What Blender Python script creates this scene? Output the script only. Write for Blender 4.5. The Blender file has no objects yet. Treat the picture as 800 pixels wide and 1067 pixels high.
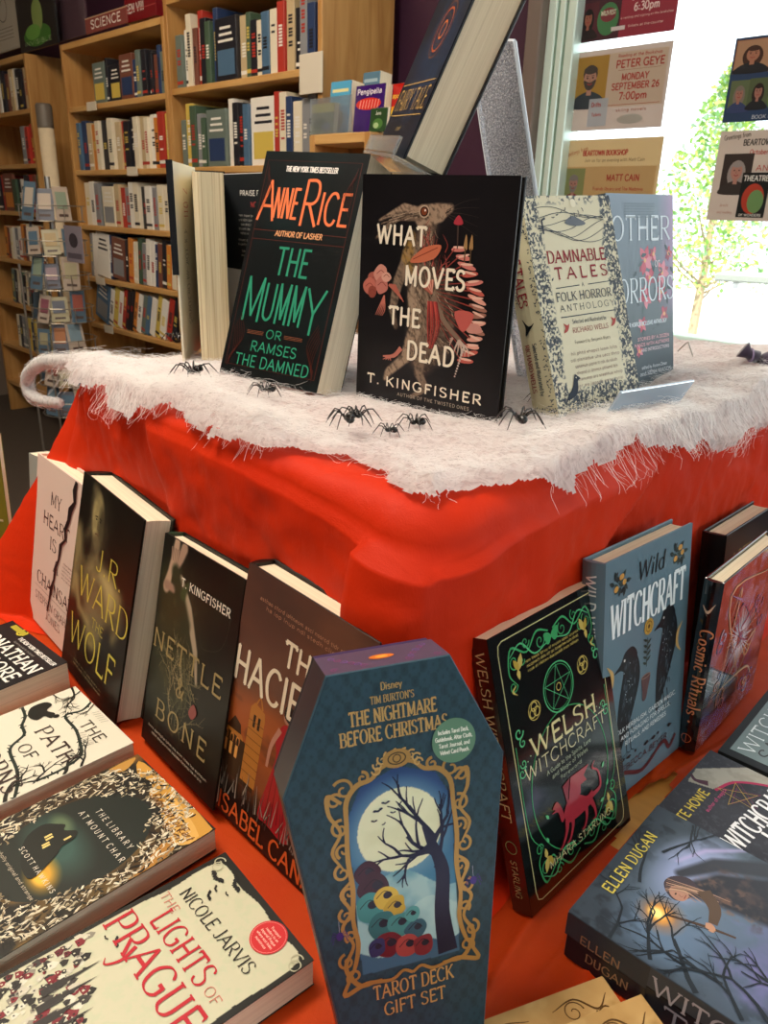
import bpy, math, random
import numpy as np
from mathutils import Vector, Matrix
random.seed(7); rng = np.random.RandomState(3)
SC = bpy.context.scene; COL = SC.collection
R = math.radians
CH = 1.266                                    # camera height above the floor
# ---------------------------------------------------------------- camera
cd = bpy.data.cameras.new('camera'); cam = bpy.data.objects.new('camera', cd); COL.objects.link(cam); SC.camera = cam
cd.sensor_fit = 'VERTICAL'; cd.sensor_height = 36.0; cd.lens = 799/1067*36.0; cd.clip_start = .02; cd.clip_end = 200
cp, cr = R(21.3), R(2.0)
_f = Vector((0, math.cos(cp), -math.sin(cp))); _u = Vector((0, math.sin(cp), math.cos(cp))); _r = Vector((1, 0, 0))
_R = _r*math.cos(cr) + _u*math.sin(cr); _U = -_r*math.sin(cr) + _u*math.cos(cr)
cam.matrix_world = Matrix(((_R.x, _U.x, -_f.x, 0), (_R.y, _U.y, -_f.y, 0), (_R.z, _U.z, -_f.z, CH), (0, 0, 0, 1)))
cd.dof.use_dof = True; cd.dof.focus_distance = .72; cd.dof.aperture_fstop = 20.0
# ---------------------------------------------------------------- view and world
vs = SC.view_settings; vs.view_transform = 'Standard'; vs.look = 'None'; vs.gamma = 1.0; vs.use_curve_mapping = False
vs.exposure = 0.1
W = bpy.data.worlds.new('world'); SC.world = W; W.use_nodes = True
wn = W.node_tree; bgn = wn.nodes['Background']; bgn.inputs[0].default_value = (.86, .94, 1.0, 1); bgn.inputs[1].default_value = 2.3
SQ = math.sqrt(.5)
def AB(a, b, z=0.0): return Vector(((a+b)*SQ, (b-a)*SQ, z))   # room axes: a runs along the back wall, b runs towards it
def area(name, loc, size, power, col, target):
    l = bpy.data.lights.new(name, 'AREA'); l.shape = 'RECTANGLE'; l.size, l.size_y = size; l.energy = power; l.color = col
    o = bpy.data.objects.new(name, l); COL.objects.link(o); o.location = loc
    o.rotation_euler = (Vector(target)-Vector(loc)).to_track_quat('-Z', 'Y').to_euler(); return o
sun_ = bpy.data.lights.new('sun', 'SUN'); sun_.energy = 9; sun_.angle = R(.6); sun_.color = (1, .97, .9); so_ = bpy.data.objects.new('sun', sun_); COL.objects.link(so_); so_.rotation_euler = Vector((SQ*.95, SQ*.95, -1.0)).to_track_quat('-Z', 'Y').to_euler()
area('ceiling_lamp_light', AB(-1.1, -.1, 2.9), (.9, .5), 56, (1, .88, .74), AB(-1.5, -.3, 0))
area('ceiling_lamp_light', AB(-2.6, .6, 2.9), (1.1, .5), 18, (1, .78, .54), AB(-2.9, 1.6, 1.0))
area('ceiling_lamp_light', AB(0.2, -.6, 2.9), (1.1, .5), 10, (1, .86, .70), AB(.2, -.6, 0))
# ---------------------------------------------------------------- materials
def s2l(c):
    if isinstance(c, str): c = tuple(int(c[i:i+2], 16)/255 for i in (0, 2, 4))
    return tuple(x/12.92 if x <= .04045 else ((x+.055)/1.055)**2.4 for x in c[:3])
MATS = {}
class NT:
    def __init__(s, name):
        s.m = bpy.data.materials.new(name); s.m.use_nodes = True; s.t = s.m.node_tree; s.b = s.t.nodes['Principled BSDF']; s.out = s.t.nodes['Material Output']
    def n(s, typ, **kw):
        n = s.t.nodes.new(typ)
        for k, v in kw.items():
            if k in n.inputs: n.inputs[k].default_value = v
            else: setattr(n, k, v)
        return n
    def l(s, a, b): s.t.links.new(a, b)
    def ramp(s, fac, stops):
        r = s.n('ShaderNodeValToRGB'); e = r.color_ramp.elements
        while len(e) < len(stops): e.new(.5)
        for q, (p, c) in zip(e, stops): q.position = p; q.color = (*s2l(c), 1)
        s.l(fac, r.inputs[0]); return r.outputs[0]
    def noise(s, scale, detail=4, coord='Object', sc3=(1, 1, 1), dist=0):
        tc = s.n('ShaderNodeTexCoord'); mp = s.n('ShaderNodeMapping'); mp.inputs['Scale'].default_value = sc3
        s.l(tc.outputs[coord], mp.inputs[0]); no = s.n('ShaderNodeTexNoise', Scale=scale, Detail=detail, Distortion=dist); s.l(mp.outputs[0], no.inputs['Vector']); return no.outputs['Fac']
    def bump(s, h, strength=.3, dist=.002):
        b = s.n('ShaderNodeBump', Strength=strength, Distance=dist); s.l(h, b.inputs['Height']); s.l(b.outputs[0], s.b.inputs['Normal'])
def mat(name, col, rough=.5, metal=0, spec=.5, coat=0, var=0, bump=0, scale=40, sheen=0, sub=0):
    if name in MATS: return MATS[name]
    t = NT(name); c = s2l(col); B = t.b
    B.inputs['Base Color'].default_value = (*c, 1); B.inputs['Roughness'].default_value = rough; B.inputs['Metallic'].default_value = metal
    B.inputs['Specular IOR Level'].default_value = spec; B.inputs['Coat Weight'].default_value = coat; B.inputs['Coat Roughness'].default_value = .12
    if sheen: B.inputs['Sheen Weight'].default_value = sheen
    f = t.noise(scale)
    if var:
        mx = t.n('ShaderNodeMix', data_type='RGBA'); mx.inputs['A'].default_value = (*[x*(1-var) for x in c], 1); mx.inputs['B'].default_value = (*[min(1, x*(1+var)) for x in c], 1)
        t.l(f, mx.inputs['Factor']); t.l(mx.outputs['Result'], B.inputs['Base Color'])
    if bump: t.bump(f, bump)
    MATS[name] = t.m; return t.m
def colmat(name, rough=.4, coat=0, metal=0, spec=.5, bump=0, scale=300):
    if name in MATS: return MATS[name]
    t = NT(name); a = t.n('ShaderNodeAttribute', attribute_name='Col'); t.l(a.outputs['Color'], t.b.inputs['Base Color'])
    t.b.inputs['Roughness'].default_value = rough; t.b.inputs['Coat Weight'].default_value = coat; t.b.inputs['Coat Roughness'].default_value = .08; t.b.inputs['Metallic'].default_value = metal
    t.b.inputs['Specular IOR Level'].default_value = spec
    if bump: t.bump(t.noise(scale), bump, .0006)
    MATS[name] = t.m; return t.m
def pagesmat():
    if 'page_edges' in MATS: return MATS['page_edges']
    t = NT('page_edges'); tc = t.n('ShaderNodeTexCoord'); mp = t.n('ShaderNodeMapping'); mp.inputs['Scale'].default_value = (2, 2, 1)
    t.l(tc.outputs['Object'], mp.inputs[0]); w = t.n('ShaderNodeTexNoise', Scale=900.0, Detail=2.0); mp.inputs['Scale'].default_value = (.004, .004, 1)
    t.l(mp.outputs[0], w.inputs['Vector']); t.l(t.ramp(w.outputs['Fac'], [(.3, 'd8c8aa'), (.5, 'e2d2b4'), (.7, 'e9dbbf')]), t.b.inputs['Base Color']); t.b.inputs['Roughness'].default_value = .85
    t.bump(w.outputs['Fac'], .4, .0008); MATS['page_edges'] = t.m; return t.m
def woodmat(name, c1, c2, sc3=(1, 1, .1), rough=.45):
    if name in MATS: return MATS[name]
    t = NT(name); f = t.noise(22, 5, sc3=sc3, dist=1.2); t.l(t.ramp(f, [(.3, c1), (.7, c2)]), t.b.inputs['Base Color']); t.b.inputs['Roughness'].default_value = rough; t.bump(f, .1)
    MATS[name] = t.m; return t.m
def glassy(name, tint=(1, 1, 1), gloss=.05, alpha=.08, col=(.9, .95, 1), rough=.05):
    if name in MATS: return MATS[name]
    t = NT(name); tr = t.n('ShaderNodeBsdfTransparent'); tr.inputs[0].default_value = (*tint, 1); gl = t.n('ShaderNodeBsdfGlossy', Roughness=rough)
    t.b.inputs['Base Color'].default_value = (*col, 1); t.b.inputs['Roughness'].default_value = rough
    m1 = t.n('ShaderNodeMixShader', Fac=alpha); t.l(tr.outputs[0], m1.inputs[1]); t.l(t.b.outputs[0], m1.inputs[2])
    fr = t.n('ShaderNodeLayerWeight', Blend=.25); m2 = t.n('ShaderNodeMixShader'); ml = t.n('ShaderNodeMath', operation='MULTIPLY'); ml.inputs[1].default_value = gloss*6
    t.l(fr.outputs['Fresnel'], ml.inputs[0]); t.l(ml.outputs[0], m2.inputs[0]); t.l(m1.outputs[0], m2.inputs[1]); t.l(gl.outputs[0], m2.inputs[2]); t.l(m2.outputs[0], t.out.inputs[0])
    MATS[name] = t.m; return t.m
# ---------------------------------------------------------------- mesh building
class MB:
    def __init__(s): s.v = []; s.f = []; s.c = []; s.m = []
    def add(s, vs, fs, col=None, mi=0):
        k = len(s.v); s.v += [tuple(v) for v in vs]; s.f += [tuple(i+k for i in f) for f in fs]; s.c += [s2l(col) if col else (1, 1, 1)]*len(fs); s.m += [mi]*len(fs); return s
    def box(s, x0, x1, y0, y1, z0, z1, col=None, mi=0, M=None, bev=0):
        if bev:
            e = bev; X = [x0, x1]; Y = [y0, y1]; Z = [z0, z1]; vs = []; idx = {}
            for i in (0, 1):
                for j in (0, 1):
                    for k in (0, 1):
                        sx, sy, sz = (1-2*i)*e, (1-2*j)*e, (1-2*k)*e
                        for ax in range(3):
                            p = [X[i]+sx, Y[j]+sy, Z[k]+sz]; p[ax] = (X[i], Y[j], Z[k])[ax]; idx[i, j, k, ax] = len(vs); vs.append(Vector(p))
            fs = []
            for ax in range(3):
                o1, o2 = (ax+1) % 3, (ax+2) % 3
                for sd in (0, 1):
                    q = []
                    for u, w in ((0, 0), (1, 0), (1, 1), (0, 1)):
                        t = [0, 0, 0]; t[ax] = sd; t[o1] = u; t[o2] = w; q.append(idx[t[0], t[1], t[2], ax])
                    fs.append(q if sd else q[::-1])
                for u in (0, 1):
                    for w in (0, 1):      # edges parallel to ax
                        t0 = [0, 0, 0]; t1 = [0, 0, 0]; t0[o1] = t1[o1] = u; t0[o2] = t1[o2] = w; t1[ax] = 1
                        q = [idx[(*t0, o1)], idx[(*t1, o1)], idx[(*t1, o2)], idx[(*t0, o2)]]; fs.append(q if u == w else q[::-1])
            for i in (0, 1):
                for j in (0, 1):
                    for k in (0, 1):
                        q = [idx[i, j, k, 0], idx[i, j, k, 1], idx[i, j, k, 2]]; fs.append(q if (i+j+k) % 2 else q[::-1])
        else:
            vs = [Vector((x, y, z)) for x in (x0, x1) for y in (y0, y1) for z in (z0, z1)]
            fs = [(0, 1, 3, 2), (4, 6, 7, 5), (0, 4, 5, 1), (2, 3, 7, 6), (0, 2, 6, 4), (1, 5, 7, 3)]
        if M is not None: vs = [M @ v for v in vs]
        return s.add(vs, fs, col, mi)
    def prism(s, poly, z0, z1, col=None, mi=0, M=None):
        n = len(poly); vs = [Vector((x, y, z0)) for x, y in poly]+[Vector((x, y, z1)) for x, y in poly]
        if M is not None: vs = [M @ v for v in vs]
        return s.add(vs, [tuple(range(n))[::-1], tuple(range(n, 2*n))]+[(i, (i+1) % n, n+(i+1) % n, n+i) for i in range(n)], col, mi)
    def tube(s, pts, r, seg=6, col=None, mi=0):
        pts = [Vector(p) for p in pts]; rs = r if hasattr(r, '__len__') else [r]*len(pts); vs = []; n = len(pts); ref = None
        for i, p in enumerate(pts):
            d = (pts[min(i+1, n-1)]-pts[max(i-1, 0)]).normalized()
            a = d.cross(Vector((0, 0, 1)) if abs(d.z) < .9 else Vector((1, 0, 0))).normalized()
            if ref is not None:
                a2 = (ref-d*ref.dot(d))
                if a2.length > 1e-6: a = a2.normalized()
            ref = a; b = d.cross(a)
            for k in range(seg):
                t = 2*math.pi*k/seg; vs.append(p+rs[i]*(a*math.cos(t)+b*math.sin(t)))
        fs = [(i*seg+k, i*seg+(k+1) % seg, (i+1)*seg+(k+1) % seg, (i+1)*seg+k) for i in range(n-1) for k in range(seg)]
        fs += [tuple(range(seg))[::-1], tuple(range((n-1)*seg, n*seg))]
        return s.add(vs, fs, col, mi)
    def ball(s, c, r, seg=12, rings=8, col=None, mi=0, sc=(1, 1, 1), M=None):
        c = Vector(c); vs = [Vector((0, 0, r))]
        for i in range(1, rings):
            t = math.pi*i/rings
            for k in range(seg): p = 2*math.pi*k/seg; vs.append(Vector((r*math.sin(t)*math.cos(p), r*math.sin(t)*math.sin(p), r*math.cos(t))))
        vs.append(Vector((0, 0, -r))); vs = [Vector((v.x*sc[0], v.y*sc[1], v.z*sc[2])) for v in vs]
        if M is not None: vs = [M @ v for v in vs]
        vs = [c+v for v in vs]; L = len(vs)-1
        fs = [(0, 1+k, 1+(k+1) % seg) for k in range(seg)]+[(L, L-seg+(k+1) % seg, L-seg+k) for k in range(seg)]
        fs += [(1+i*seg+k, 1+(i+1)*seg+k, 1+(i+1)*seg+(k+1) % seg, 1+i*seg+(k+1) % seg) for i in range(rings-2) for k in range(seg)]
        return s.add(vs, fs, col, mi)
    def lathe(s, prof, seg=24, col=None, mi=0, M=None):
        vs = []; n = len(prof)
        for r_, z in prof:
            for k in range(seg): t = 2*math.pi*k/seg; vs.append(Vector((r_*math.cos(t), r_*math.sin(t), z)))
        if M is not None: vs = [M @ v for v in vs]
        return s.add(vs, [(i*seg+k, i*seg+(k+1) % seg, (i+1)*seg+(k+1) % seg, (i+1)*seg+k) for i in range(n-1) for k in range(seg)], col, mi)
    def build(s, name, mats, parent=None, smooth=False, mx=None):
        me = bpy.data.meshes.new(name); me.from_pydata(s.v, [], s.f)
        mats = mats if isinstance(mats, (list, tuple)) else [mats]
        for m in mats: me.materials.append(m)
        me.polygons.foreach_set('material_index', s.m)
        ln = np.array([len(f) for f in s.f]); c = np.repeat(np.array(s.c, dtype=np.float32).reshape(-1, 3), ln, axis=0)
        a = me.color_attributes.new('Col', 'FLOAT_COLOR', 'CORNER'); a.data.foreach_set('color', np.hstack([c, np.ones((len(c), 1), np.float32)]).ravel())
        if smooth: me.polygons.foreach_set('use_smooth', [True]*len(s.f))
        me.update(); o = bpy.data.objects.new(name, me); COL.objects.link(o)
        if parent is not None: o.parent = parent
        if mx is not None: o.matrix_world = mx
        return o
def gridmesh(name, P, mats, colors=None, parent=None, closed_u=False, smooth=True, keep=None, mx=None):
    """P: (nu, nv, 3) array of positions, colors (nu, nv, 3) linear."""
    nu, nv = P.shape[:2]; me = bpy.data.meshes.new(name); I = np.arange(nu*nv).reshape(nu, nv)
    if closed_u: I = np.vstack([I, I[:1]])
    q = np.stack([I[:-1, :-1], I[1:, :-1], I[1:, 1:], I[:-1, 1:]], -1).reshape(-1, 4)
    if keep is not None: q = q[keep.reshape(-1)]
    me.vertices.add(nu*nv); me.vertices.foreach_set('co', P.reshape(-1).astype(np.float32))
    me.loops.add(q.size); me.loops.foreach_set('vertex_index', q.reshape(-1).astype(np.int32))
    me.polygons.add(len(q)); me.polygons.foreach_set('loop_start', np.arange(0, q.size, 4, dtype=np.int32)); me.polygons.foreach_set('loop_total', np.full(len(q), 4, dtype=np.int32))
    if smooth: me.polygons.foreach_set('use_smooth', np.ones(len(q), dtype=bool))
    for m in (mats if isinstance(mats, (list, tuple)) else [mats]): me.materials.append(m)
    me.update(calc_edges=True); me.validate()
    if colors is not None:
        a = me.color_attributes.new('Col', 'FLOAT_COLOR', 'POINT'); a.data.foreach_set('color', np.concatenate([colors, np.ones(colors.shape[:2]+(1,))], -1).astype(np.float32).ravel())
    o = bpy.data.objects.new(name, me); COL.objects.link(o)
    if parent is not None: o.parent = parent
    if mx is not None: o.matrix_world = mx
    return o
def tag(o, label, cat, group=None, kind=None):
    o['label'] = label; o['category'] = cat
    if group: o['group'] = group
    if kind: o['kind'] = kind
    return o
def empty(name, mx=None):
    o = bpy.data.objects.new(name, None); o.empty_display_size = .02; COL.objects.link(o)
    if mx is not None: o.matrix_world = mx
    return o
def struct(o): o['kind'] = 'structure'; return o
def frame(P, yaw, lean=0, roll=0):
    th, ph, rl = R(yaw), R(lean), R(roll); u = Vector((math.cos(th), math.sin(th), 0)); bk = Vector((-math.sin(th), math.cos(th), 0))
    v = Vector((0, 0, 1))*math.cos(ph)+bk*math.sin(ph); u2 = u*math.cos(rl)+v*math.sin(rl); v2 = -u*math.sin(rl)+v*math.cos(rl); n = u2.cross(v2)
    return Matrix(((u2.x, v2.x, n.x, P[0]), (u2.y, v2.y, n.y, P[1]), (u2.z, v2.z, n.z, P[2]+CH), (0, 0, 0, 1)))
MAB = Matrix(((SQ, SQ, 0, 0), (-SQ, SQ, 0, 0), (0, 0, 1, 0), (0, 0, 0, 1)))   # room (a, b, z) to world
def vnoise(x, y, seed=0, oct=4, gain=.5):
    """smooth value noise on arrays"""
    r = np.random.RandomState(seed); out = np.zeros_like(x, dtype=float); amp = 1; tot = 0
    for o in range(oct):
        G = r.rand(64, 64); xi = np.floor(x).astype(int); yi = np.floor(y).astype(int); fx = x-xi; fy = y-yi; fx = fx*fx*(3-2*fx); fy = fy*fy*(3-2*fy)
        a = G[xi % 64, yi % 64]; b = G[(xi+1) % 64, yi % 64]; c = G[xi % 64, (yi+1) % 64]; d = G[(xi+1) % 64, (yi+1) % 64]
        out += amp*((a*(1-fx)+b*fx)*(1-fy)+(c*(1-fx)+d*fx)*fy); tot += amp; amp *= gain; x = x*2.03+5.1; y = y*2.03+1.7
    return out/tot
# ================================================================ the stroke lettering
GL = {}
def _g(ch, w, s):
    st = []
    for t in s.split(';'):
        t = t.strip(); sm = t[0] in '~@'
        if t[0] == '@': cx, cy, rx, ry = [float(q) for q in t[1:].split(',')]; st.append(('o', [(cx+rx*math.cos(a), cy+ry*math.sin(a)) for a in np.linspace(math.pi/2, math.pi*2.5, 19)]))
        else:
            pts = [tuple(float(q) for q in p.split(',')) for p in t.lstrip('~').split()]; st.append(('c' if sm else 'l', pts))
    GL[ch] = (w, st)
for row in '''A|70|0,0 35,100;35,100 70,0;14,36 56,36
B|56|8,0 8,100;~8,100 36,100 50,88 50,66 36,54 8,53;~8,53 40,53 56,40 56,14 40,0 8,0
C|64|~62,84 46,100 22,98 4,72 2,42 14,10 36,-1 54,4 63,18
D|64|8,0 8,100;~8,100 34,100 56,84 64,50 56,16 34,0 8,0
E|50|8,0 8,100;8,100 50,100;8,52 42,52;8,0 52,0
F|48|8,0 8,100;8,100 50,100;8,52 42,52
G|68|~62,84 46,100 22,98 4,72 2,42 14,10 36,-1 54,3 66,14;66,14 66,44;48,44 68,44
H|66|8,0 8,100;60,0 60,100;8,52 60,52
I|16|8,0 8,100
J|40|32,100 32,24;~32,24 28,4 14,-2 2,10
K|62|8,0 8,100;58,100 9,42;24,58 62,0
L|48|8,0 8,100;8,0 50,0
M|80|8,0 8,100;8,100 40,12;40,12 72,100;72,100 72,0
N|66|8,0 8,100;8,100 60,0;60,0 60,100
O|70|@35,50,33,51
P|54|8,0 8,100;~8,100 38,100 52,88 52,60 38,47 8,46
Q|70|@35,50,33,51;42,20 68,-12
R|60|8,0 8,100;~8,100 38,100 52,88 52,62 38,49 8,48;26,48 60,0
S|52|~48,84 38,98 16,99 5,82 8,64 28,52 46,40 50,18 36,1 14,1 2,18
T|58|29,0 29,100;0,100 58,100
U|64|8,100 8,28;~8,28 12,8 32,-2 50,8 56,28;56,28 56,100
V|68|0,100 34,0;34,0 68,100
W|98|0,100 25,0;25,0 49,94;49,94 73,0;73,0 98,100
X|64|0,0 64,100;0,100 64,0
Y|62|0,100 31,46;62,100 31,46;31,46 31,0
Z|56|2,100 54,100;54,100 2,0;2,0 56,0
&|74|~70,50 58,18 36,0 12,2 2,24 14,44 40,64 44,86 30,101 14,88 18,64 44,28 72,0
0|54|@27,50,25,50
1|30|18,0 18,100;4,84 18,100
2|50|~4,78 14,98 34,100 46,84 42,62 4,2;4,2 50,2
3|50|~4,88 20,100 42,94 44,70 20,54;~20,54 46,48 50,20 34,0 4,8
4|54|38,0 38,100;38,100 2,30;2,30 52,30
5|50|44,98 10,98;10,98 8,56;~8,56 30,62 48,46 46,14 26,-1 2,8
6|52|~44,96 20,84 4,40 14,6 34,0 48,18 44,46 26,56 8,40
7|50|2,98 48,98;48,98 18,0
8|52|@26,75,18,24;@26,26,23,26
9|52|~8,4 32,16 48,60 38,94 18,100 4,82 8,54 26,44 44,60
.|16|6,0 6,7
,|16|8,6 4,-12
'|14|7,100 6,80
:|16|7,8 7,16;7,50 7,58
-|36|4,44 32,44
!|16|8,100 8,30;8,0 8,7
~|50|~0,44 14,54 32,38 50,48
a|46|~6,52 18,63 36,60 40,44;40,46 40,0;~40,36 18,36 4,24 6,4 20,-2 40,12
b|50|6,100 6,0;~6,46 24,63 44,50 46,20 26,-2 6,14
c|44|~42,50 26,63 6,48 4,18 22,-2 42,10
d|50|44,100 44,0;~44,46 26,63 6,50 4,20 24,-2 44,14
e|46|~6,32 42,33 40,54 24,63 6,50 4,20 20,-2 42,10
f|32|~34,94 20,100 14,84 14,60;14,62 14,0;2,60 30,60
g|48|~42,48 26,63 6,50 6,24 24,10 42,26;42,60 42,-10;~42,-10 36,-26 18,-28 4,-20
h|50|6,0 6,100;~6,44 24,62 42,52 44,30;44,36 44,0
i|14|7,0 7,60;7,80 7,88
j|20|12,60 12,-14;~12,-14 8,-26 -4,-24;12,80 12,88
k|44|6,0 6,100;40,60 8,26;18,34 44,0
l|14|7,0 7,100
m|76|6,0 6,60;~6,44 20,62 34,54 38,30;38,40 38,0;~38,44 52,62 66,54 70,30;70,40 70,0
n|50|6,0 6,60;~6,44 24,62 42,52 44,30;44,36 44,0
o|48|@24,30,21,31
p|50|6,-28 6,60;~6,46 24,63 44,50 46,20 26,-2 6,14
r|34|6,0 6,60;~6,38 16,58 32,60
s|38|~34,50 22,62 6,56 6,42 20,32 34,22 34,6 18,-2 3,10
t|32|14,86 14,12;~14,14 18,0 32,4;2,60 30,60
u|50|6,60 6,20;~6,20 12,-2 30,0 44,18;44,60 44,0
v|46|0,60 22,0;22,0 44,60
w|70|0,60 18,0;18,0 34,56;34,56 52,0;52,0 70,60
x|44|0,0 42,60;0,60 42,0
y|46|0,60 22,2;44,60 14,-28
z|40|2,60 38,60;38,60 2,0;2,0 40,0'''.split('\n'): _g(*[(float(q) if i == 1 else q) for i, q in enumerate(row.split('|'))])
def crom(p, n=5, closed=False):
    p = [np.array(q, float) for q in p]; L = len(p); out = []
    if L < 3: return p
    for i in range(L if closed else L-1):
        a, b, c, d = (p[(i-1) % L] if (closed or i) else 2*p[0]-p[1]), p[i], p[(i+1) % L], (p[(i+2) % L] if (closed or i+2 < L) else 2*p[-1]-p[-2])
        for k in range(n): t = k/n; out.append(.5*((2*b)+(c-a)*t+(2*a-5*b+4*c-d)*t*t+(3*b-3*c+d-a)*t**3))
    if not closed: out.append(p[-1])
    return out
class Print:
    """flat printed shapes in millimetres on a cover, stacked in fine layers."""
    def __init__(s, fine=False): s.v = []; s.f = []; s.c = []; s.k = 0; s.fine = fine
    def clip(s, x0, y0, x1, y1): s.v = [(min(max(x, x0), x1), min(max(y, y0), y1), k) for x, y, k in s.v]; return s
    def _add(s, vs, fs, col):
        z = s.k; b = len(s.v); s.v += [(x, y, z) for x, y in vs]; s.f += [tuple(i+b for i in f) for f in fs]; s.c += [s2l(col)]*len(fs)
    def nxt(s): s.k += 1; return s
    def poly(s, pts, col): s.nxt(); s._add(pts, [tuple(range(len(pts)))], col); return s
    def spoly(s, pts, col, n=4): return s.poly([tuple(q) for q in crom(pts, n, True)], col)
    def ell(s, cx, cy, rx, ry, col, rot=0, n=20):
        c, d = math.cos(rot), math.sin(rot); return s.poly([(cx+rx*math.cos(t)*c-ry*math.sin(t)*d, cy+rx*math.cos(t)*d+ry*math.sin(t)*c) for t in np.linspace(0, 2*math.pi, n, endpoint=False)], col)
    def rect(s, x0, y0, x1, y1, col): return s.poly([(x0, y0), (x1, y0), (x1, y1), (x0, y1)], col)
    def rib(s, pts, w, col, smooth=0, closed=False, new=True):
        if smooth: 
            L = len(pts); pts = crom(pts, smooth, closed)
            if hasattr(w, '__len__'): w = np.interp(np.linspace(0, L-1, len(pts)), range(L), w)
        P = np.array(pts, float)
        if closed: P = np.vstack([P, P[:1]])
        n = len(P); ww = np.array(w if hasattr(w, '__len__') else [w]*n, float)/2
        if closed and len(ww) != n: ww = np.append(ww, ww[0])
        T = np.zeros_like(P); T[1:-1] = P[2:]-P[:-2]; T[0] = P[1]-P[0]; T[-1] = P[-1]-P[-2]
        if closed: T[0] = T[-1] = P[1]-P[-2]
        T /= np.maximum(np.linalg.norm(T, axis=1, keepdims=True), 1e-9); N = np.stack([-T[:, 1], T[:, 0]], 1)*ww[:, None]
        if new: s.nxt()
        else: s.k += .13
        s._add([tuple(p) for p in np.vstack([P+N, P-N])], [(i, n+i, n+i+1, i+1) for i in range(n-1)], col); return s
    def ring(s, cx, cy, r, w, col, n=28, ry=None): return s.rib([(cx+r*math.cos(t), cy+(ry or r)*math.sin(t)) for t in np.linspace(0, 2*math.pi, n, endpoint=False)], w, col, closed=True)
    def curl(s, x, y, r, a0, turns, w, col, sgn=1, n=26, tail=None):
        pts = [];
        for i in range(n): t = i/(n-1); rr = r*(1-.82*t); a = a0+sgn*turns*2*math.pi*t; pts.append((x+rr*math.cos(a), y+rr*math.sin(a)))
        ws = [w*(1-.4*i/(n-1)) for i in range(n)]
        if tail: pts = [tail]+pts; ws = [w*.3]+ws
        return s.rib(pts, ws, col)
    def text(s, t, x, y, h, col, wt=.16, thin=None, serif=0, sx=1, W=None, tr=.16, al='l', rot=0, slant=0, arc=0, caps=False):
        """x, y = left (or centre / right) of the baseline; h = cap height; W = wished width"""
        thin = wt if thin is None else thin; xs = []; X = 0
        for i, ch in enumerate(t):
            if ch == ' ': X += 34; continue
            g = ch; k = 1
            if caps and ch.islower(): g = ch.upper(); k = .78
            if g not in GL: g = '-'
            w, st = GL[g]; xs.append((X, k, st)); X += w*k+tr*100
        X -= tr*100
        if X <= 0: return s
        if W: sx = W/(X*h/100)
        tot = X*h/100*sx; ox = {'l': 0, 'c': -tot/2, 'r': -tot}[al]; s.nxt(); c, d = math.cos(rot), math.sin(rot)
        def tf(px, py):
            px = ox+px*h/100*sx+slant*py*h/100; py = py*h/100
            if arc: py += arc*(1-((px-ox)/tot*2-1)**2)
            return (x+px*c-py*d, y+px*d+py*c)
        for X0, k, st in xs:
            ends = {}
            for ty, pts in st:
                if ty != 'o':
                    for e in (pts[0], pts[-1]): ends[e] = ends.get(e, 0)+(1 if ty == 'l' else .4)
            for ty, pts in st:
                q = [(X0+px*k, py*k) for px, py in pts]
                q = crom(q, 4) if ty == 'c' else [np.array(v, float) for v in q]
                q = np.array(q); T = np.gradient(q, axis=0) if len(q) > 2 else np.repeat((q[1:]-q[:1]), 2, 0)
                T = T/np.maximum(np.linalg.norm(T, axis=1, keepdims=True), 1e-9)
                diag = T[:, 0]*T[:, 1] > .12                           # strokes leaning to the right are thin
                ww = thin+(wt-thin)*np.abs(T[:, 1])**1.3
                if ty == 'l' and len(q) == 2 and 0.2 < abs(T[0, 0]): ww = np.where(diag, thin+(wt-thin)*.35, wt)
                if s.fine and len(q) == 2: q = np.array([q[0]+(q[1]-q[0])*f for f in (0, .25, .5, .75, 1)]); ww = np.interp((0, .25, .5, .75, 1), (0, 1), ww[:2])
                qq = [tf(*v) for v in q]
                if ty == 'l':                                          # stretch straight ends a little so that joints close
                    a, b = np.array(qq[0]), np.array(qq[-1]); dd = (b-a)/max(np.linalg.norm(b-a), 1e-9)*thin*h*.3; qq[0] = tuple(a-dd); qq[-1] = tuple(b+dd)
                s.rib(qq, list(ww*h), col, new=False)
                if serif and ty == 'l' and len(pts) == 2:
                    for e, o in ((pts[0], pts[1]), (pts[1], pts[0])):
                        vert = abs(e[1]-o[1]) > abs(e[0]-o[0])*.8
                        if vert and e[1] in (0, 100, 60, -28) and ends[e] < 1.9:
                            hw = serif*82; yy = e[1]*k; s.rib([tf(X0+e[0]*k-hw/sx, yy), tf(X0+e[0]*k+hw/sx, yy)], max(thin*h*1.15, .035*h), col, new=False)
                        if not vert and ends[e] < 1.9 and e[1] in (0, 100):
                            dy = 16 if e[1] == 0 else -16; s.rib([tf(X0+e[0]*k, e[1]*k), tf(X0+e[0]*k+2, e[1]*k+dy)], [thin*h*1.8, thin*h*.8], col, new=False)
        return s
    def build(s, name, m, parent, z0=.0002, dz=.000012):
        if not s.v: return None
        me = bpy.data.meshes.new(name); dz = min(dz, .0006/max(s.k, 1)); me.from_pydata([(x/1000, y/1000, z0+k*dz) for x, y, k in s.v], [], s.f); me.materials.append(m)
        ln = [len(f) for f in s.f]; c = np.repeat(np.array(s.c, dtype=np.float32), ln, axis=0)
        a = me.color_attributes.new('Col', 'FLOAT_COLOR', 'CORNER'); a.data.foreach_set('color', np.hstack([c, np.ones((len(c), 1), np.float32)]).ravel())
        me.update(); o = bpy.data.objects.new(name, me); COL.objects.link(o); o.parent = parent; return o
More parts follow.
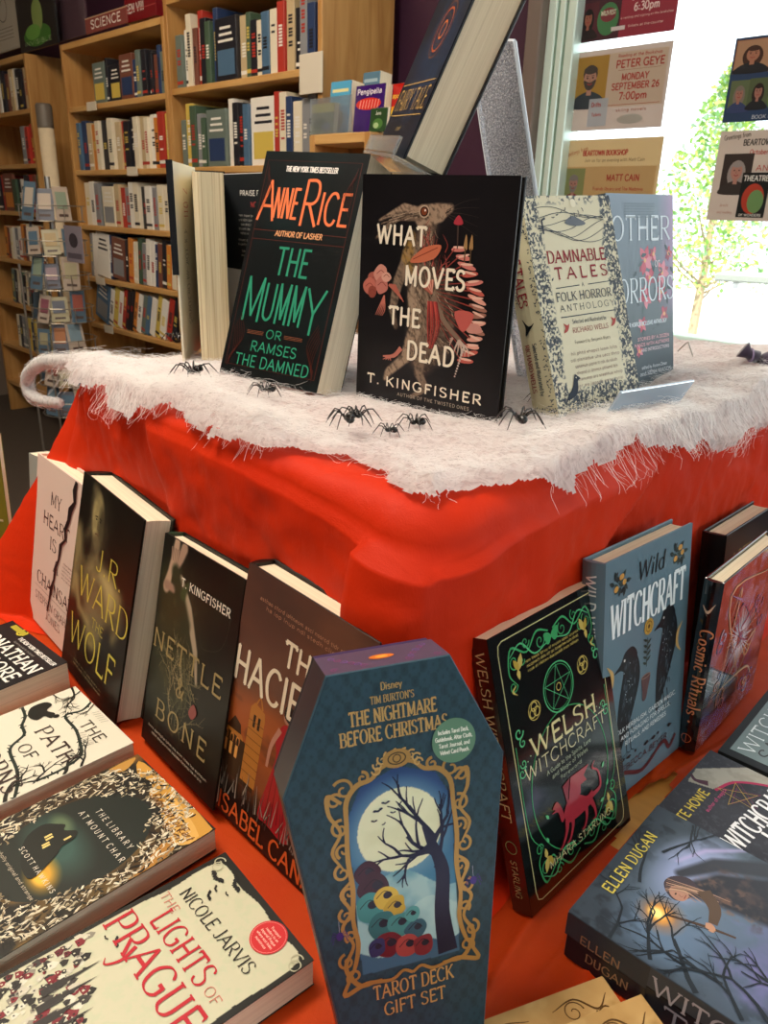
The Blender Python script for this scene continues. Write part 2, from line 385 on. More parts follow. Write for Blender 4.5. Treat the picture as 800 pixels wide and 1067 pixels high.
class Canvas:
    """a printed picture: colours on a fine grid, in mm"""
    def __init__(s, w, h, base, cell=.8):
        s.w, s.h = w, h; s.nx, s.ny = int(w/cell)+1, int(h/cell)+1
        s.X, s.Y = np.meshgrid(np.linspace(0, w, s.nx), np.linspace(0, h, s.ny), indexing='ij'); s.C = np.zeros((s.nx, s.ny, 3)); s.C[:] = s.rgb(base)
    def rgb(s, c): return np.array([int(c[i:i+2], 16)/255 for i in (0, 2, 4)]) if isinstance(c, str) else np.array(c)
    def mix(s, m, col): m = np.clip(m, 0, 1)[..., None]; s.C = s.C*(1-m)+s.rgb(col)*m; return s
    def ell(s, cx, cy, rx, ry, col, a=1, soft=.15, rot=0):
        c, d = math.cos(rot), math.sin(rot); x = s.X-cx; y = s.Y-cy; q = np.sqrt(((x*c+y*d)/rx)**2+((-x*d+y*c)/ry)**2); return s.mix(a*np.clip((1+soft/2-q)/max(soft, .01), 0, 1), col)
    def seg(s, pts, w, col, a=1, soft=.6):
        w = w if hasattr(w, '__len__') else [w]*len(pts); D = np.full(s.X.shape, 1e9)
        for (x0, y0), (x1, y1), w0, w1 in zip(pts[:-1], pts[1:], w[:-1], w[1:]):
            dx, dy = x1-x0, y1-y0; t = np.clip(((s.X-x0)*dx+(s.Y-y0)*dy)/max(dx*dx+dy*dy, 1e-9), 0, 1); D = np.minimum(D, np.hypot(s.X-x0-t*dx, s.Y-y0-t*dy)-(w0+(w1-w0)*t)/2)
        return s.mix(a*np.clip(.5-D/soft, 0, 1), col)
    def grad(s, y0, y1, col, a=1): return s.mix(a*np.clip((s.Y-y0)/(y1-y0), 0, 1), col)
    def noise(s, sc, lo, hi, col, a=1, seed=1, sx=1, mask=None, oct=4, rot=0):
        c, d = math.cos(rot), math.sin(rot); x = s.X*c+s.Y*d; y = -s.X*d+s.Y*c
        n = vnoise((x*sx+900)/sc, (y+900)/sc, seed, oct); m = np.clip((n-lo)/(hi-lo), 0, 1)*a
        return s.mix(m if mask is None else m*mask, col)
    def inell(s, cx, cy, rx, ry, soft=.1): q = np.sqrt(((s.X-cx)/rx)**2+((s.Y-cy)/ry)**2); return np.clip((1-q)/soft+.5, 0, 1)
    def inpoly(s, pts):
        ins = np.zeros(s.X.shape, bool); n = len(pts)
        for i in range(n):
            x0, y0 = pts[i]; x1, y1 = pts[(i+1) % n]
            if y0 == y1: continue
            ins ^= ((s.Y > min(y0, y1)) & (s.Y <= max(y0, y1)) & (s.X < x0+(s.Y-y0)*(x1-x0)/(y1-y0)))
        return ins.astype(float)
    def build(s, name, m, parent, z=.00015, keep=None):
        C = np.clip(s.C, 0, 1); L = np.where(C <= .04045, C/12.92, ((C+.055)/1.055)**2.4)
        P = np.stack([s.X/1000, s.Y/1000, np.full(s.X.shape, z)], -1)
        return gridmesh(name, P, m, L, parent, keep=None if keep is None else keep[:-1, :-1] > .5)
# ================================================================ the room
def onplane(px, py, b=None, z=None):
    """where the sight line through a measured point of the photograph meets the plane b = const or z = const"""
    d = _R*((px-400)/799)+_U*((533.5-py)/799)+_f
    t = b/((d.x+d.y)*SQ) if b is not None else (z-CH)/d.z
    return Vector((d.x*t, d.y*t, CH+d.z*t))
def ab(p): return ((p.x-p.y)*SQ, (p.x+p.y)*SQ, p.z)
PLUM = mat('plum_wall_paint', '3a1530', .7, var=.08, bump=.05, scale=60)
CREAMW = mat('cream_wall_paint', '7c6c5e', .8, bump=.05)
def rbox(name, a0, a1, b0, b1, z0, z1, m, parent=None, bev=0): return MB().box(a0, a1, b0, b1, z0, z1, bev=bev).build(name, m, parent, mx=MAB if parent is None else None)
t = NT('carpet'); f = t.noise(350, 3); t.l(t.ramp(f, [(.3, '3f352d'), (.7, '65584c')]), t.b.inputs['Base Color']); t.b.inputs['Roughness'].default_value = .95; t.bump(f, .6, .004)
struct(rbox('floor', -5.7, 1.8, -2.8, 2.05, -.05, 0, t.m))
struct(rbox('ceiling', -5.7, 1.8, -2.8, 2.2, 2.95, 3.0, mat('ceiling_paint', 'd8d4cc', .9)))
WA0, WZ0, WZ1 = -1.46, .95, 2.55
def wallwin(name, x0, x1, o0, o1, z0, z1, f, m):
    mb = MB()
    for q in ((x0, o0, 0, 2.95), (o1, x1, 0, 2.95), (o0, o1, 0, z0), (o0, o1, z1, 2.95)):
        if q[1]-q[0] > 1e-4: f(mb, *q)
    return struct(mb.build(name, m, mx=MAB))
wallwin('wall_back', -5.7, 1.8, WA0, 1.62, WZ0, WZ1, lambda mb, p, q, z0, z1: mb.box(p, q, 2.05, 2.17, z0, z1), PLUM)
wr0 = MB()
for q in ((-2.8, -1.6, 0, 2.95), (1.5, 2.05, 0, 2.95), (-1.6, 1.5, 0, .06), (-1.6, 1.5, .36, 1.15), (-1.6, 1.5, 2.2, 2.95)): wr0.box(1.7, 1.8, *q)
struct(wr0.build('wall_right', CREAMW, mx=MAB))
struct(rbox('wall_left', -5.7, -5.6, -2.8, 2.05, 0, 2.95, CREAMW)); struct(rbox('wall_front', -5.7, 1.8, -2.9, -2.8, 0, 2.95, CREAMW))
ALU = mat('mint_white_aluminium', 'd7ece2', .3, metal=.25, spec=.6)
BRN = mat('grey_brown_trim', '6e6058', .5)
# window in the back wall: reveal trim, frame bars, glass, sill
w1 = empty('window_1', MAB); w1['kind'] = 'structure'
def part(name, mb, m, parent, smooth=False): return mb.build(name, m, parent, smooth)
part('window_trim', MB().box(WA0-.05, WA0, 2.0, 2.06, WZ0-.04, WZ1, bev=.004), BRN, w1)
fr = MB()
for x, wd in ((WA0, .028), (WA0+.036, .02), (WA0+.064, .028)): fr.box(x, x+wd, 2.03, 2.10, WZ0, WZ1, bev=.003)
fr.box(WA0, WA0+.09, 2.06, 2.09, WZ0, WZ1); fr.box(WA0, 1.62, 2.03, 2.10, WZ1-.05, WZ1, bev=.003); fr.box(WA0, 1.62, 2.03, 2.10, WZ0, WZ0+.035, bev=.003); fr.box(.35, .40, 2.03, 2.10, WZ0, WZ1, bev=.003)
part('window_frame', fr, ALU, w1)
part('window_sill', MB().box(WA0-.02, 1.69, 1.88, 2.05, WZ0-.04, WZ0, bev=.006), mat('pale_sill_paint', 'dfe6e6', .35), w1)
GLASS = glassy('window_glass', (.99, 1, .99), .03, .01)
part('window_pane', MB().box(WA0+.08, 1.62, 2.075, 2.081, WZ0, WZ1), GLASS, w1)
w2 = empty('window_2', MAB); w2['kind'] = 'structure'
fr = MB()
for y in (-1.6, -.05, 1.46):
    fr.box(1.70, 1.76, y, y+.04, 1.15, 2.2, bev=.003); fr.box(1.70, 1.76, y, y+.04, .06, .36, bev=.003)
for z in (.06, .33, 1.15, 2.165): fr.box(1.70, 1.76, -1.6, 1.5, z, z+.035)
part('window_frame', fr, ALU, w2); part('window_pane', MB().box(1.74, 1.746, -1.6, 1.5, 1.16, 2.19), GLASS, w2); part('window_pane', MB().box(1.74, 1.746, -1.6, 1.5, .07, .35), GLASS, w2)  # unseen window; low pane added to mirror in the glossy black cover
# outdoors
t = NT('pale_pavement'); f = t.noise(6, 6); t.l(t.ramp(f, [(.3, 'e4e2dc'), (.7, 'f4f2ee')]), t.b.inputs['Base Color']); t.b.inputs['Roughness'].default_value = .9
struct(MB().box(-25, 25, 2.18, 40, -.12, -.02).build('ground', t.m, mx=MAB)); struct(MB().box(1.82, 25, -25, 2.18, -.12, -.02).build('ground_side', t.m, mx=MAB))
def leafy(name, base, height, width, n, cols, label, seed, trunk=True, kx=1.0):
    rr = np.random.RandomState(seed); o = empty(name, Matrix.Translation(base)); tag(o, label, 'tree' if trunk else 'shrub')
    fol = MB(); 
    for i in range(n):
        h = rr.rand()*.78+.22 if trunk else rr.rand(); prof = (math.sin(math.pi*min(1, h*.85+.12))**.8)*(1-.5*h)
        a = rr.rand()*6.283; r_ = width*prof*rr.rand()**.5; z = height*(.12+.88*h)+rr.randn()*.03
        lump = .75+.5*vnoise(np.array([a*2+9.]), np.array([h*6+3.]), seed, 2)[0]
        c = Vector((r_*math.cos(a)*lump, r_*math.sin(a)*lump, z)); d = Vector(rr.randn(3)).normalized(); e = d.cross(Vector((.3, .5, .8))).normalized(); L = rr.uniform(.035, .075)*kx
        m_ = c+d*L*.5; fol.add([c, m_+e*L*.28, c+d*L, m_-e*L*.28+Vector((0, 0, L*.08))], [(0, 1, 2), (0, 2, 3)], cols[rr.randint(len(cols))])
    fol.build('foliage', LEAF, o)
    st = MB()
    st.tube([(0, 0, 0), (.02, .01, height*.4), (0, .03, height*.85)], [.05*width+.02, .035*width+.01, .006], 8, 'a08c70')
    for i in range(14):
        a = rr.rand()*6.283; z = height*rr.uniform(.15, .75); L = width*rr.uniform(.4, .8); st.tube([(0, 0, z), (L*.5*math.cos(a), L*.5*math.sin(a), z+L*.25), (L*math.cos(a), L*math.sin(a), z+L*.6)], [.012, .008, .003], 5, '8c7a60')
    st.build('trunk', colmat('bark', .8), o); return o
t = NT('leaf'); a_ = t.n('ShaderNodeAttribute', attribute_name='Col'); t.l(a_.outputs['Color'], t.b.inputs['Base Color']); tl = t.n('ShaderNodeBsdfTranslucent'); t.l(a_.outputs['Color'], tl.inputs[0])
ms = t.n('ShaderNodeMixShader', Fac=.5); t.l(t.b.outputs[0], ms.inputs[1]); t.l(tl.outputs[0], ms.inputs[2]); t.l(ms.outputs[0], t.out.inputs[0]); LEAF = t.m
GRN = ['7fa84c', 'a4c058', '8cb468', 'c4d070', '6c9c5a', 'd4dc88', '9ab89a']
leafy('leafy_tree', (2.65, 6.9, 0), 2.42, .66, 3000, GRN, 'green leafy tree outside the window, seen between the two columns of posters', 5)
leafy('garden_shrub', (1.55, 7.2, 0), 1.75, .6, 2200, ['98c24c', 'b6d25a', '7fae4a'], 'green shrub outside seen in the gap under the grey poster with a bearded portrait', 8, False)
bench = empty('outdoor_bench', Matrix.Translation((0, 0, 0))); tag(bench, 'pale grey bench outside the window, its long seat edge right of the slate blue book', 'bench')
p0 = onplane(745, 284, b=5.0); bench.matrix_world = Matrix.Translation((p0.x, p0.y, 0)) @ Matrix.Rotation(R(-32), 4, 'Z')
part('seat', MB().box(0, 1.6, 0, .35, p0.z-.05, p0.z, bev=.01), mat('bench_metal', '8f948c', .5), bench)
for x in (.1, 1.45): part('leg', MB().box(x, x+.05, .05, .3, -.02, p0.z-.05, bev=.01), mat('bench_leg_blown_out', 'ffffff', .6), bench)  # white of the legs imitates blown-out daylight
# ---------------------------------------------------------------- bookcases along the back wall
OAK = woodmat('oak_veneer', 'a9763c', 'c99a5c', (1, 1, .12)); OAKH = woodmat('oak_edge', 'c08c4c', 'dcb070', (.12, .12, 1)); OAKD = woodmat('oak_back', '8a6236', '9c7446', (1, 1, .12), .6)
def bookcase(a0, a1, bf, dep, zs, top, label, name='bookcase'):
    o = empty(name, MAB @ Matrix.Translation((a0, bf, 0))); tag(o, label, 'bookcase', None); w = a1-a0
    for x in (0, w-.022): part('side_panel', MB().box(x, x+.022, 0, dep, 0, top, bev=.002), OAK, o)
    part('back_panel', MB().box(.022, w-.022, dep-.012, dep, .05, top), OAKD, o); part('top_panel', MB().box(.022, w-.022, 0, dep-.012, top-.025, top, bev=.002), OAKH, o)
    for z in zs: part('shelf', MB().box(.0225, w-.0225, .004, dep-.0125, z-.022, z, bev=.002), OAKH, o)
    return o
ZS = [1.666, 1.404, 1.166, .931, .709, .47, .24]
bookcase(-3.85, -2.94, 1.70, .30, ZS, 1.915, 'tall oak bookcase under the science sign, left bay of the pair')
bookcase(-2.937, -2.03, 1.70, .30, [1.675, 1.404, 1.166, .931, .709, .47, .24], 1.97, 'tall oak bookcase against the plum wall, right bay with the broad side panel')
bookcase(-5.16, -4.25, 1.70, .30, [1.69, 1.442, 1.208, .95, .70, .44, .2], 1.925, 'oak bookcase at the far left edge behind the card rack')
NAMES = {'e9dfc6': 'cream', 'f0ece2': 'white', 'b5382c': 'red', '22222a': 'black', '2c3f66': 'navy', 'd98a3a': 'orange', '6c7a72': 'grey-green', '8d8f92': 'grey', 'd9bf5a': 'yellow', '4f6f8c': 'blue', '7a4a3a': 'brown', '49604c': 'green', 'c9b48c': 'tan', '5b3a5e': 'purple'}
PAL = list(NAMES); BKM = colmat('book_jacket', .45); WIDTHS = []
ORD = ['first', 'second', 'third', 'fourth', 'fifth', 'sixth', 'seventh', 'eighth', 'ninth', 'tenth', 'eleventh', 'twelfth', 'thirteenth', 'fourteenth', 'fifteenth', 'sixteenth', 'seventeenth', 'eighteenth', 'nineteenth', 'twentieth', 'twenty-first', 'twenty-second', 'twenty-third']
def shelfbook(a, bf, z, w, h, d, col, tilt=0, face=0, title=None):
    """a closed book standing spine outwards; face=1 turns its cover outwards"""
    mb = MB(); sp = col; pg = 'e6d9bd'; rr = random.random
    if face: w, d = .14*h/.21, .022; 
    mb.box(0, w, 0, d, 0, h, sp, bev=.0015)
    mb.box(.002, w-.002, .004, d+.0005, h-.001, h+.0004, pg)
    if not face:
        band = random.choice(['f0ece2', '22222a', 'd9bf5a', 'b5382c']); band = 'f0ece2' if band == sp else band
        z0 = h*random.uniform(.3, .45); z1 = h*random.uniform(.6, .85); n = int((z1-z0)/.009)
        for i in range(n):
            if rr() < .8: mb.box(w*.25, w*.75, -.0006, .0005, z0+i*.009, z0+i*.009+.006, band)
        if rr() < .5: mb.box(.001, w-.001, -.0004, .0008, h*.08, h*.14, band)
    else:
        c2 = random.choice(PAL); mb.box(w*.1, w*.9, -.0006, .0005, h*.1, h*.5, c2, bev=.0002); 
        for k in range(3): mb.box(w*(.15+.05*k), w*(.85-.05*k), -.0006, .0005, h*(.62+.1*k), h*(.66+.1*k), 'f0ece2' if sp != 'f0ece2' else '22222a')
    o = mb.build('shelved_book', BKM)
    o.matrix_world = MAB @ Matrix.Translation((a, bf, z+max(0, math.sin(abs(tilt)))*(0 if tilt > 0 else 0))) @ (Matrix.Translation((0, 0, 0)) if not tilt else Matrix.Rotation(tilt, 4, 'Y'))
    return o, (w*math.cos(tilt)+ (0 if not tilt else 0))
def row(case, shelfname, a0, a1, bf, z, hmax, cols=None, faces=(), tilt0=0, wr=(.016, .04), hr=(.70, .97), cnt=[0]):
    a = a0; i = 0
    while a < a1-.012 and i < 23:
        col = cols[i % len(cols)] if cols else random.choice(PAL); w = random.uniform(*wr); h = hmax*random.uniform(*hr); d = random.uniform(.13, .17)
        fc = i in faces
        if fc: w = .14*h/.21
        if a+w+h*abs(math.sin(tilt0)) > a1: break
        tl = tilt0
        off = abs(h*math.sin(tl)) if tl < 0 else 0
        o, ww = shelfbook(a, bf+random.uniform(.015, .035), z+.0006, w, h, d, col, tl, fc)
        if tl: o.matrix_world = MAB @ Matrix.Translation((a, bf+.02, z+.0006+w*math.sin(tl))) @ Matrix.Rotation(tl, 4, 'Y')
        tag(o, f'{NAMES.get(col, "coloured")} book, {ORD[i]} from left, {shelfname}', 'book', f'books on the {shelfname}')
        a += w/math.cos(tl)+.0015+(.0 if random.random() < .85 else .006); i += 1
C1 = 'left oak bay'; C2 = 'right oak bay'; C0 = 'far left bookcase'
random.seed(11)
row(C1, f'top shelf of the {C1}', -3.60, -2.97, 1.70, 1.666, .185, ['6c7a72', '22222a', '22222a', '22222a', '7a4a3a', '2c3f66'], faces=(0, 3, 4), hr=(.72, .95))
row(C1, f'second shelf of the {C1}', -3.80, -2.97, 1.70, 1.404, .215, ['4f6f8c', '2c3f66', 'c9b48c', 'd98a3a', 'e9dfc6', '22222a', 'e9dfc6', 'e9dfc6', 'c9b48c', 'b5382c', '22222a', '22222a', 'e9dfc6', 'c9b48c', 'e9dfc6', 'f0ece2', 'd98a3a', 'b5382c', 'd9bf5a'], hr=(.85, .97), wr=(.03, .05))
row(C1, f'third shelf of the {C1}', -3.80, -2.97, 1.70, 1.166, .205, ['e9dfc6', 'f0ece2', '8d8f92', '6c7a72', 'e9dfc6', 'c9b48c', 'b5382c', '8d8f92', 'f0ece2', 'e9dfc6', '22222a', 'f0ece2', '8d8f92', 'e9dfc6'], faces=(4,), hr=(.8, .97), wr=(.028, .055))
row(C1, f'fourth shelf of the {C1}', -3.80, -2.97, 1.70, .931, .205, ['8d8f92', 'f0ece2', 'f0ece2', '2c3f66', '7a4a3a', '22222a', 'd98a3a', 'e9dfc6', '49604c'], faces=(2, 4), hr=(.85, .98), tilt0=.10)
row(C1, f'fifth shelf of the {C1}', -3.80, -2.97, 1.70, .709, .205, ['4f6f8c', 'f0ece2', 'd9bf5a', 'f0ece2', 'b5382c', '22222a', '22222a', 'd98a3a', 'f0ece2', '6c7a72'], faces=(0,), hr=(.85, .97), wr=(.03, .05), tilt0=.32)
row(C2, f'top shelf of the {C2}', -2.90, -2.06, 1.70, 1.675, .26, ['6c7a72', 'f0ece2', 'e9dfc6', '7a4a3a', 'b5382c', '22222a', '49604c', '2c3f66', '22222a', 'c9b48c', '49604c', '22222a', 'e9dfc6', '4f6f8c', 'e9dfc6', 'b5382c', 'c9b48c', '22222a', '8d8f92', '2c3f66'], faces=(8,), hr=(.62, .97), wr=(.025, .045))
row(C2, f'second shelf of the {C2}', -2.90, -2.06, 1.70, 1.404, .235, ['6c7a72', 'd9bf5a', '49604c', '8d8f92', '49604c', '6c7a72', 'f0ece2', '22222a', '22222a', '4f6f8c', 'f0ece2', 'b5382c', 'e9dfc6', '2c3f66', 'e9dfc6', '8d8f92', '8d8f92', 'e9dfc6'], faces=(5, 10), hr=(.7, .95), wr=(.025, .045))
row(C0, f'top shelf of the {C0}', -4.9, -4.28, 1.70, 1.69, .2, ['22222a', '7a4a3a', 'c9b48c', 'c9b48c', 'f0ece2', '22222a'], hr=(.85, .97), wr=(.03, .05))
row(C0, f'second shelf of the {C0}', -4.47, -4.28, 1.70, 1.442, .195, ['8d8f92', 'b5382c', 'b5382c', '22222a'], hr=(.85, .97), wr=(.03, .05))
row(C0, f'third shelf of the {C0}', -4.9, -4.28, 1.70, 1.208, .2, ['22222a', 'b5382c', '7a4a3a', '49604c', '22222a', 'f0ece2'], hr=(.8, .97), wr=(.03, .06), faces=(2,))
row(C0, f'fourth shelf of the {C0}', -4.9, -4.28, 1.70, .95, .2, ['d98a3a', '7a4a3a', 'e9dfc6', 'f0ece2', '8d8f92', 'f0ece2'], hr=(.8, .97), wr=(.03, .045), tilt0=.08)
row(C0, f'fifth shelf of the {C0}', -4.9, -4.28, 1.70, .70, .2, ['6c7a72', '22222a', 'e9dfc6', '49604c', '22222a', 'e9dfc6'], hr=(.8, .97), wr=(.03, .045), tilt0=.2)
row(C0, f'lowest filled shelf of the {C0}', -4.9, -4.28, 1.70, .44, .21, ['e9dfc6', '22222a', '8d8f92', '6c7a72', 'd9bf5a', '2c3f66', 'd9bf5a', 'd9bf5a'], hr=(.8, .97), wr=(.03, .045), tilt0=.1)
# shelf-edge labels
for x, z, lab in ((-3.62, 1.666, 'top shelf of the left bay'), (-3.30, 1.404, 'second shelf of the left bay'), (-3.70, .931, 'fourth shelf of the left bay'), (-3.66, .709, 'fifth shelf of the left bay'), (-2.13, 1.675, 'top shelf of the right bay')):
    big = x > -2.5; sx, sz = (.11, .11) if big else (.09, .035)
    o = MB().box(x, x+sx, 1.692, 1.6955, z-(.075 if big else .028), z+(.035 if big else .007), bev=.0008).build('shelf_label', mat('label_card', 'e2d8c4', .4), mx=MAB)
    tag(o, f'small cream shelf label clipped to the {lab}', 'label', 'shelf labels')
# things on top of the bookcases
SIGNM = colmat('sign_gloss', .25, coat=.4)
def sign(name, pxq, b, lab, cat, col, writes, th=.006, zoff=0, parent=None, rough=None):
    """upright flat board in the plane b = const; pxq = (left, top, right, bottom) of its lower-left / upper-right corners"""
    (x0, y0), (x1, y1) = pxq; p = ab(onplane(x0, y0, b=b)); q = ab(onplane(x1, y1, b=b)); w, h = (q[0]-p[0]), (q[2]-p[2])
    o = empty(name, MAB @ Matrix.Translation((p[0], b, p[2])) @ Matrix(((1, 0, 0, 0), (0, 0, -1, 0), (0, 1, 0, 0), (0, 0, 0, 1)))); tag(o, lab, cat)
    o.matrix_world = MAB @ Matrix.Translation((p[0], b, p[2])) @ Matrix.Rotation(R(90), 4, 'X')
    part('board', MB().box(0, w, 0, h, -th, 0, col, bev=min(.001, th/3)), rough or SIGNM, o)
    P = Print(); writes(P, w*1000, h*1000); P.build('printing', SIGNM, o, .0006)
    return o
sign('shelf_sign', ((90, 36), (131, 6)), 1.72, 'red-brown plastic sign reading SCIENCE on top of the bookcase', 'sign', '8c4a44', lambda P, w, h: (P.rect(0, 0, w, h, '8a4640'), P.rect(0, h*.93, w, h, 'c8a080'), P.text('SCIENCE', w*.5, h*.26, h*.5, 'f3e6dc', .17, W=w*.72, al='c')))
sign('boxed_set', ((131, 25), (161, -14)), 1.78, 'red box with white lettering standing behind the science sign', 'box', '7d1c22', lambda P, w, h: (P.text('GEN VIII', w*.02, h*.35, h*.3, 'e8d8d0', .2, W=w*.6), P.rect(0, h*.4, w, h*.44, 'a84040')), .05)
sign('leaning_board', ((59, 45), (86, -14)), 1.80, 'plain dark mauve board standing left of the science sign', 'board', '5c4650', lambda P, w, h: P.rect(0, 0, w*.04, h, '493640'), .01)
sign('framed_poster', ((22, 56), (54, -16)), 1.73, 'black poster with a green figure on the far left bookcase', 'poster', '16181a', lambda P, w, h: (P.ell(w*.5, h*.25, w*.36, h*.2, '3f7a2c'), P.ell(w*.55, h*.6, w*.14, h*.3, '8fa85c', .2), P.ell(w*.4, h*.32, w*.2, h*.14, '6fae4a'), P.text('INVISIBLE', w*.5, h*.1, h*.07, '9cc47c', .2, W=w*.7, al='c')), .01)
sign('framed_poster', ((-14, 60), (17, -16)), 1.78, 'pale grey poster with curled ornament at the top left corner of the photo', 'poster', 'b9b4a6', lambda P, w, h: (P.rect(w*.05, h*.03, w*.9, h*.97, 'c6c0b0'), [P.curl(w*.6, h*.75, w*.2, 1, 1.3, 5, '2c2a28'), P.curl(w*.35, h*.6, w*.14, 3, 1.3, 4, '2c2a28')], [P.rect(w*.2, h*(.2+.06*k), w*.8, h*(.21+.06*k), '77736a') for k in range(4)]), .01)
for k, (x0, x1, y, c, hh, lab) in enumerate(((174, 188, 14, '22222a', 16, 'black'), (192, 214, 9, '4f6f8c', 14, 'blue'), (213, 232, 6, '7a2c3a', 14, 'dark red'))):
    p = ab(onplane(x0, y, b=1.74)); q = ab(onplane(x1, y-4, b=1.74)); o = MB().box(p[0], q[0], 1.74, 1.90, 1.9706, 1.9706+.06+.02*(k % 2), c, bev=.003).box(p[0]+.004, q[0]+.0006, 1.745, 1.895, 1.975, 2.02, 'e6d9bd').build('stacked_book', BKM, mx=MAB)
    tag(o, f'{lab} book lying on top of the right bookcase bay', 'book')
# rolled poster tube between the left bookcase and the bays
p = ab(onplane(56, 205, b=1.62)); q = ab(onplane(56, 106, b=1.62)); t_ = empty('rolled_poster', MAB @ Matrix.Translation((p[0], 1.62, 0))); tag(t_, 'tall cream cardboard tube standing between the bookcases at left', 'tube')
part('tube', MB().lathe([(.001, 0), (.034, .0), (.034, q[2]-.1), (.001, q[2]-.1)], 20), mat('tube_card', 'd8c7a8', .7, var=.1), t_, True)
part('end_cap', MB().lathe([(.036, q[2]-.10), (.036, q[2]-.01), (.03, q[2]), (.001, q[2])], 20), mat('tube_cap', '6a6258', .5), t_, True)
# wire card spinner with greeting cards
WIRE = mat('grey_wire', 'a8a39a', .35, metal=.8)
rk = ab(onplane(60, 280, b=1.40)); RKM = MAB @ Matrix.Translation((rk[0], 1.40, 0)); rack = empty('card_spinner', RKM); tag(rack, 'tall wire spinner rack full of greeting cards at left behind the cobweb', 'rack')
part('pole', MB().tube([(0, 0, .02), (0, 0, 1.36)], .012, 8), WIRE, rack); part('base', MB().lathe([(.001, 0), (.2, 0), (.2, .015), (.02, .03), (.001, .03)], 24), WIRE, rack, True)
cardcols = ['b8a898', '7c94a0', 'a45c50', 'b0a888', '8c5460', '8c9c88', '5a7488', 'c4b8a8', 'b0744c', '686c78', 'a08c94', 'b09868']
n = 0
for k in range(7):
    z = .38+.135*k; tb = MB()
    for zz in (z, z+.06): tb.tube([(.13*math.cos(a), .13*math.sin(a), zz) for a in np.linspace(0, 2*math.pi, 17)], .0022, 5)
    for a in np.linspace(0, 2*math.pi, 8, endpoint=False): tb.tube([(0, 0, z), (.13*math.cos(a), .13*math.sin(a), z), (.13*math.cos(a), .13*math.sin(a), z+.06)], .002, 5)
    part('wire_tier', tb, WIRE, rack)
    for j in range(5):
        a = R(-150+j*38+8*(k % 2)); w, h = random.uniform(.06, .078), random.uniform(.10, .15); c = cardcols[(k*5+j*3+k) % 12]
        m = RKM @ Matrix.Rotation(a, 4, 'Z') @ Matrix.Translation((.118-.014*(j % 2), -w/2, z+.003)) @ Matrix.Rotation(R(90), 4, 'Z') @ Matrix.Rotation(R(random.uniform(-14, -4)), 4, 'X') @ Matrix.Rotation(R(random.uniform(-5, 5)), 4, 'Y')
        c2 = cardcols[(k+j*5+3) % 12]; o = MB().box(0, w, 0, .0015, 0, h, c, bev=.0003).box(w*.15, w*.85, -.0004, 0.0002, h*.35, h*.85, c2).box(w*.2, w*.8, -.0004, .0002, h*.12, h*.2, '5a4a44').build('greeting_card', BKM, mx=m)
        pass
        tag(o, f'greeting card, {ORD[j]} from the left, {ORD[6-k]} tier down of the wire spinner', 'card', 'greeting cards on the wire spinner')
t_ = MB()
t_.tube([(-.02, -.15, 1.02), (-.02, -.15, 0.0)], .005, 6); t_.tube([(.10, -.12, .7), (.16, -.12, .05)], .004, 6); part('side_wire', t_, WIRE, rack)
sign('leaflet', ((70, 272), (84, 236)), 1.30, 'mauve leaflet with a dark portrait hung on the right of the card spinner', 'leaflet', '8c8490', lambda P, w, h: (P.ell(w*.5, h*.6, w*.25, h*.2, '3a3440'), P.rect(w*.1, h*.1, w*.9, h*.25, '5c5460')), .002)
# low display case right of the tall bookcases
lb = bookcase(-1.846, -1.60, 1.50, .14, [1.1, .8, .5, .2], 1.46, 'low honey oak bookcase with display books on top, beside the plum wall', 'display_bookcase')
def topbook(x0, y0, x1, y1, b, th, col, lab, wr, nm='display_book'):
    p = ab(onplane(x0, y0, b=b)); q = ab(onplane(x1, y1, b=b)); w = q[0]-p[0]; h = q[2]-1.461
    o = empty(nm, MAB @ Matrix.Translation((p[0], b, 1.461)) @ Matrix.Rotation(R(84), 4, 'X')); tag(o, lab, 'book')
    part('cover', MB().box(0, w, 0, h, -th, 0, col, bev=.0012), SIGNM, o); part('page_block', MB().box(.003, w+.0006, .003, h+.0006, -th+.003, -.003), pagesmat(), o)
    P = Print(); wr(P, w*1000, h*1000); P.build('cover_print', SIGNM, o); return o
topbook(366, 137, 398, 85, 1.57, .03, '3c1a6a', 'purple display book with a red oval on the low oak case', lambda P, w, h: (P.text('Pengipelia', w*.5, h*.82, h*.1, 'f2e6ee', .2, W=w*.8, al='c'), P.ell(w*.5, h*.62, w*.42, h*.12, 'd8342c'), [P.rib([(w*(.2+.1*k), h*.53), (w*(.24+.1*k), h*.70)], 3, 'f0a090') for k in range(7)]))
topbook(384, 137, 402, 111, 1.53, .012, '2f4a2c', 'small dark green booklet leaning on the purple display book', lambda P, w, h: (P.text('Juno', w*.5, h*.72, h*.14, 'e8efe0', .16, al='c'), P.ell(w*.5, h*.35, w*.3, h*.22, '4f7a3c'), P.ell(w*.4, h*.28, w*.16, h*.12, 'a8c48c')))
topbook(399, 133, 418, 85, 1.60, .03, 'b81c14', 'bright red display book with an orange flower beside the purple one', lambda P, w, h: (P.text('amapola', w*.5, h*.72, h*.09, 'f0c040', .2, W=w*.85, al='c'), P.ell(w*.5, h*.42, w*.35, h*.14, 'f09a20'), P.ell(w*.5, h*.4, w*.2, h*.1, 'f6cc40')))
topbook(341, 141, 362, 82, 1.55, .05, '3f8ab4', 'light blue display book standing left of the purple one', lambda P, w, h: (P.rect(0, h*.55, w, h, '58a8cc'), P.rect(w*.1, h*.8, w*.9, h*.86, 'e8e0a0'), P.ell(w*.4, h*.3, w*.35, h*.2, '5c6a4c')))
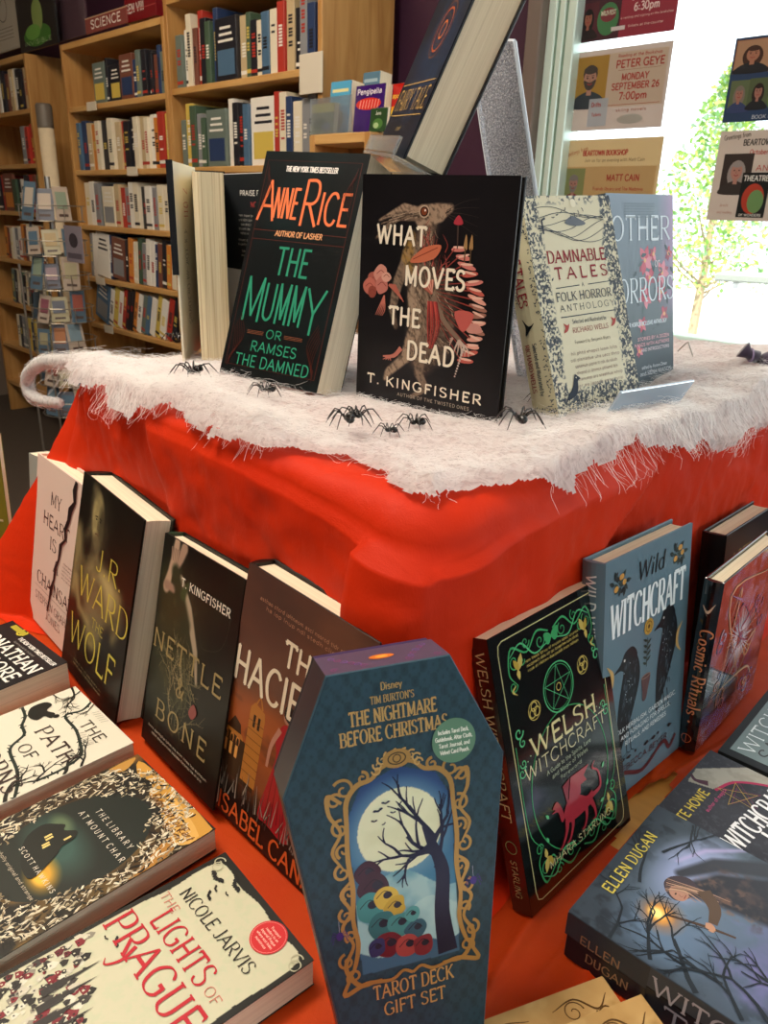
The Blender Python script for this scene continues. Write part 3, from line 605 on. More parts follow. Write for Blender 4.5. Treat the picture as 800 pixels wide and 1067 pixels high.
topbook(323, 143, 346, 106, 1.51, .02, '8a9474', 'pale yellow and green display booklet at the left end of the low case', lambda P, w, h: (P.rect(0, h*.72, w, h, 'd8c870'), P.ell(w*.4, h*.35, w*.3, h*.2, '54684c'), P.ell(w*.7, h*.25, w*.2, h*.15, '6c7c88')))
topbook(373, 110, 391, 72, 1.68, .05, '5f8296', 'tall grey-blue book standing behind the purple display book', lambda P, w, h: (P.rect(w*.1, h*.85, w*.9, h*.9, 'a8c0c8'),))
p = ab(onplane(322, 143, b=1.50)); MB().box(p[0], p[0]+.17, 1.503, 1.507, 1.4605, 1.55, bev=.001).box(p[0], p[0]+.17, 1.508, 1.54, 1.4605, 1.463).build('leaflet_holder', glassy('clear_acrylic', (.93, .97, .98), .12, .12), mx=MAB); tag(bpy.data.objects['leaflet_holder'], 'clear acrylic holder in front of the yellow-green booklet', 'holder')
# low bookcase contents
for k, (x, c, w) in enumerate(((-1.81, '22222a', .04), (-1.765, '6c7a72', .04), (-1.72, '22222a', .04), (-1.675, 'b5382c', .04))):
    o, _ = shelfbook(x, 1.53, 1.1006, w, .26-.02*(k % 3), .09, c); tag(o, f'{NAMES[c]} book, {ORD[k]} from the left inside the low oak display case', 'book', 'books in the low display case')
# ---------------------------------------------------------------- posters taped to the window
PB = 2.066; POSTM = colmat('poster_paper', .6)
tpm = NT('backlit_paper'); a_ = tpm.n('ShaderNodeAttribute', attribute_name='Col'); tpm.l(a_.outputs['Color'], tpm.b.inputs['Base Color']); tl = tpm.n('ShaderNodeBsdfTranslucent'); tpm.l(a_.outputs['Color'], tl.inputs[0]); ms = tpm.n('ShaderNodeMixShader', Fac=.42); tpm.b.inputs['Roughness'].default_value = .6
tpm.l(tpm.b.outputs[0], ms.inputs[1]); tpm.l(tl.outputs[0], ms.inputs[2]); tpm.l(ms.outputs[0], tpm.out.inputs[0]); BLP = tpm.m
def poster(x0, y0, x1, y1, lab, col, wr, W_=None):
    p = ab(onplane(x0, y0, b=PB)); q = ab(onplane(x1, y1, b=PB)); w = W_ or (q[0]-p[0]); h = q[2]-p[2]
    o = empty('window_poster', MAB @ Matrix.Translation((p[0], PB, p[2])) @ Matrix.Rotation(R(90), 4, 'X')); tag(o, lab, 'poster')
    part('sheet', MB().box(0, w, 0, h, -.0006, 0, col), BLP, o); P = Print(); wr(P, w*1000, h*1000); P.build('printing', BLP, o, .0003); return o
def bust(P, x, y, w, h, hair, skin, top, bg, man=0):
    P.rect(x, y, x+w, y+h, bg); cx = x+w/2
    P.ell(cx, y+h*(.66 if man else .50), w*(.21 if man else .30), h*(.18 if man else .34), hair); P.spoly([(x, y), (x+w*.1, y+h*.2), (cx-w*.1, y+h*.32), (cx+w*.1, y+h*.32), (x+w*.9, y+h*.2), (x+w, y)], top)
    P.rect(cx-w*.07, y+h*.25, cx+w*.07, y+h*.45, skin); P.ell(cx, y+h*.56, w*.19, h*.21, skin); P.ell(cx, y+h*.74, w*.2, h*.08, hair)
    for s_ in (-1, 1): P.ell(cx+s_*w*.08, y+h*.59, w*.025, h*.018, '2a1e1c'); P.rib([(cx+s_*w*.04, y+h*.63), (cx+s_*w*.12, y+h*.635)], h*.012, hair)
    P.rib([(cx, y+h*.58), (cx-w*.02, y+h*.53), (cx+w*.02, y+h*.525)], h*.01, '8a5a4a'); P.spoly([(cx-w*.18, y+h*.55), (cx-w*.12, y+h*.40), (cx, y+h*.35), (cx+w*.12, y+h*.40), (cx+w*.18, y+h*.55), (cx, y+h*.50)], hair) if man else None
    P.rib([(cx-w*.07, y+h*.48), (cx, y+h*.455), (cx+w*.07, y+h*.48)], h*.02, 'a83c3c', 3)
RED = 'b04038'
def p_geye(P, w, h):
    P.rect(w*.04, h*.28, w*.97, h*.94, 'c9b8a4'); bust(P, w*.04, h*.29, w*.36, h*.64, '4c4440', 'b88a78', '3c4650', 'b08c3c', 1)
    P.text('Reading at the Bookshop', w*.70, h*.88, h*.035, RED, .18, W=w*.42, al='c'); P.text('PETER GEYE', w*.71, h*.755, h*.085, RED, .2, W=w*.46, al='c')
    P.rect(w*.5, h*.72, w*.92, h*.725, 'a06a5c'); P.text('MONDAY', w*.68, h*.60, h*.075, RED, .2, W=w*.26, al='c'); P.text('SEPTEMBER 26', w*.69, h*.49, h*.075, RED, .2, W=w*.46, al='c'); P.text('7:00pm', w*.68, h*.365, h*.085, RED, .2, W=w*.27, al='c')
    P.rect(w*.42, h*.30, w*.95, h*.305, RED); P.text('skiing novels', w*.68, h*.22, h*.035, 'a06a5c', .18, W=w*.3, al='c'); P.ell(w*.68, h*.12, w*.13, h*.06, 'b0aea6'); P.rect(w*.24, h*.05, w*.44, h*.4, 'b6bcc4'); P.text('Drifts', w*.27, h*.30, h*.05, RED, .2); P.text('Tickets', w*.28, h*.18, h*.04, RED, .18)
poster(588, 137.5, 702, 42, 'grey poster with a bearded portrait and a Monday date, middle of the left window column', 'c4b8b0', p_geye)
def p_top(P, w, h):
    P.rect(0, 0, w*.46, h, '4a2430'); bust(P, w*.03, h*.05, w*.2, h*.62, '1e1618', 'b06a54', '28181c', '5c2430'); P.ell(w*.335, h*.35, w*.11, h*.28, '4c8a58'); P.ell(w*.335, h*.42, w*.08, h*.12, '8a3c44'); P.text('WILD FEST', w*.335, h*.42, h*.07, 'e0ead0', .16, W=w*.15, al='c')
    P.text('October 9', w*.72, h*.60, h*.12, 'f2e6e2', .14, W=w*.34, al='c'); P.text('6:30pm', w*.71, h*.42, h*.13, 'f2e6e2', .16, W=w*.24, al='c'); P.text('a reading and signing at the bookshop', w*.72, h*.31, h*.035, 'e8c8c0', .16, W=w*.5, al='c'); P.text('tickets at the counter', w*.72, h*.16, h*.04, 'e8c8c0', .16, W=w*.34, al='c'); P.rect(w*.38, h*.13, w*.52, h*.2, 'e6dede')
poster(598, 46, 712, -36, 'dark red poster with an evening time, topmost of the left window column', '963244', p_top)
def p_cain(P, w, h):
    P.rect(w*.03, h*.0, w*.97, h*.66, 'c4a878'); P.text('Greetings from', w*.03, h*.78, h*.05, 'b07858', .14, W=w*.25, rot=.25); P.text('BEARTOWN BOOKSHOP', w*.45, h*.80, h*.06, RED, .22, W=w*.45, al='c'); P.text('Join us for an evening with Matt Cain', w*.55, h*.72, h*.04, '8a7a60', .14, W=w*.6, al='c')
    bust(P, w*.04, h*.16, w*.23, h*.48, '8a8480', 'b88478', '8a2438', '8c9460', 1); P.text('MATT CAIN', w*.66, h*.48, h*.075, RED, .18, W=w*.32, al='c'); P.text('Friends library and The Madonna', w*.62, h*.36, h*.04, RED, .14, W=w*.5, al='c'); P.text('Thursday', w*.63, h*.2, h*.07, RED, .16, W=w*.24, al='c'); P.text('November 22', w*.66, h*.07, h*.07, RED, .16, W=w*.3, al='c')
poster(579, 226, 692, 142, 'tan poster with a small portrait and a Thursday date, lowest of the left window column', 'cbb892', p_cain)
def p_r1(P, w, h):
    P.rect(w*.02, h*.58, w*.4, h*.97, 'b07850'); bust(P, w*.03, h*.58, w*.34, h*.38, '4a2c20', 'c08468', '20242c', 'c49a78'); bust(P, w*.42, h*.5, w*.3, h*.42, '5c2c20', 'c08468', '8a2c24', '54402c'); bust(P, w*.03, h*.12, w*.2, h*.38, '8c8074', 'b88070', '3c4c7a', '6a7a54'); bust(P, w*.22, h*.14, w*.2, h*.37, '2a1c18', 'b88070', '1c2028', '5c6c48'); P.ell(w*.5, h*.25, w*.08, h*.14, '6a8a4a'); P.text('BOOK FESTIVAL', w*.3, h*.03, h*.04, 'dfe6ee', .16, W=w*.4)
poster(752, 128, 880, 26, 'navy poster of four portraits, upper one on the right of the window', '2c4668', p_r1)
def p_r2(P, w, h):
    P.text('Greetings from', w*.05, h*.90, h*.05, '5a5048', .14, W=w*.26, rot=.12); P.text('BEARTOWN', w*.25, h*.84, h*.06, '4a4440', .2, W=w*.3); P.text('October', w*.33, h*.74, h*.05, RED, .16); bust(P, w*.08, h*.30, w*.3, h*.45, 'a8a09c', 'c49080', '3c3430', '3a302c'); P.rect(w*.30, h*.04, w*.58, h*.54, '14181a'); P.ell(w*.44, h*.25, w*.11, h*.17, 'c8442c'); P.ell(w*.47, h*.22, w*.08, h*.13, '7aa868'); P.text('THEATRE', w*.44, h*.45, h*.055, 'f0f0ea', .2, W=w*.24, al='c'); P.text('OF WONDERS', w*.44, h*.055, h*.025, 'e8e8e0', .2, W=w*.22, al='c'); P.text('ANNIE', w*.42, h*.56, h*.06, RED, .14, W=w*.25); P.text('details', w*.12, h*.16, h*.03, 'b08878', .14); P.text('and reading', w*.1, h*.08, h*.03, 'b08878', .14)
poster(735.5, 229, 862, 132, 'pale grey poster with silver-haired portrait and black THEATRE cover, right of the window', 'c6bab0', p_r2)
# ================================================================ table, cloth, cobweb
TZ = .76; TOPZ = CH-.188
A0, A1, B0, B1 = -.895, -.307, .355, 1.25
tb = empty('display_table', MAB @ Matrix.Translation((-1.2, -.2, 0))); tag(tb, 'honey wood table that carries the whole book display', 'table')
part('table_top', MB().box(0, 1.27, 0, 1.6, TZ-.035, TZ, bev=.004), woodmat('table_wood', 'b07a34', 'd8a050', (.15, 1, 1), .3), tb)
for x in (.06, 1.14):
    for y in (.06, 1.47): part('leg', MB().box(x, x+.07, y, y+.07, 0, TZ-.035, bev=.004), OAK, tb)
q_ = .075; i_ = .02; rs = MB().prism([(A0+i_+q_, B0+i_), (A1-i_-q_, B0+i_), (A1-i_, B0+i_+q_), (A1-i_, B1-i_-q_), (A1-i_-q_, B1-i_), (A0+i_+q_, B1-i_), (A0+i_, B1-i_-q_), (A0+i_, B0+i_+q_)], TZ+.004, TOPZ-.014).build('riser_box', OAK, mx=MAB); tag(rs, 'riser box with cut corners hidden under the red cloth on the table', 'box')
def clothmat(name, c1, c2, alpha=1.0, sheen=.6):
    t = NT(name); f = t.noise(9, 3); t.l(t.ramp(f, [(.3, c1), (.7, c2)]), t.b.inputs['Base Color']); t.b.inputs['Roughness'].default_value = .6; t.b.inputs['Specular IOR Level'].default_value = .18; t.b.inputs['Sheen Weight'].default_value = sheen; t.b.inputs['Sheen Roughness'].default_value = .4; t.b.inputs['Sheen Tint'].default_value = (1, .45, .3, 1)
    t.b.inputs['Alpha'].default_value = alpha; w = t.noise(900, 2, sc3=(1, 1, .25)); w2 = t.noise(26, 5, sc3=(1, 1, .7), dist=.6); mx = t.n('ShaderNodeMath', operation='MULTIPLY_ADD'); mx.inputs[1].default_value = .12; t.l(w, mx.inputs[0]); t.l(w2, mx.inputs[2]); t.bump(mx.outputs[0], .35, .006)
    tl = t.n('ShaderNodeBsdfTranslucent'); tl.inputs[0].default_value = (*s2l(c1), 1); ms = t.n('ShaderNodeMixShader', Fac=.12); t.l(t.b.outputs[0], ms.inputs[1]); t.l(tl.outputs[0], ms.inputs[2]); t.l(ms.outputs[0], t.out.inputs[0]); return t.m
REDC = clothmat('red_satin', 'ce2a04', 'd63206', sheen=.06); SHEER = clothmat('sheer_orange_red', 'bc3404', 'c84408', .84, .05)
# perimeter, counter-clockwise seen from above in (a, b): front-left corner first, then the face b = B0, the corner, the face a = A1 ...
def perim(step=.0045, r=.06):
    pts = []
    def line(p, q, n_):
        L = math.hypot(q[0]-p[0], q[1]-p[1]); k = int(L/step)
        for i in range(k): t = i/k; pts.append((p[0]+(q[0]-p[0])*t, p[1]+(q[1]-p[1])*t, *n_))
    def arc(cx, cy, t0):
        for i in range(20): t = t0+math.pi/2*i/20; pts.append((cx+r*math.cos(t), cy+r*math.sin(t), math.cos(t), math.sin(t)))
    line((A0+r, B0), (A1-r, B0), (0, -1)); arc(A1-r, B0+r, -math.pi/2); line((A1, B0+r), (A1, B1-r), (1, 0)); arc(A1-r, B1-r, 0)
    line((A1-r, B1), (A0+r, B1), (0, 1)); arc(A0+r, B1-r, math.pi/2); line((A0, B1-r), (A0, B0+r), (-1, 0)); arc(A0+r, B0+r, math.pi)
    return np.array(pts)
PM = perim(); H = TOPZ-TZ-.004
prof = [(-.2, 0), (-.12, 0), (-.06, 0)]+[(-x, 0) for x in np.linspace(.05, .012, 10)]+[(-.012+.012*math.sin(t), -.012+.012*math.cos(t)) for t in np.linspace(.15, 1.57, 6)]
down = np.linspace(.016, H-.004, 72); outw = np.linspace(.004, .07, 14)
def cloth_point(a, b, na, nb, out, dz, d, k):
    """d = how far down the face; returns outward offset and height"""
    t = d/H; off = 0
    rightface = na > .7; leftface = nb < -.7; left_end = na < -.7
    s_r = b-B0; s_l = A1-a
    cor = math.exp(-((a-A1)**2+(b-B0)**2)/.0035)
    off += cor*t**1.4*.055                                              # the cloth stands off around the near corner
    if rightface or na > 0:
        e = .31-1.0*d+.01*math.sin(d*60); w = 1/(1+math.exp(-(e-s_r)/.0022)); off += .011*w*min(1, t*8+.3)
        ph = (s_r+d*.55); off += t*(.35+.65*math.exp(-s_r/.3))*.013*(math.sin(ph*44)*.6+math.sin(ph*23+1)*.7)*w+.0016*math.sin(s_r*60+d*9)*t
    if leftface:
        e = .385-.35*d+.006*math.sin(d*50); w = 1/(1+math.exp(-(e-s_l)/.0022)); off += .006*w*min(1, t*8+.3)+t*.0022*(math.sin(s_l*38+d*14)+math.sin(s_l*17))
        off += .05*math.exp(-((s_l-.02-.25*d)/.03)**2)*t*.35
    if left_end: off += .20*t**1.15*math.exp(-((b-B0)/.07)**2)+.01*t
    if na < -.05 and not left_end: off += .20*t**1.15*abs(na)**1.5
    return off
P = np.zeros((len(PM), len(prof)+len(down)+len(outw), 3))
for i, (a, b, na, nb) in enumerate(PM):
    j = 0
    rad = 1+3.2*math.exp(-math.hypot(a-A1, b-B0)/.10); rr_ = .012*rad
    for o_, z_ in prof:
        cf = 0
        if o_ <= -.06: cf = {-.2: .45, -.12: .2, -.06: .06}[o_]; o_ = -.058
        elif z_ == 0: o_ = -(rr_+(-o_-.012)*(.058-rr_)/.038)
        else: o_, z_ = o_*rad, z_*rad
        P[i, j] = (a+na*o_, b+nb*o_, TOPZ+z_+.0012*math.sin(a*70)*math.sin(b*53))
        P[i, j, 0] += ((A0+A1)/2-P[i, j, 0])*cf; P[i, j, 1] += ((B0+B1)/2-P[i, j, 1])*cf; j += 1
    for d in down:
        d = rr_+(d-.012)*(H-rr_-.004)/(H-.016); off = cloth_point(a, b, na, nb, 0, 0, d, 0); P[i, j] = (a+na*off, b+nb*off, TOPZ-d); j += 1
    lim = .03 if nb < -.7 else .07
    for q, o_ in enumerate(outw):
        sp = o_*(.45 if nb < -.7 else .55 if na > .7 else 1)
        P[i, j] = (a+na*(off+sp), b+nb*(off+sp), TZ+.003+.0035*math.exp(-q/3)*(1+math.sin(i*.12))); j += 1
# straighten the left tent's corner
N1, N2 = np.meshgrid(np.arange(P.shape[0]), np.arange(P.shape[1]), indexing='ij')
wv = vnoise(N1*.16, N2*.11, 4, 4)-.5; amp = np.clip((N2-8)/20, 0, 1)*np.clip((P.shape[1]-6-N2)/12, 0, 1)
nrm = np.repeat(PM[:, None, 2:4], P.shape[1], 1); P[..., :2] += nrm*(wv*amp*.009)[..., None]
PT = P.copy(); PT[..., 0] = (P[..., 0]+P[..., 1])*SQ; PT[..., 1] = (P[..., 1]-P[..., 0])*SQ
ring0 = PT[:, 0]; cen = ring0.mean(0); PT = np.concatenate([(ring0*.02+cen*.98)[:, None], (ring0*.5+cen*.5)[:, None], PT], 1)
cl = gridmesh('red_tablecloth', PT, REDC, closed_u=True); tag(cl, 'bright red satin cloth draped over the riser box in the middle of the display', 'cloth')
# the thinner cloth lying on the table top, open where bare wood shows
na_, nb_ = 300, 260; AA, BB = np.meshgrid(np.linspace(-1.16, .062, na_), np.linspace(-.17, 1.3, nb_), indexing='ij')
Z = TZ+.0012+.0018*vnoise(AA*16+50, BB*16+50, 9, 3)+.006*np.exp(-((AA-BB*.25+.20)/.006)**2)*(BB < .33)*(AA > -.3)+.004*np.exp(-((AA+.30*BB+.05)/.005)**2)*(AA > -.3)
Z += .007*np.exp(-((AA+.212-.02*np.sin(BB*9))/.005)**2)*(BB > .30)+.004*np.exp(-((AA+.188)/.004)**2)*(BB > .36)
ca, cb = (AA[:-1, :-1]+AA[1:, 1:])/2, (BB[:-1, :-1]+BB[1:, 1:])/2
q1 = [ab(onplane(x, y, z=TZ)) for x, y in ((648, 838), (702, 812), (690, 842), (636, 892))]
def inq(A, B, q):
    ins = np.zeros(A.shape, bool)
    for i in range(len(q)):
        (x0, y0, _), (x1, y1, _) = q[i], q[(i+1) % len(q)]
        if y0 != y1: ins ^= ((B > min(y0, y1)) & (B <= max(y0, y1)) & (A < x0+(B-y0)*(x1-x0)/(y1-y0)))
    return ins
keep = ~inq(ca, cb, q1) & ~((ca > A0+.06) & (ca < A1-.03) & (cb > B0+.03) & (cb < B1-.05))
PW = np.stack([(AA+BB)*SQ, (BB-AA)*SQ, Z], -1); sc_ = gridmesh('sheer_table_cloth', PW, SHEER, keep=keep); tag(sc_, 'thin orange-red cloth spread over the table under the books', 'cloth')
# ---------------------------------------------------------------- stretched cobweb
def fold(a, b, lift):
    """drape a point of the (a, b) plane over the riser edges"""
    cc_ = .02*math.exp(-math.hypot(a-A1, b-B0)/.045); da = max(0, a-A1, A0-a); db = max(0, B0-b, b-B1); z = TOPZ+.004+lift-cc_; aa = min(max(a, A0), A1); bb = min(max(b, B0), B1)
    d = math.hypot(da, db)
    if d > 0:
        sa = (1 if a > A1 else -1)*(da/d); sb = (-1 if b < B0 else 1)*(db/d); c = min(1, d/.02); o = .010+lift*c
        if da > 0: aa += sa*o*c
        if db > 0: bb += sb*o*c
        z = TOPZ+.004-cc_+lift*(1-c)-max(0, d-.004)
    return aa, bb, z
ext = .085; na_, nb_ = 380, 520; AA, BB = np.meshgrid(np.linspace(A0-ext, A1+ext, na_), np.linspace(B0-ext, B1, nb_), indexing='ij')
L = vnoise(AA*9+20, BB*9+20, 21, 5); L2 = vnoise(AA*32+20, BB*32+20, 22, 4); L3 = vnoise(AA*120+20, BB*120+20, 23, 3)
lift = .001+.026*np.clip(L-.40, 0, 1)+.010*np.clip(L2-.38, 0, 1)+.0035*L3
lift *= 1-.7*np.exp(-((AA+.62)/.10)**2-((BB-.52)/.06)**2)-.6*np.exp(-((AA+.46)/.13)**2-((BB-.56)/.05)**2)
nearR = np.exp(-((AA-A1+.05)/.1)**2)*np.clip((BB-.85)/.15, 0, 1); lift += .03*nearR*vnoise(AA*14+5, BB*14+5, 25, 2)
lift += .012*np.exp(-((BB-B0-.02)/.04)**2)*vnoise(AA*26+7, BB*26+3, 41, 3)*1.6+.010*np.exp(-((AA-A1+.02)/.04)**2)*vnoise(AA*26+7, BB*26+3, 42, 3)*1.6
LE = vnoise(AA*14+3, BB*14+8, 31, 4)
dA = AA-A1; dB = B0-BB; edge = np.maximum(np.maximum(dA, dB), A0-AA)
along = np.where(dB > dA, AA, BB)
hang = .012+.070*(LE-.47)                                             # how far the web hangs below each edge
hang = hang-.050*np.exp(-((AA-A1+.09)**2+(BB-B0+.01)**2)/.012)-.012*np.exp(-((AA-A1)**2+(BB-B0)**2)/.004)+.012*np.exp(-((AA-A1)/.04)**2)*(BB > .62)
thick = np.clip((hang-edge)/.02, 0, 1); lift = lift*(.25+.75*thick)
PC = np.zeros(AA.shape+(3,))
for i in range(na_):
    for j in range(nb_): PC[i, j] = fold(AA[i, j], BB[i, j], lift[i, j])
PC[..., 2] = np.maximum(PC[..., 2], TZ+.02)
PW = PC.copy(); PW[..., 0] = (PC[..., 0]+PC[..., 1])*SQ; PW[..., 1] = (PC[..., 1]-PC[..., 0])*SQ
hc = (hang-edge)[:-1, :-1]; frag = vnoise(AA*70, BB*70, 33, 3)[:-1, :-1]; keep = hc > (.5-frag)*.012
t = NT('cotton_web'); B = t.b; B.inputs['Base Color'].default_value = (.95, .93, .91, 1); B.inputs['Roughness'].default_value = .95; B.inputs['Sheen Weight'].default_value = .4
tl = t.n('ShaderNodeBsdfTranslucent'); tl.inputs[0].default_value = (.95, .92, .90, 1); ms = t.n('ShaderNodeMixShader', Fac=.35); t.l(B.outputs[0], ms.inputs[1]); t.l(tl.outputs[0], ms.inputs[2])
tr = t.n('ShaderNodeBsdfTransparent'); m2 = t.n('ShaderNodeMixShader'); f = t.noise(75, 8, dist=2.2); rp = t.n('ShaderNodeMapRange'); rp.inputs['From Min'].default_value = .32; rp.inputs['From Max'].default_value = .52; rp.inputs['To Min'].default_value = .30; rp.inputs['To Max'].default_value = .02
t.l(f, rp.inputs['Value']); t.l(rp.outputs[0], m2.inputs[0]); t.l(ms.outputs[0], m2.inputs[1]); t.l(tr.outputs[0], m2.inputs[2]); t.l(m2.outputs[0], t.out.inputs[0]); t.bump(t.noise(420, 6, dist=3), .9, .003)
web = gridmesh('cotton_cobweb', PW, t.m, keep=keep); tag(web, 'white stretched cotton cobweb laid over the top of the red draped riser', 'cobweb')
# loose fibres: lie along the sheet and fray past its edge
FIB = NT('cotton_fibre'); FIB.b.inputs['Base Color'].default_value = (1, .99, .97, 1); FIB.b.inputs['Roughness'].default_value = .8
tl = FIB.n('ShaderNodeBsdfTranslucent'); tl.inputs[0].default_value = (1, .99, .97, 1); ms = FIB.n('ShaderNodeMixShader', Fac=.55); FIB.l(FIB.b.outputs[0], ms.inputs[1]); FIB.l(tl.outputs[0], ms.inputs[2]); FIB.l(ms.outputs[0], FIB.out.inputs[0])
rr = np.random.RandomState(5); V = []; F = []
def strand(pts, w):
    k = len(V); n = len(pts)
    for i, p in enumerate(pts):
        d = pts[min(i+1, n-1)]-pts[max(i-1, 0)]; s_ = np.cross(d, rr.randn(3)*.4+np.array([0, -.6, .7])); s_ /= max(np.linalg.norm(s_), 1e-9); V.append(p+s_*w/2); V.append(p-s_*w/2)
    F.extend((k+2*i, k+2*i+1, k+2*i+3, k+2*i+2) for i in range(n-1))
for q in range(24000):
    if rr.rand() < .38:                                                # edge region
        if rr.rand() < .6: a, b = rr.uniform(A0-.03, A1+.03), B0+rr.uniform(-.065, .05)
        else: a, b = A1+rr.uniform(-.05, .065), rr.uniform(B0-.03, B1-.1)
    else: a, b = rr.uniform(A0-.03, A1+.02), rr.uniform(B0-.02, B1-.1)
    i = int(np.clip((a-A0+ext)/(A1-A0+2*ext)*(na_-1), 0, na_-1)); j = int(np.clip((b-B0+ext)/(B1-B0+ext)*(nb_-1), 0, nb_-1))
    if hang[i, j]-edge[i, j] < .002+rr.rand()*.010: continue
    ang = rr.rand()*6.283 if rr.rand() < .5 else (math.atan2(1, .2) if b > B0 and a > A1-.05 else 0)+rr.randn()*.9; curl_ = rr.randn()*(160 if rr.rand() < .5 else 60); n = rr.randint(12, 30); st = rr.uniform(.0022, .0042); pts = []; l0 = lift[i, j]+rr.uniform(-.001, .004)
    for s_ in range(n):
        if max(a-A1, B0-b, A0-a) > hang[i, j]+.004+.003*math.sin(q): break
        pts.append(np.array(fold(a, b, l0+.0014*math.sin(s_*.7+q)))); ang += curl_*st+rr.randn()*.3; a += st*math.cos(ang); b += st*math.sin(ang)
    if len(pts) < 4: continue
    pts = [np.array([(p[0]+p[1])*SQ, (p[1]-p[0])*SQ, p[2]]) for p in pts]; strand(pts, rr.uniform(.00014, .00028))
# the thick loop that hangs off the left end
lp = [np.array([(a+b)*SQ, (b-a)*SQ, z]) for a, b, z in [ab(onplane(x, y, b=.40)) for x, y in ((110, 372), (70, 376), (45, 378), (31, 388), (28, 400), (33, 412), (46, 418), (62, 420))]]
lp = crom(lp, 6); lp = [np.array(v) for v in lp]
for q in range(1500):
    o_ = rr.randn(3)*np.array([.0035, .0035, .0045]); i0 = rr.randint(0, len(lp)-8); i1 = min(len(lp), i0+rr.randint(6, 20)); fz = rr.randn(3)*.0015
    strand([lp[i]+o_*(1-.35*i/len(lp))+fz*math.sin(i*1.3+q)+rr.randn(3)*.0004 for i in range(i0, i1)], rr.uniform(.00025, .0005))
me = bpy.data.meshes.new('fibres'); me.from_pydata([tuple(v) for v in V], [], F); me.materials.append(FIB.m); fo = bpy.data.objects.new('fibres', me); COL.objects.link(fo); fo.parent = web; fo['kind'] = 'stuff'
core = MB().tube([tuple(v) for v in lp], [.0095-.004*abs(i/len(lp)-.3) for i in range(len(lp))], 10).build('twisted_end', t.m, web, True)
# ---------------------------------------------------------------- plastic spiders
SPM = mat('black_plastic', '101010', .3, spec=.6)
def spider(px, py, size, rot, lab, z=.02, tilt=0):
    p = onplane(px, py, z=TOPZ+z); o = empty('plastic_spider', Matrix.Translation(p) @ Matrix.Rotation(rot, 4, 'Z') @ Matrix.Rotation(tilt, 4, 'X') @ Matrix.Scale(size*.86, 4)); tag(o, lab, 'spider', 'plastic spiders on the cobweb')
    part('body', MB().ball((0, -.007, .002), .0052, sc=(.85, 1.2, .8)).ball((0, .0015, .001), .0034, sc=(1, 1.1, .8)).ball((-.0012, .0050, .0014), .0009, 8, 6).ball((.0012, .0050, .0014), .0009, 8, 6), SPM, o, True)
    for s_ in (-1, 1):
        for k in range(4):
            a = R((58, 22, -14, -48)[k]); L = (.020, .017, .017, .021)[k]; d = Vector((s_*math.cos(a), math.sin(a), 0)); q0 = Vector((s_*.002, .003-.0018*k, .001))
            part('leg', MB().tube([q0, q0+d*L*.35+Vector((0, 0, .007)), q0+d*L*.62+Vector((0, 0, .0075)), q0+d*L*.9+Vector((0, 0, .001)), q0+d*L*1.12+Vector((0, 0, -.005))], [.0008, .0008, .0007, .0006, .0003], 6), SPM, o, True)
    return o
spider(201, 388, 1.25, 2.6, 'black plastic spider in front of the standing cream-paged book, left end of the web', .022)
spider(183, 352, .9, 1.2, 'black plastic spider behind at the far left of the web, left of the cream-paged book', .015)
spider(276, 407, .95, 1.7, 'black plastic spider below the green-lettered book', .02)
spider(362, 437, 1.0, .4, 'front one of the two tangled black spiders left of the book with the hare', .024)
spider(372, 434, .95, -1.0, 'rear one of the two tangled black spiders left of the book with the hare', .028)
spider(405, 449, .7, 1.4, 'small black spider half sunk in web under the book with the hare', .014)
spider(432, 441, .9, 1.6, 'black spider lying under the white author lettering of the book with the hare', .014)
spider(541, 437, 1.15, .2, 'large black spider right of the book with the hare, before the cream book', .024)
spider(557, 461, .75, .9, 'faded spider sunk in the web below the cream book', .004)
spider(588, 451, .6, 2.0, 'tiny spider in the web just left of the clear acrylic lip', .006)
spider(562, 416, .7, .7, 'small spider partly hidden behind the lower left of the cream book', .02)
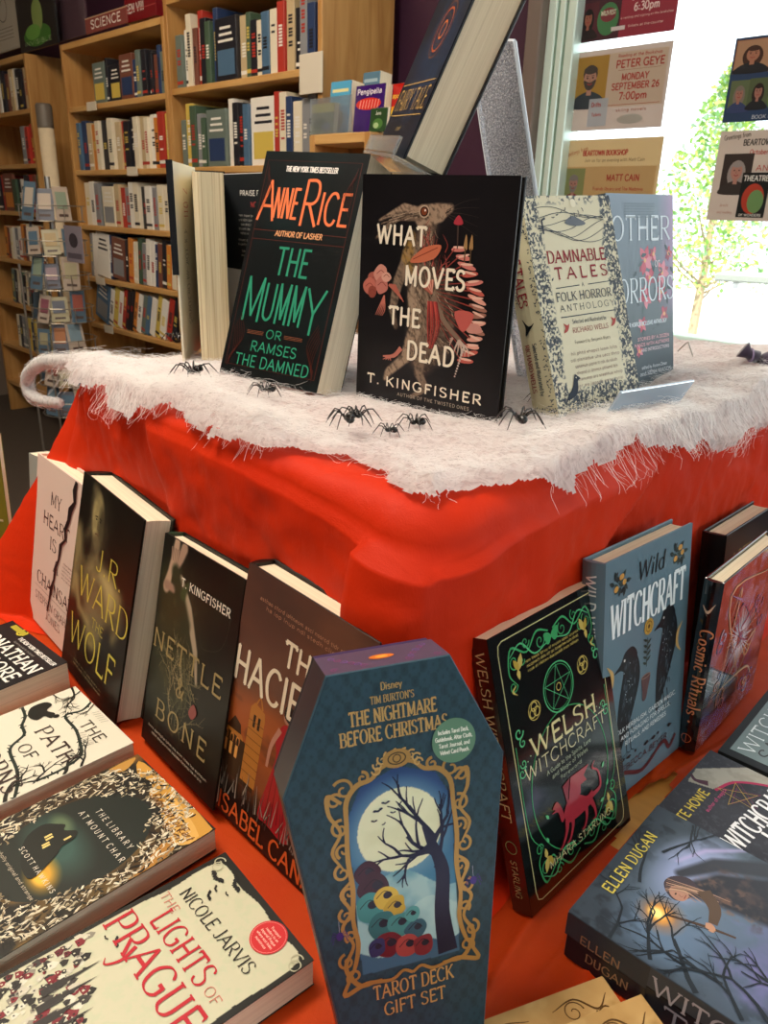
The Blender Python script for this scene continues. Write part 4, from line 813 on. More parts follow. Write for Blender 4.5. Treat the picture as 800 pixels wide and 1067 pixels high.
# ================================================================ display books: bodies
GLOSS = colmat('gloss_print', .13, coat=1.0, spec=.6); MATT = colmat('matt_print', .55, spec=.2); SATIN = colmat('satin_print', .36, spec=.32); FOIL = colmat('foil_print', .3, metal=.35)
def book(name, P, yaw, lean, roll, w, h, T, col, lab, cat='book', hard=True, spine=None, inner='e8e0d0', m=None, group=None, wrap=0, fz=None):
    if fz is not None: k = fz/P[2]; P = (P[0]*k, P[1]*k, fz)
    """front cover in the local xy plane (x along its width, y up), thickness towards -z; spine at x = 0"""
    o = empty(name, frame(P, yaw, lean, roll)); tag(o, lab, cat, group); m = m or MATT; spine = spine or col; mb = MB()
    if hard:
        b = .0026; mb.box(0, w, 0, h, -b, 0, col, bev=.0007); mb.box(0, w, 0, h, -T, -T+b, col, bev=.0007)
        n = 7; sp = [(-.0035*math.sin(math.pi*k/(n-1)), -T*k/(n-1)) for k in range(n)]; inn = [(x+.003, -T+ .0 - z if False else z) for x, z in sp[::-1]]
        vs = []; 
        for y in (0.0004, h-.0004): vs += [(x, y, z) for x, z in sp]+[(.0022, y, z) for x, z in sp]
        fs = [(k, k+1, 2*n+k+1, 2*n+k) for k in range(n-1)]+[(n+k+1, n+k, 3*n+k, 3*n+k+1) for k in range(n-1)]
        fs += [(k+1, k, n+k, n+k+1) for k in range(n-1)]+[(2*n+k, 2*n+k+1, 3*n+k+1, 3*n+k) for k in range(n-1)]; mb.add(vs, fs, spine)
        px0, px1, py0, py1, pz = .0026, w-.0045, .0035, h-.0035, b+.0003
    else:
        b = .0006; mb.box(0, w, 0, h, -b, 0, col); mb.box(0, w, 0, h, -T, -T+b, col); mb.box(-.0004, .0004, 0, h, -T, 0, spine)
        px0, px1, py0, py1, pz = .0006, w-.0006, .0006, h-.0006, b+.0001
    cv = mb.build('cover', m, o)
    pb = MB(); n = 9; z0, z1 = -T+pz, -pz; arc = .0022 if hard else 0
    fe = [(px1-arc*math.sin(math.pi*k/(n-1)), z0+(z1-z0)*k/(n-1)) for k in range(n)]
    poly = [(px0, z1), (px0, z0)]+fe
    vs = [(x, py0, z) for x, z in poly]+[(x, py1, z) for x, z in poly]; L = len(poly)
    pb.add(vs, [tuple(range(L)), tuple(range(L, 2*L))[::-1]]+[(i, L+i, L+(i+1) % L, (i+1) % L) for i in range(L)])
    pb.build('page_block', pagesmat(), o)
    return o
# name, P, yaw, lean, roll, w, h, T from measuring the photograph
Z = -.506
def contact(T, lean): return Z+.0065+T*math.sin(R(lean))
# ================================================================ ornament helpers
PI = math.pi
def leaf(P, x, y, a, L, col, w=.35):
    c, d = math.cos(a), math.sin(a); q = [(0, 0), (.35, w*.5), (.7, w*.36), (1, 0), (.7, -w*.36), (.35, -w*.5)]; P.poly([(x+L*(u*c-v*d), y+L*(u*d+v*c)) for u, v in q], col)
def branch(P, x, y, a, L, w, col, depth, rr, spread=.6, thorn=0):
    pts = [(x, y)]; 
    for i in range(4): a += rr.uniform(-.22, .22); x += L/4*math.cos(a); y += L/4*math.sin(a); pts.append((x, y))
    P.rib(pts, [w*(1-.12*i) for i in range(5)], col)
    if thorn:
        for q in pts[1:-1]: leaf(P, q[0], q[1], a+rr.choice([-1.3, 1.3]), w*2.4, col, .5)
    if depth:
        for k in range(rr.choice([2, 2, 3])): q = pts[rr.choice([2, 3, 4])]; branch(P, q[0], q[1], a+rr.uniform(-spread, spread)*1.4, L*rr.uniform(.55, .8), w*.6, col, depth-1, rr, spread, thorn)
def bat(P, x, y, s, r, col):
    q = [(0, .18), (.1, .3), (.16, .2), (.35, .42), (.7, .5), (1, .3), (.86, .1), (.72, .14), (.6, -.06), (.44, .04), (.24, -.16), (.1, -.05), (0, -.3)]; q = q+[(-u, v) for u, v in q[-2:0:-1]]
    c, d = math.cos(r), math.sin(r); P.poly([(x+s*(u*c-v*d), y+s*(u*d+v*c)) for u, v in q], col)
def swirl(P, x, y, s, a, col, w, fl=1):
    P.curl(x, y, s, a, 1.2, w, col, fl); P.curl(x+s*1.5*math.cos(a+PI), y+s*1.5*math.sin(a+PI), s*.6, a+PI*.5, 1.1, w*.8, col, -fl)
    P.rib([(x+s*math.cos(a), y+s*math.sin(a)), (x+s*.2*math.cos(a+1.6), y+s*1.3*math.sin(a+1.6)), (x+s*2*math.cos(a+PI), y+s*1.6*math.sin(a+PI))], [w, w*1.3, w*.5], col, 5)
def lines(P, x0, x1, y, dy, n, h, col, seed=0, al='c'):
    rr = random.Random(seed)
    for k in range(n):
        words = ' '.join(''.join(rr.choice('aeiornstlhdmucp') for _ in range(rr.randint(2, 8))) for _ in range(max(2, int((x1-x0)/(h*5)))))
        wd = (x1-x0)*rr.uniform(.75, 1); P.text(words, (x0+x1)/2 if al == 'c' else x0, y-k*dy, h, col, .16, W=wd, al=al)
def finish(o, P, C=None, m=None, mt=None, name='title_lettering'):
    P.clip(.3, .3, w-.3, h-.3)
    if C is not None: C.build('cover_picture', m or MATT, o)
    P.build(name, mt or m or MATT, o, .00022)
def spine_print(o, T, h, fn, m):
    """letters on the spine: drawn in (length along y, across) then turned on to the plane x = 0"""
    P = Print(True); fn(P, h*1000, T*1000)
    me = bpy.data.meshes.new('spine_lettering'); dz = .00001
    me.from_pydata([(-.0006-dz*k-spine_bulge(o, y/1000, T), h-x/1000, -T+y/1000) for x, y, k in P.v], [], P.f); me.materials.append(m)
    ln = [len(f) for f in P.f]; c = np.repeat(np.array(P.c, dtype=np.float32), ln, axis=0); a = me.color_attributes.new('Col', 'FLOAT_COLOR', 'CORNER'); a.data.foreach_set('color', np.hstack([c, np.ones((len(c), 1), np.float32)]).ravel())
    me.update(); s = bpy.data.objects.new('spine_lettering', me); COL.objects.link(s); s.parent = o
def spine_bulge(o, t, T): return .0035*math.sin(PI*min(1, max(0, t/T))) if o.get('hb') else 0
# ================================================================ 1 black hardcover with the hare
o = book('hardcover_book', (-.034, .8063, -.186), -37.7, .5, -.5, .1722, .2203, .011, '0c0b0d', 'upright black hardcover with a brown hare and pink mushrooms, front centre on the cobweb', spine='0e0d10', m=SATIN)
w, h = 172.2, 220.3; C = Canvas(w, h, '0d0c0f', .7); C.noise(60, .3, .8, '17151a', .6, 3); P = Print()
BR, B2, B3 = '7a6656', 'a08872', '4c3e36'
def X(u): return u*w
def Y(v): return (1-v)*h
body = [(X(.48), Y(.2)), (X(.44), Y(.30)), (X(.47), Y(.42)), (X(.53), Y(.52)), (X(.52), Y(.66)), (X(.48), Y(.74))]
C.seg(body, [w*.10, w*.15, w*.26, w*.34, w*.32, w*.2], B3, .9, 8); C.seg([(p[0]-4, p[1]) for p in body], [w*.07, w*.1, w*.17, w*.2, w*.2, w*.1], BR, .9, 10)
C.seg([(X(.43), Y(.16)), (X(.53), Y(.145)), (X(.60), Y(.125))], [20, 17, 8], B2, 1, 2); C.seg([(X(.43), Y(.145)), (X(.30), Y(.13)), (X(.13), Y(.185))], [7, 8, 2], B2, 1, 1.5); C.seg([(X(.41), Y(.165)), (X(.26), Y(.165)), (X(.11), Y(.26))], [7, 8, 2], BR, 1, 1.5)
C.seg([(X(.36), Y(.3)), (X(.28), Y(.44)), (X(.25), Y(.56)), (X(.28), Y(.63))], [14, 12, 8, 5], BR, 1, 2); C.seg([(X(.40), Y(.48)), (X(.42), Y(.62)), (X(.36), Y(.76)), (X(.24), Y(.84)), (X(.22), Y(.87))], [16, 15, 11, 8, 5], B2, 1, 2.5); C.seg([(X(.47), Y(.7)), (X(.46), Y(.82)), (X(.52), Y(.88)), (X(.42), Y(.93))], [14, 10, 7, 4], BR, 1, 2)
C.seg([(X(.36), Y(.24)), (X(.34), Y(.33)), (X(.38), Y(.4))], [9, 14, 4], 'a07a3c', .8, 3)
C.noise(5, .45, .7, '9a8068', .5, 8, sx=2.2, mask=(np.abs(C.C[..., 0]-C.C[..., 2]) > .05)*1.0, rot=.8); C.noise(4, .5, .75, '1c1512', .55, 9, sx=2.2, mask=(np.abs(C.C[..., 0]-C.C[..., 2]) > .05)*1.0, rot=.8)
rf = random.Random(9)
for k in range(420):
    i = rf.randint(0, 4); f_ = rf.random(); q0, q1 = body[i], body[i+1]; ww_ = [w*.10, w*.15, w*.26, w*.34, w*.32, w*.2][i]*.42; x = q0[0]+(q1[0]-q0[0])*f_+rf.uniform(-ww_, ww_); y = q0[1]+(q1[1]-q0[1])*f_; a = -PI/2+rf.uniform(-.5, .5)+(x-X(.46))*.02; P.rib([(x, y), (x+4*math.cos(a), y+4*math.sin(a)), (x+8*math.cos(a+.2), y+8*math.sin(a+.2))], [.25, .6, .15], rf.choice(['9a846e', '6c5848', '3a2e28', 'b8a088', '54443a']))
for k in range(70): f_ = rf.random(); x = X(.14+.28*f_); y = Y(.185-.04*f_+rf.uniform(-.012, .02)); P.rib([(x, y), (x+9, y+2.5)], [.6, .2], rf.choice(['b8a088', '4c3e36', '8a7460']))
P.ell(X(.437), Y(.142), 6, 5.6, 'b8a088'); P.ell(X(.437), Y(.142), 4.6, 4.4, '2a1a14'); P.ell(X(.437), Y(.142), 3.2, 3.2, '7a3c20'); P.ell(X(.443), Y(.137), 1, 1, 'f0e8e0'); P.rib([(X(.575), Y(.145)), (X(.60), Y(.135)), (X(.605), Y(.125))], 1, '2a1a14', 3)
for k in range(5): P.rib([(X(.58), Y(.135+.004*k)), (X(.68), Y(.10+.022*k)), (X(.78), Y(.085+.035*k))], [.5, .3, .15], '4a403a', 4)
rr = random.Random(4); PK = ['c8766c', 'b8584c', 'd89a88', 'a8483c', '9c6a5a']
for k in range(15):                                                    # shelf mushrooms along the back
    v = .28+.032*k; u = .66+.17*math.sin((v-.26)*5.2); P.ell(X(u), Y(v), w*rr.uniform(.045, .065), h*.011, rr.choice(PK), rr.uniform(-.4, .3)); P.ell(X(u), Y(v)+1.4, w*.04, h*.005, 'e0b4a0', rr.uniform(-.3, .3)); P.rib([(X(u-.03), Y(v)), (X(.55), Y(.38+.4*(v-.28)))], [1.2, .5], '8c3c34')
for k in range(22): a = rr.uniform(-.4, 1.2); x0, y0 = X(rr.uniform(.44, .60)), Y(rr.uniform(.24, .44)); P.rib([(x0, y0), (x0+6*math.cos(a+1.4), y0+7), (x0+rr.uniform(-4, 6), y0+rr.uniform(12, 22))], [1.3, .8, .3], rr.choice(['8c3c34', 'a8544a', '6c2c28']), 3)
P.spoly([(X(.36), Y(.345)), (X(.45), Y(.285)), (X(.56), Y(.27)), (X(.53), Y(.32)), (X(.44), Y(.345))], 'c06a4c'); P.rib([(X(.38), Y(.335)), (X(.54), Y(.28))], .8, '7c3424')
for u, v, r_, c in ((.12, .44, 10, 'a0584c'), (.08, .47, 9, 'b8685a'), (.16, .41, 9, 'c88878'), (.17, .46, 9, 'b87064'), (.10, .49, 6, '8c4438'), (.20, .42, 6, 'd09a88')): P.spoly([(X(u)+r_*rr.uniform(.75, 1.1)*math.cos(t), Y(v)+r_*rr.uniform(.7, 1.1)*math.sin(t)) for t in np.linspace(0, 6, 8)], c); P.rib([(X(u)-r_*.6, Y(v)), (X(u), Y(v)+r_*.4), (X(u)+r_*.6, Y(v))], .7, '7c3830', 3)
for k in range(5): P.rib([(X(.22+.01*k), Y(.45)), (X(.25+.02*k), Y(.47+.012*k))], [3, 1], 'b06050'); P.rib([(X(.19), Y(.50)), (X(.15+.012*k), Y(.56)), (X(.13+.012*k), Y(.59))], [1.4, 1, .4], 'c07060', 3)
for x, y in ((.66, .17),): P.spoly([(X(x-.03), Y(y+.01)), (X(x), Y(y-.02)), (X(x+.03), Y(y+.01)), (X(x), Y(y+.018))], 'a83440'); P.rib([(X(x), Y(y+.02)), (X(x+.005), Y(y+.11))], [1.6, 1.2], '4a3a34')
for x in (.715, .75): P.spoly([(X(x-.012), Y(.275)), (X(x), Y(.22)), (X(x+.012), Y(.275))], 'a07c50'); P.rib([(X(x), Y(.275)), (X(x), Y(.33))], 1.4, '5a4630')
for k in range(9): a = -.25+k*.11; P.rib([(X(.52), Y(.47)), (X(.52)+11*math.cos(a+1.9), Y(.47)+15*math.sin(a+1.9)-2)], [1.5, 5], ['c07a68', 'd8a08c', 'a85c4c'][k % 3])
P.rib([(X(.53), Y(.48)), (X(.62), Y(.58)), (X(.73), Y(.65))], [6, 5, 4], '7c6656', 4)
for k in range(5): P.rib([(X(.72), Y(.645)), (X(.70+.02*k), Y(.68)), (X(.69+.025*k), Y(.71))], [2.2, 1.6, .6], 'c0a898', 3); P.rib([(X(.68), Y(.64)), (X(.66), Y(.645+.008*k))], [1.8, .5], 'b09080')
for k in range(12): P.ell(X(.755-.004*k), Y(.67+.012*k), 1.5-.06*k, 1.5-.06*k, 'c0b0a4')
for k in range(8): P.rib([(X(.50+.008*k), Y(.50)), (X(.505+.012*k), Y(.60)), (X(.52+.004*k), Y(.70))], [1.8, 1.2, .5], ['a83c38', '7c2c2c', 'b85044'][k % 3], 4)
P.spoly([(X(.75), Y(.58)), (X(.83), Y(.57)), (X(.86), Y(.60)), (X(.78), Y(.61))], 'c08478'); P.spoly([(X(.68), Y(.53)), (X(.80), Y(.53)), (X(.76), Y(.60)), (X(.72), Y(.60))], 'b85850')
P.rib([(X(.33), Y(.72)), (X(.28), Y(.76)), (X(.20), Y(.77))], [5, 4, 1.5], 'b87060', 3); [P.rib([(X(.25), Y(.765)), (X(.20+.02*k), Y(.785))], [2, .6], 'b87060') for k in range(4)]
IV = 'efe3cc'
for t, u0, u1, v0, v1 in (('WHAT', .125, .455, .205, .278), ('MOVES', .335, .725, .365, .442), ('THE', .235, .445, .545, .617), ('DEAD', .375, .69, .685, .762)): P.text(t, X(u0), Y(v1), h*(v1-v0), IV, .17, .15, W=w*(u1-u0), tr=.22, serif=.05)
P.text('T. KINGFISHER', X(.09), Y(.902), h*.040, IV, .2, .12, .12, W=w*.80, tr=.3); P.text('AUTHOR OF THE TWISTED ONES', X(.32), Y(.938), h*.014, 'a89c8c', .16, W=w*.5, tr=.3)
finish(o, P, C, SATIN)
# ================================================================ 2 black and green art deco book
k_ = .986
o = book('paperback_book', (-.1916*k_, .8647*k_, -.172), -31.0, 19.3, -1.8, .1368*k_, .248*k_, .045, '0b1112', 'leaning black book with tall orange author name and green title lettering', hard=False, m=SATIN)
w, h = 134.9, 244.5; P = Print(); OR, GR = 'e8784a', '2e8a6a'; C = Canvas(w, h, '0a0f10', 2); C.noise(60, .4, .8, '0e2224', .8, 2)
P.rib([(w*.04, h*.05), (w*.04, h*.96), (w*.95, h*.96), (w*.95, h*.05)], .7, '5a2a20', closed=True); P.rib([(w*.04, h*.655), (w*.95, h*.655)], .7, '5a2a20'); P.rib([(w*.04, h*.615), (w*.95, h*.615)], .6, '5a2a20')
P.text('THE NEW YORK TIMES BESTSELLER', w*.24, h*.915, h*.021, 'f0e8e0', .2, W=w*.50)
P.text('A', w*.05, h*.70, h*.17, OR, .075, W=w*.155); P.text('NNE', w*.20, h*.715, h*.125, OR, .10, W=w*.23); P.text('R', w*.47, h*.69, h*.19, OR, .07, W=w*.16); P.text('ICE', w*.65, h*.70, h*.13, OR, .095, W=w*.27)
P.text('AUTHOR OF LASHER', w*.27, h*.635, h*.022, 'e0a070', .2, W=w*.46)
P.text('THE', w*.35, h*.47, h*.115, GR, .10, W=w*.31); P.text('M', w*.10, h*.255, h*.19, GR, .062, W=w*.19); P.text('U', w*.30, h*.27, h*.155, GR, .075, W=w*.12); P.text('MM', w*.44, h*.26, h*.17, GR, .07, W=w*.26); P.text('Y', w*.72, h*.235, h*.19, GR, .062, W=w*.17)
P.text('OR', w*.40, h*.19, h*.036, GR, .14, W=w*.15)
for s_ in (0, 1, 2): P.rib([(w*.2, h*(.20+.006*s_)), (w*.37, h*(.20+.006*s_))], .6, '7a4a34'); P.rib([(w*.58, h*(.20+.006*s_)), (w*.76, h*(.20+.006*s_))], .6, '7a4a34')
P.text('RAMSES', w*.27, h*.125, h*.042, GR, .14, W=w*.46); P.text('THE DAMNED', w*.14, h*.055, h*.048, GR, .13, W=w*.74)
for s_ in (0, 1):
    for k in range(6): x0 = w*(.06+.87*s_); sg = 1-2*s_; P.rib([(x0, h*.04+k*2), (x0+sg*(4+k*2.2), h*.12+k*3), (x0+sg*k*1.2, h*.22+k*3)], .5, '4a2018', 5); P.rib([(x0, h*.94-k*2), (x0+sg*(3+k*1.6), h*.88-k*3), (x0, h*.80-k*3)], .4, '4a2420', 5)
finish(o, P, C, SATIN)
# ================================================================ 3 cream book with dark blue woodcut border
k_ = .949
o = book('hardcover_book', (.1722*k_, .7512*k_, -.1776), 36.7, 19.3, 2.5, .1331*k_, .2193*k_, .031, 'd8cfae', 'cream book with navy woodcut leaf border and dark red title, right on the cobweb', spine='cfc6a2', m=MATT); o['hb'] = 1
w, h = 126.3, 208.1; C = Canvas(w, h, 'dcd4b8', .55); P = Print(); NV = '3a4350'
edge_ = np.minimum(np.minimum(C.X, w-C.X), np.minimum(C.Y*.8, 400)); bw = 15+9*vnoise(C.Y/18+5, C.X/18+9, 4, 3)
m_ = np.clip((bw-edge_)/3+.5, 0, 1); C.noise(2.2, .46, .54, NV, .85, 12, mask=m_)
rb = random.Random(5)
for k in range(1500):
    x, y = rb.uniform(1, w-1), rb.uniform(1, h-1); e_ = min(x, w-x, y*.8); lim = 13+6*math.sin(y*.11)+4*math.sin(y*.29+x*.1)
    if e_ < lim and not (y > h*.8 and lim*.7 < e_): leaf(P, x, y, rb.random()*6.28, rb.uniform(2.4, 5), NV if rb.random() < .66 else 'dcd4b8', .4)
for k in range(7): P.curl(w*(.12+.13*k), h*(.075+.02*(k % 2)), 6.5, k, 1.4, .7, NV, (-1)**k); P.curl(w*(.1+.02*(k % 2)), h*(.2+.08*k), 4.5, k, 1.3, .6, NV); P.curl(w*(.9-.02*(k % 2)), h*(.2+.08*k), 4.5, k, 1.3, .6, NV, -1)
top = np.clip((C.Y-h*.80)/6, 0, 1); C.noise(4, .5, .58, NV, .8, 7, mask=top*np.clip((C.Y-h*.955)/5, 0, 1))

for k in range(7): y0 = h*(.80+.018*k); P.rib([(x, y0+6*math.sin(x*.05+k)+abs(x-w/2)*.10) for x in np.linspace(16, w-16, 24)], .6, NV)
P.spoly([(w*.42, h*.875), (w*.5, h*.905), (w*.56, h*.90), (w*.66, h*.87), (w*.54, h*.86)], '6a7078'); P.rib([(w*.17, h*.83), (w*.17, h*.89), (w*.21, h*.90)], 2.2, NV); P.ell(w*.55, h*.965, 4, 4, 'e8e0c8')
for k in range(9): bat(P, w*(.3+.05*k), h*(.90+.012*((k*5) % 4)), 2.2, .3*k, NV)
RD = '8c2430'
P.text('DAMNABLE', w*.165, h*.70, h*.052, RD, .17, .08, .16, W=w*.66); P.text('TALES', w*.22, h*.625, h*.050, RD, .18, .08, .16, W=w*.60, tr=.42)
P.rib([(w*.2, h*.585), (w*.47, h*.59)], .8, NV); P.rib([(w*.57, h*.59), (w*.84, h*.595)], .8, NV); P.text('A', w*.5, h*.583, h*.018, NV, .14, .08, .1)
P.text('FOLK HORROR', w*.19, h*.525, h*.038, NV, .15, .07, .14, W=w*.64); P.text('ANTHOLOGY', w*.21, h*.478, h*.028, NV, .12, .07, .14, W=w*.64, tr=.36); P.rib([(w*.2, h*.452), (w*.84, h*.455)], .9, NV)
P.text('Selected and Illustrated by', w*.52, h*.418, h*.018, NV, .12, W=w*.40, al='c'); P.text('RICHARD WELLS', w*.52, h*.376, h*.022, RD, .12, .07, .12, W=w*.42, al='c')
for u in (.24, .80): P.spoly([(w*u-4, h*.40-4), (w*u-1, h*.40+1), (w*u-3, h*.40+5), (w*u+2, h*.40+3), (w*u+5, h*.40+4), (w*u+2, h*.40-2)], 'b04a44')
P.text('Foreword by Benjamin Myers', w*.52, h*.325, h*.015, '7c7468', .12, W=w*.42, al='c')
lines(P, w*.22, w*.82, h*.275, h*.030, 6, h*.0145, 'a08c80', 3)
P.spoly([(w*.20, h*.13), (w*.24, h*.185), (w*.27, h*.18), (w*.30, h*.165), (w*.27, h*.155), (w*.26, h*.12), (w*.22, h*.09), (w*.12, h*.075), (w*.14, h*.10)], '2c3440'); P.ell(w*.255, h*.172, .7, .7, 'e8e0c8')
finish(o, P, C, MATT)
def sp(P, L, T):
    P.text('TALES', L*.30, T*.30, T*.34, RD, .16, .08, .14, W=L*.17); P.text('ANTHOLOGY', L*.28, T*.12, T*.16, NV, .14, W=L*.17); P.spoly([(L*.52, T*.3), (L*.56, T*.55), (L*.55, T*.75), (L*.58, T*.55), (L*.60, T*.35), (L*.56, T*.4)], '14181c')
    P.text('RICHARD WELLS', L*.64, T*.22, T*.2, RD, .14, .08, .12, W=L*.22); P.text('Selected and Illustrated by', L*.64, T*.56, T*.14, NV, .14, W=L*.24); P.text('DAMNABLE', L*.06, T*.3, T*.34, RD, .16, .08, .14, W=L*.22)
    rr = random.Random(2)
    for k in range(150):
        x = L*(.93+.06*rr.random()) if k % 3 == 0 else L*rr.random(); leaf(P, x, T*(.9+.1*rr.random()) if k % 3 else T*rr.random(), rr.random()*6, 3, NV)
spine_print(o, .031, h/1000, sp, MATT)
# ================================================================ 4 slate book with pink flowers
o = book('hardcover_book', (.2461, .8425, -.181), 41.7, 9.9, 1.3, .1344, .2110, .020, '5c6c78', 'slate blue book with pink flowers, half hidden behind the cream woodcut book', spine='4c5a64', m=SATIN)
w, h = 134.4, 211; C = Canvas(w, h, '66747c', .8); C.grad(h*.4, h, '8494a4'); C.mix(np.clip((h*.45-C.Y)/40, 0, 1), '54626a'); C.mix(np.clip((C.X-w*.75)/30, 0, 1)*np.clip((C.Y-h*.35)/30, 0, 1)*.8, 'b89ac0')
rr = random.Random(8); P = Print()
for u, v, r_ in ((.55, .33, 17), (.82, .40, 15), (.62, .42, 12), (.85, .62, 10), (.55, .52, 14), (.8, .50, 13), (.5, .66, 10), (.45, .8, 8), (.92, .3, 9), (.68, .3, 9)):
    for k in range(6): a = k*1.05+rr.random(); leaf(P, w*u, h*(1-v), a, r_, rr.choice(['c8586c', 'd87888', 'b8445c', 'e090a0', 'a85468']), .6)
    P.ell(w*u, h*(1-v), 2.4, 2.4, 'e8b080')
for k in range(26): leaf(P, w*rr.uniform(.35, 1), h*rr.uniform(.28, .75), rr.random()*6, rr.uniform(6, 12), rr.choice(['4a5e64', '5a7074', '3e525a']), .4)
LT = 'dce6ee'; P.text('OTHER', w*.93, h*.775, h*.115, LT, .12, .05, .10, W=w*.86, al='r'); P.text('or', w*.70, h*.635, h*.05, 'e8d8e0', .1); P.text('HORRORS', w*.99, h*.46, h*.12, LT, .11, .05, .10, W=w*.98, al='r')
for k in range(6): P.rect(w*.25, h*(.885+.013*k), w*.70, h*(.890+.013*k), '74848e')
P.text('THE QUEER HORROR INCLUSIVE ANTHOLOGY', w*.88, h*.335, h*.02, LT, .2, W=w*.75, al='r'); P.text('STORIES BY A DOZEN', w*.92, h*.255, h*.016, 'f0b8c0', .2, W=w*.5, al='r'); P.text('HANDS WITH AUTHORS', w*.92, h*.225, h*.016, 'f0b8c0', .2, W=w*.55, al='r'); P.text('AND INTRODUCTIONS', w*.92, h*.195, h*.016, 'e8d8e0', .2, W=w*.45, al='r'); P.text('edited by Aurora Dimes', w*.88, h*.10, h*.018, LT, .14, W=w*.4, al='r'); P.text('and RENA MASON', w*.95, h*.065, h*.022, LT, .14, .08, .1, W=w*.5, al='r')
finish(o, P, C, SATIN)
# ================================================================ 5 pale pink book with the black crack
o = book('hardcover_book', (-.4546, .8731, -.500), -47.1, 9.5, -1.5, .1507, .2153, .0245, 'dcc4b4', 'pale pink book with a black crack down its cover, leftmost of the leaning row', spine='d8beb0', fz=-.4975, m=MATT)
w, h = 150.7, 215.3; P = Print(); C = Canvas(w, h, 'dfc8b8', 2); DR = '4a2a26'
for t, u, v, W_ in (('MY', .43, .20, .20), ('HEART', .46, .335, .52), ('IS', .42, .455, .12), ('A', .50, .565, .09), ('CHAINSAW', .52, .71, .78)): P.text(t, w*u, h*(1-v-.03), h*.072, DR, .14, .05, .16, W=w*W_, al='c')
P.text('STEPHEN GRAHAM', w*.5, h*.155, h*.045, '8c6a60', .12, .06, .14, W=w*.78, al='c'); P.text('JONES', w*.5, h*.085, h*.045, '8c6a60', .12, .06, .14, W=w*.3, al='c'); P.rib([(w*.08, h*.235), (w*.92, h*.235)], .5, '8c6a60')
lines(P, w*.62, w*.88, h*.50, h*.022, 5, h*.011, '8c6a60', 5)
cr_ = [(.80, 0, 5), (.775, .06, 9), (.79, .12, 6), (.72, .17, 9), (.70, .24, 6), (.645, .30, 7), (.655, .36, 4), (.58, .41, 6), (.555, .50, 4), (.50, .57, 6), (.49, .64, 3), (.44, .70, 5), (.42, .78, 2.5), (.38, .86, 1)]
rr = random.Random(3); Lp = [(w*u-q*.5-rr.uniform(0, 2), h*(1-v)) for u, v, q in cr_]; Rp = [(w*u+q*.5+rr.uniform(0, 2), h*(1-v)+rr.uniform(-2, 2)) for u, v, q in cr_]
for i in range(len(Lp)-1): P._add([Lp[i], Rp[i], Rp[i+1], Lp[i+1]], [(0, 1, 2, 3)], '1c1414')
P.rib(Rp, 1.2, '8c5a50'); finish(o, P, C, MATT)
# ================================================================ 6 dark book with the bare-chested man
o = book('hardcover_book', (-.3697, .7656, -.497), -48.4, 11.8, -2.9, .1510, .2290, .033, '15140f', 'thick black hardcover with a golden-lit bare torso and thin yellow lettering', spine='12110e', fz=-.4948, m=SATIN)
w, h = 151, 229; C = Canvas(w, h, '14140f', .8); P = Print(); SK, S2, S3 = '9a8c5c', 'b8a870', '6a6044'
C.ell(w*.40, h*.80, w*.16, h*.16, '2c2a20', 1, .8); C.seg([(w*.25, h*.96), (w*.27, h*.80), (w*.18, h*.72)], [16, 20, 10], S3, .9, 12); C.ell(w*.34, h*.83, w*.10, h*.13, S2, .95, .35, .15); C.ell(w*.41, h*.80, w*.07, h*.11, '3a3526', .8, .8)
C.seg([(w*.34, h*.72), (w*.34, h*.62)], [w*.14, w*.18], S3, .9, 8); C.seg([(w*.02, h*.70), (w*.08, h*.60), (w*.05, h*.42)], [26, 28, 18], '94865a', .9, 16); C.ell(w*.50, h*.52, w*.30, h*.13, SK, .95, .7); C.ell(w*.40, h*.56, w*.18, h*.08, '9a8e60', .7, .9); C.ell(w*.62, h*.56, w*.15, h*.07, S2, .8, .9)
C.seg([(w*.82, h*.57), (w*.88, h*.48), (w*.80, h*.38)], [20, 18, 12], SK, .8, 14); C.seg([(w*.45, h*.44), (w*.47, h*.30)], [w*.40, w*.30], S3, .95, 16); C.ell(w*.42, h*.40, w*.10, h*.04, '7c7250', .6, .9); C.ell(w*.52, h*.34, w*.08, h*.035, '7c7250', .5, .9); C.ell(w*.46, h*.27, w*.08, h*.05, '9c8c48', .6, .9)
C.seg([(w*.1, h*.46), (w*.2, h*.36), (w*.38, h*.33)], [14, 13, 10], SK, .8, 10); C.noise(30, .55, .85, '0c0c0a', .4, 6); C.mix(np.clip((C.X-w*.78)/24, 0, 1)*.8, '10110f'); C.mix(np.clip((h*.24-C.Y)/20, 0, 1)*.8, '0e0e0c')
P.rib([(w*.285, h*.845), (w*.325, h*.85)], 1.4, '1c1812'); P.rib([(w*.355, h*.85), (w*.395, h*.845)], 1.4, '1c1812'); P.ell(w*.31, h*.835, 2, .9, '12100c'); P.ell(w*.375, h*.835, 2, .9, '12100c'); P.rib([(w*.34, h*.83), (w*.345, h*.795), (w*.36, h*.79)], .9, '3a3422'); P.rib([(w*.315, h*.765), (w*.345, h*.77), (w*.375, h*.763)], 1.4, '5a3a2c', 3)
YL = 'c8b84a'
P.text('J.R.', w*.40, h*.615, h*.105, YL, .10, .04, .08, W=w*.42); P.text('WARD', w*.16, h*.425, h*.135, YL, .09, .035, .08, W=w*.82); P.text('THE', w*.45, h*.335, h*.045, 'b0a244', .12, .05, .1, W=w*.19); P.text('WOLF', w*.10, h*.155, h*.145, YL, .09, .035, .08, W=w*.78)
lines(P, w*.15, w*.8, h*.085, h*.02, 2, h*.011, '8c8460', 7); finish(o, P, C, SATIN)
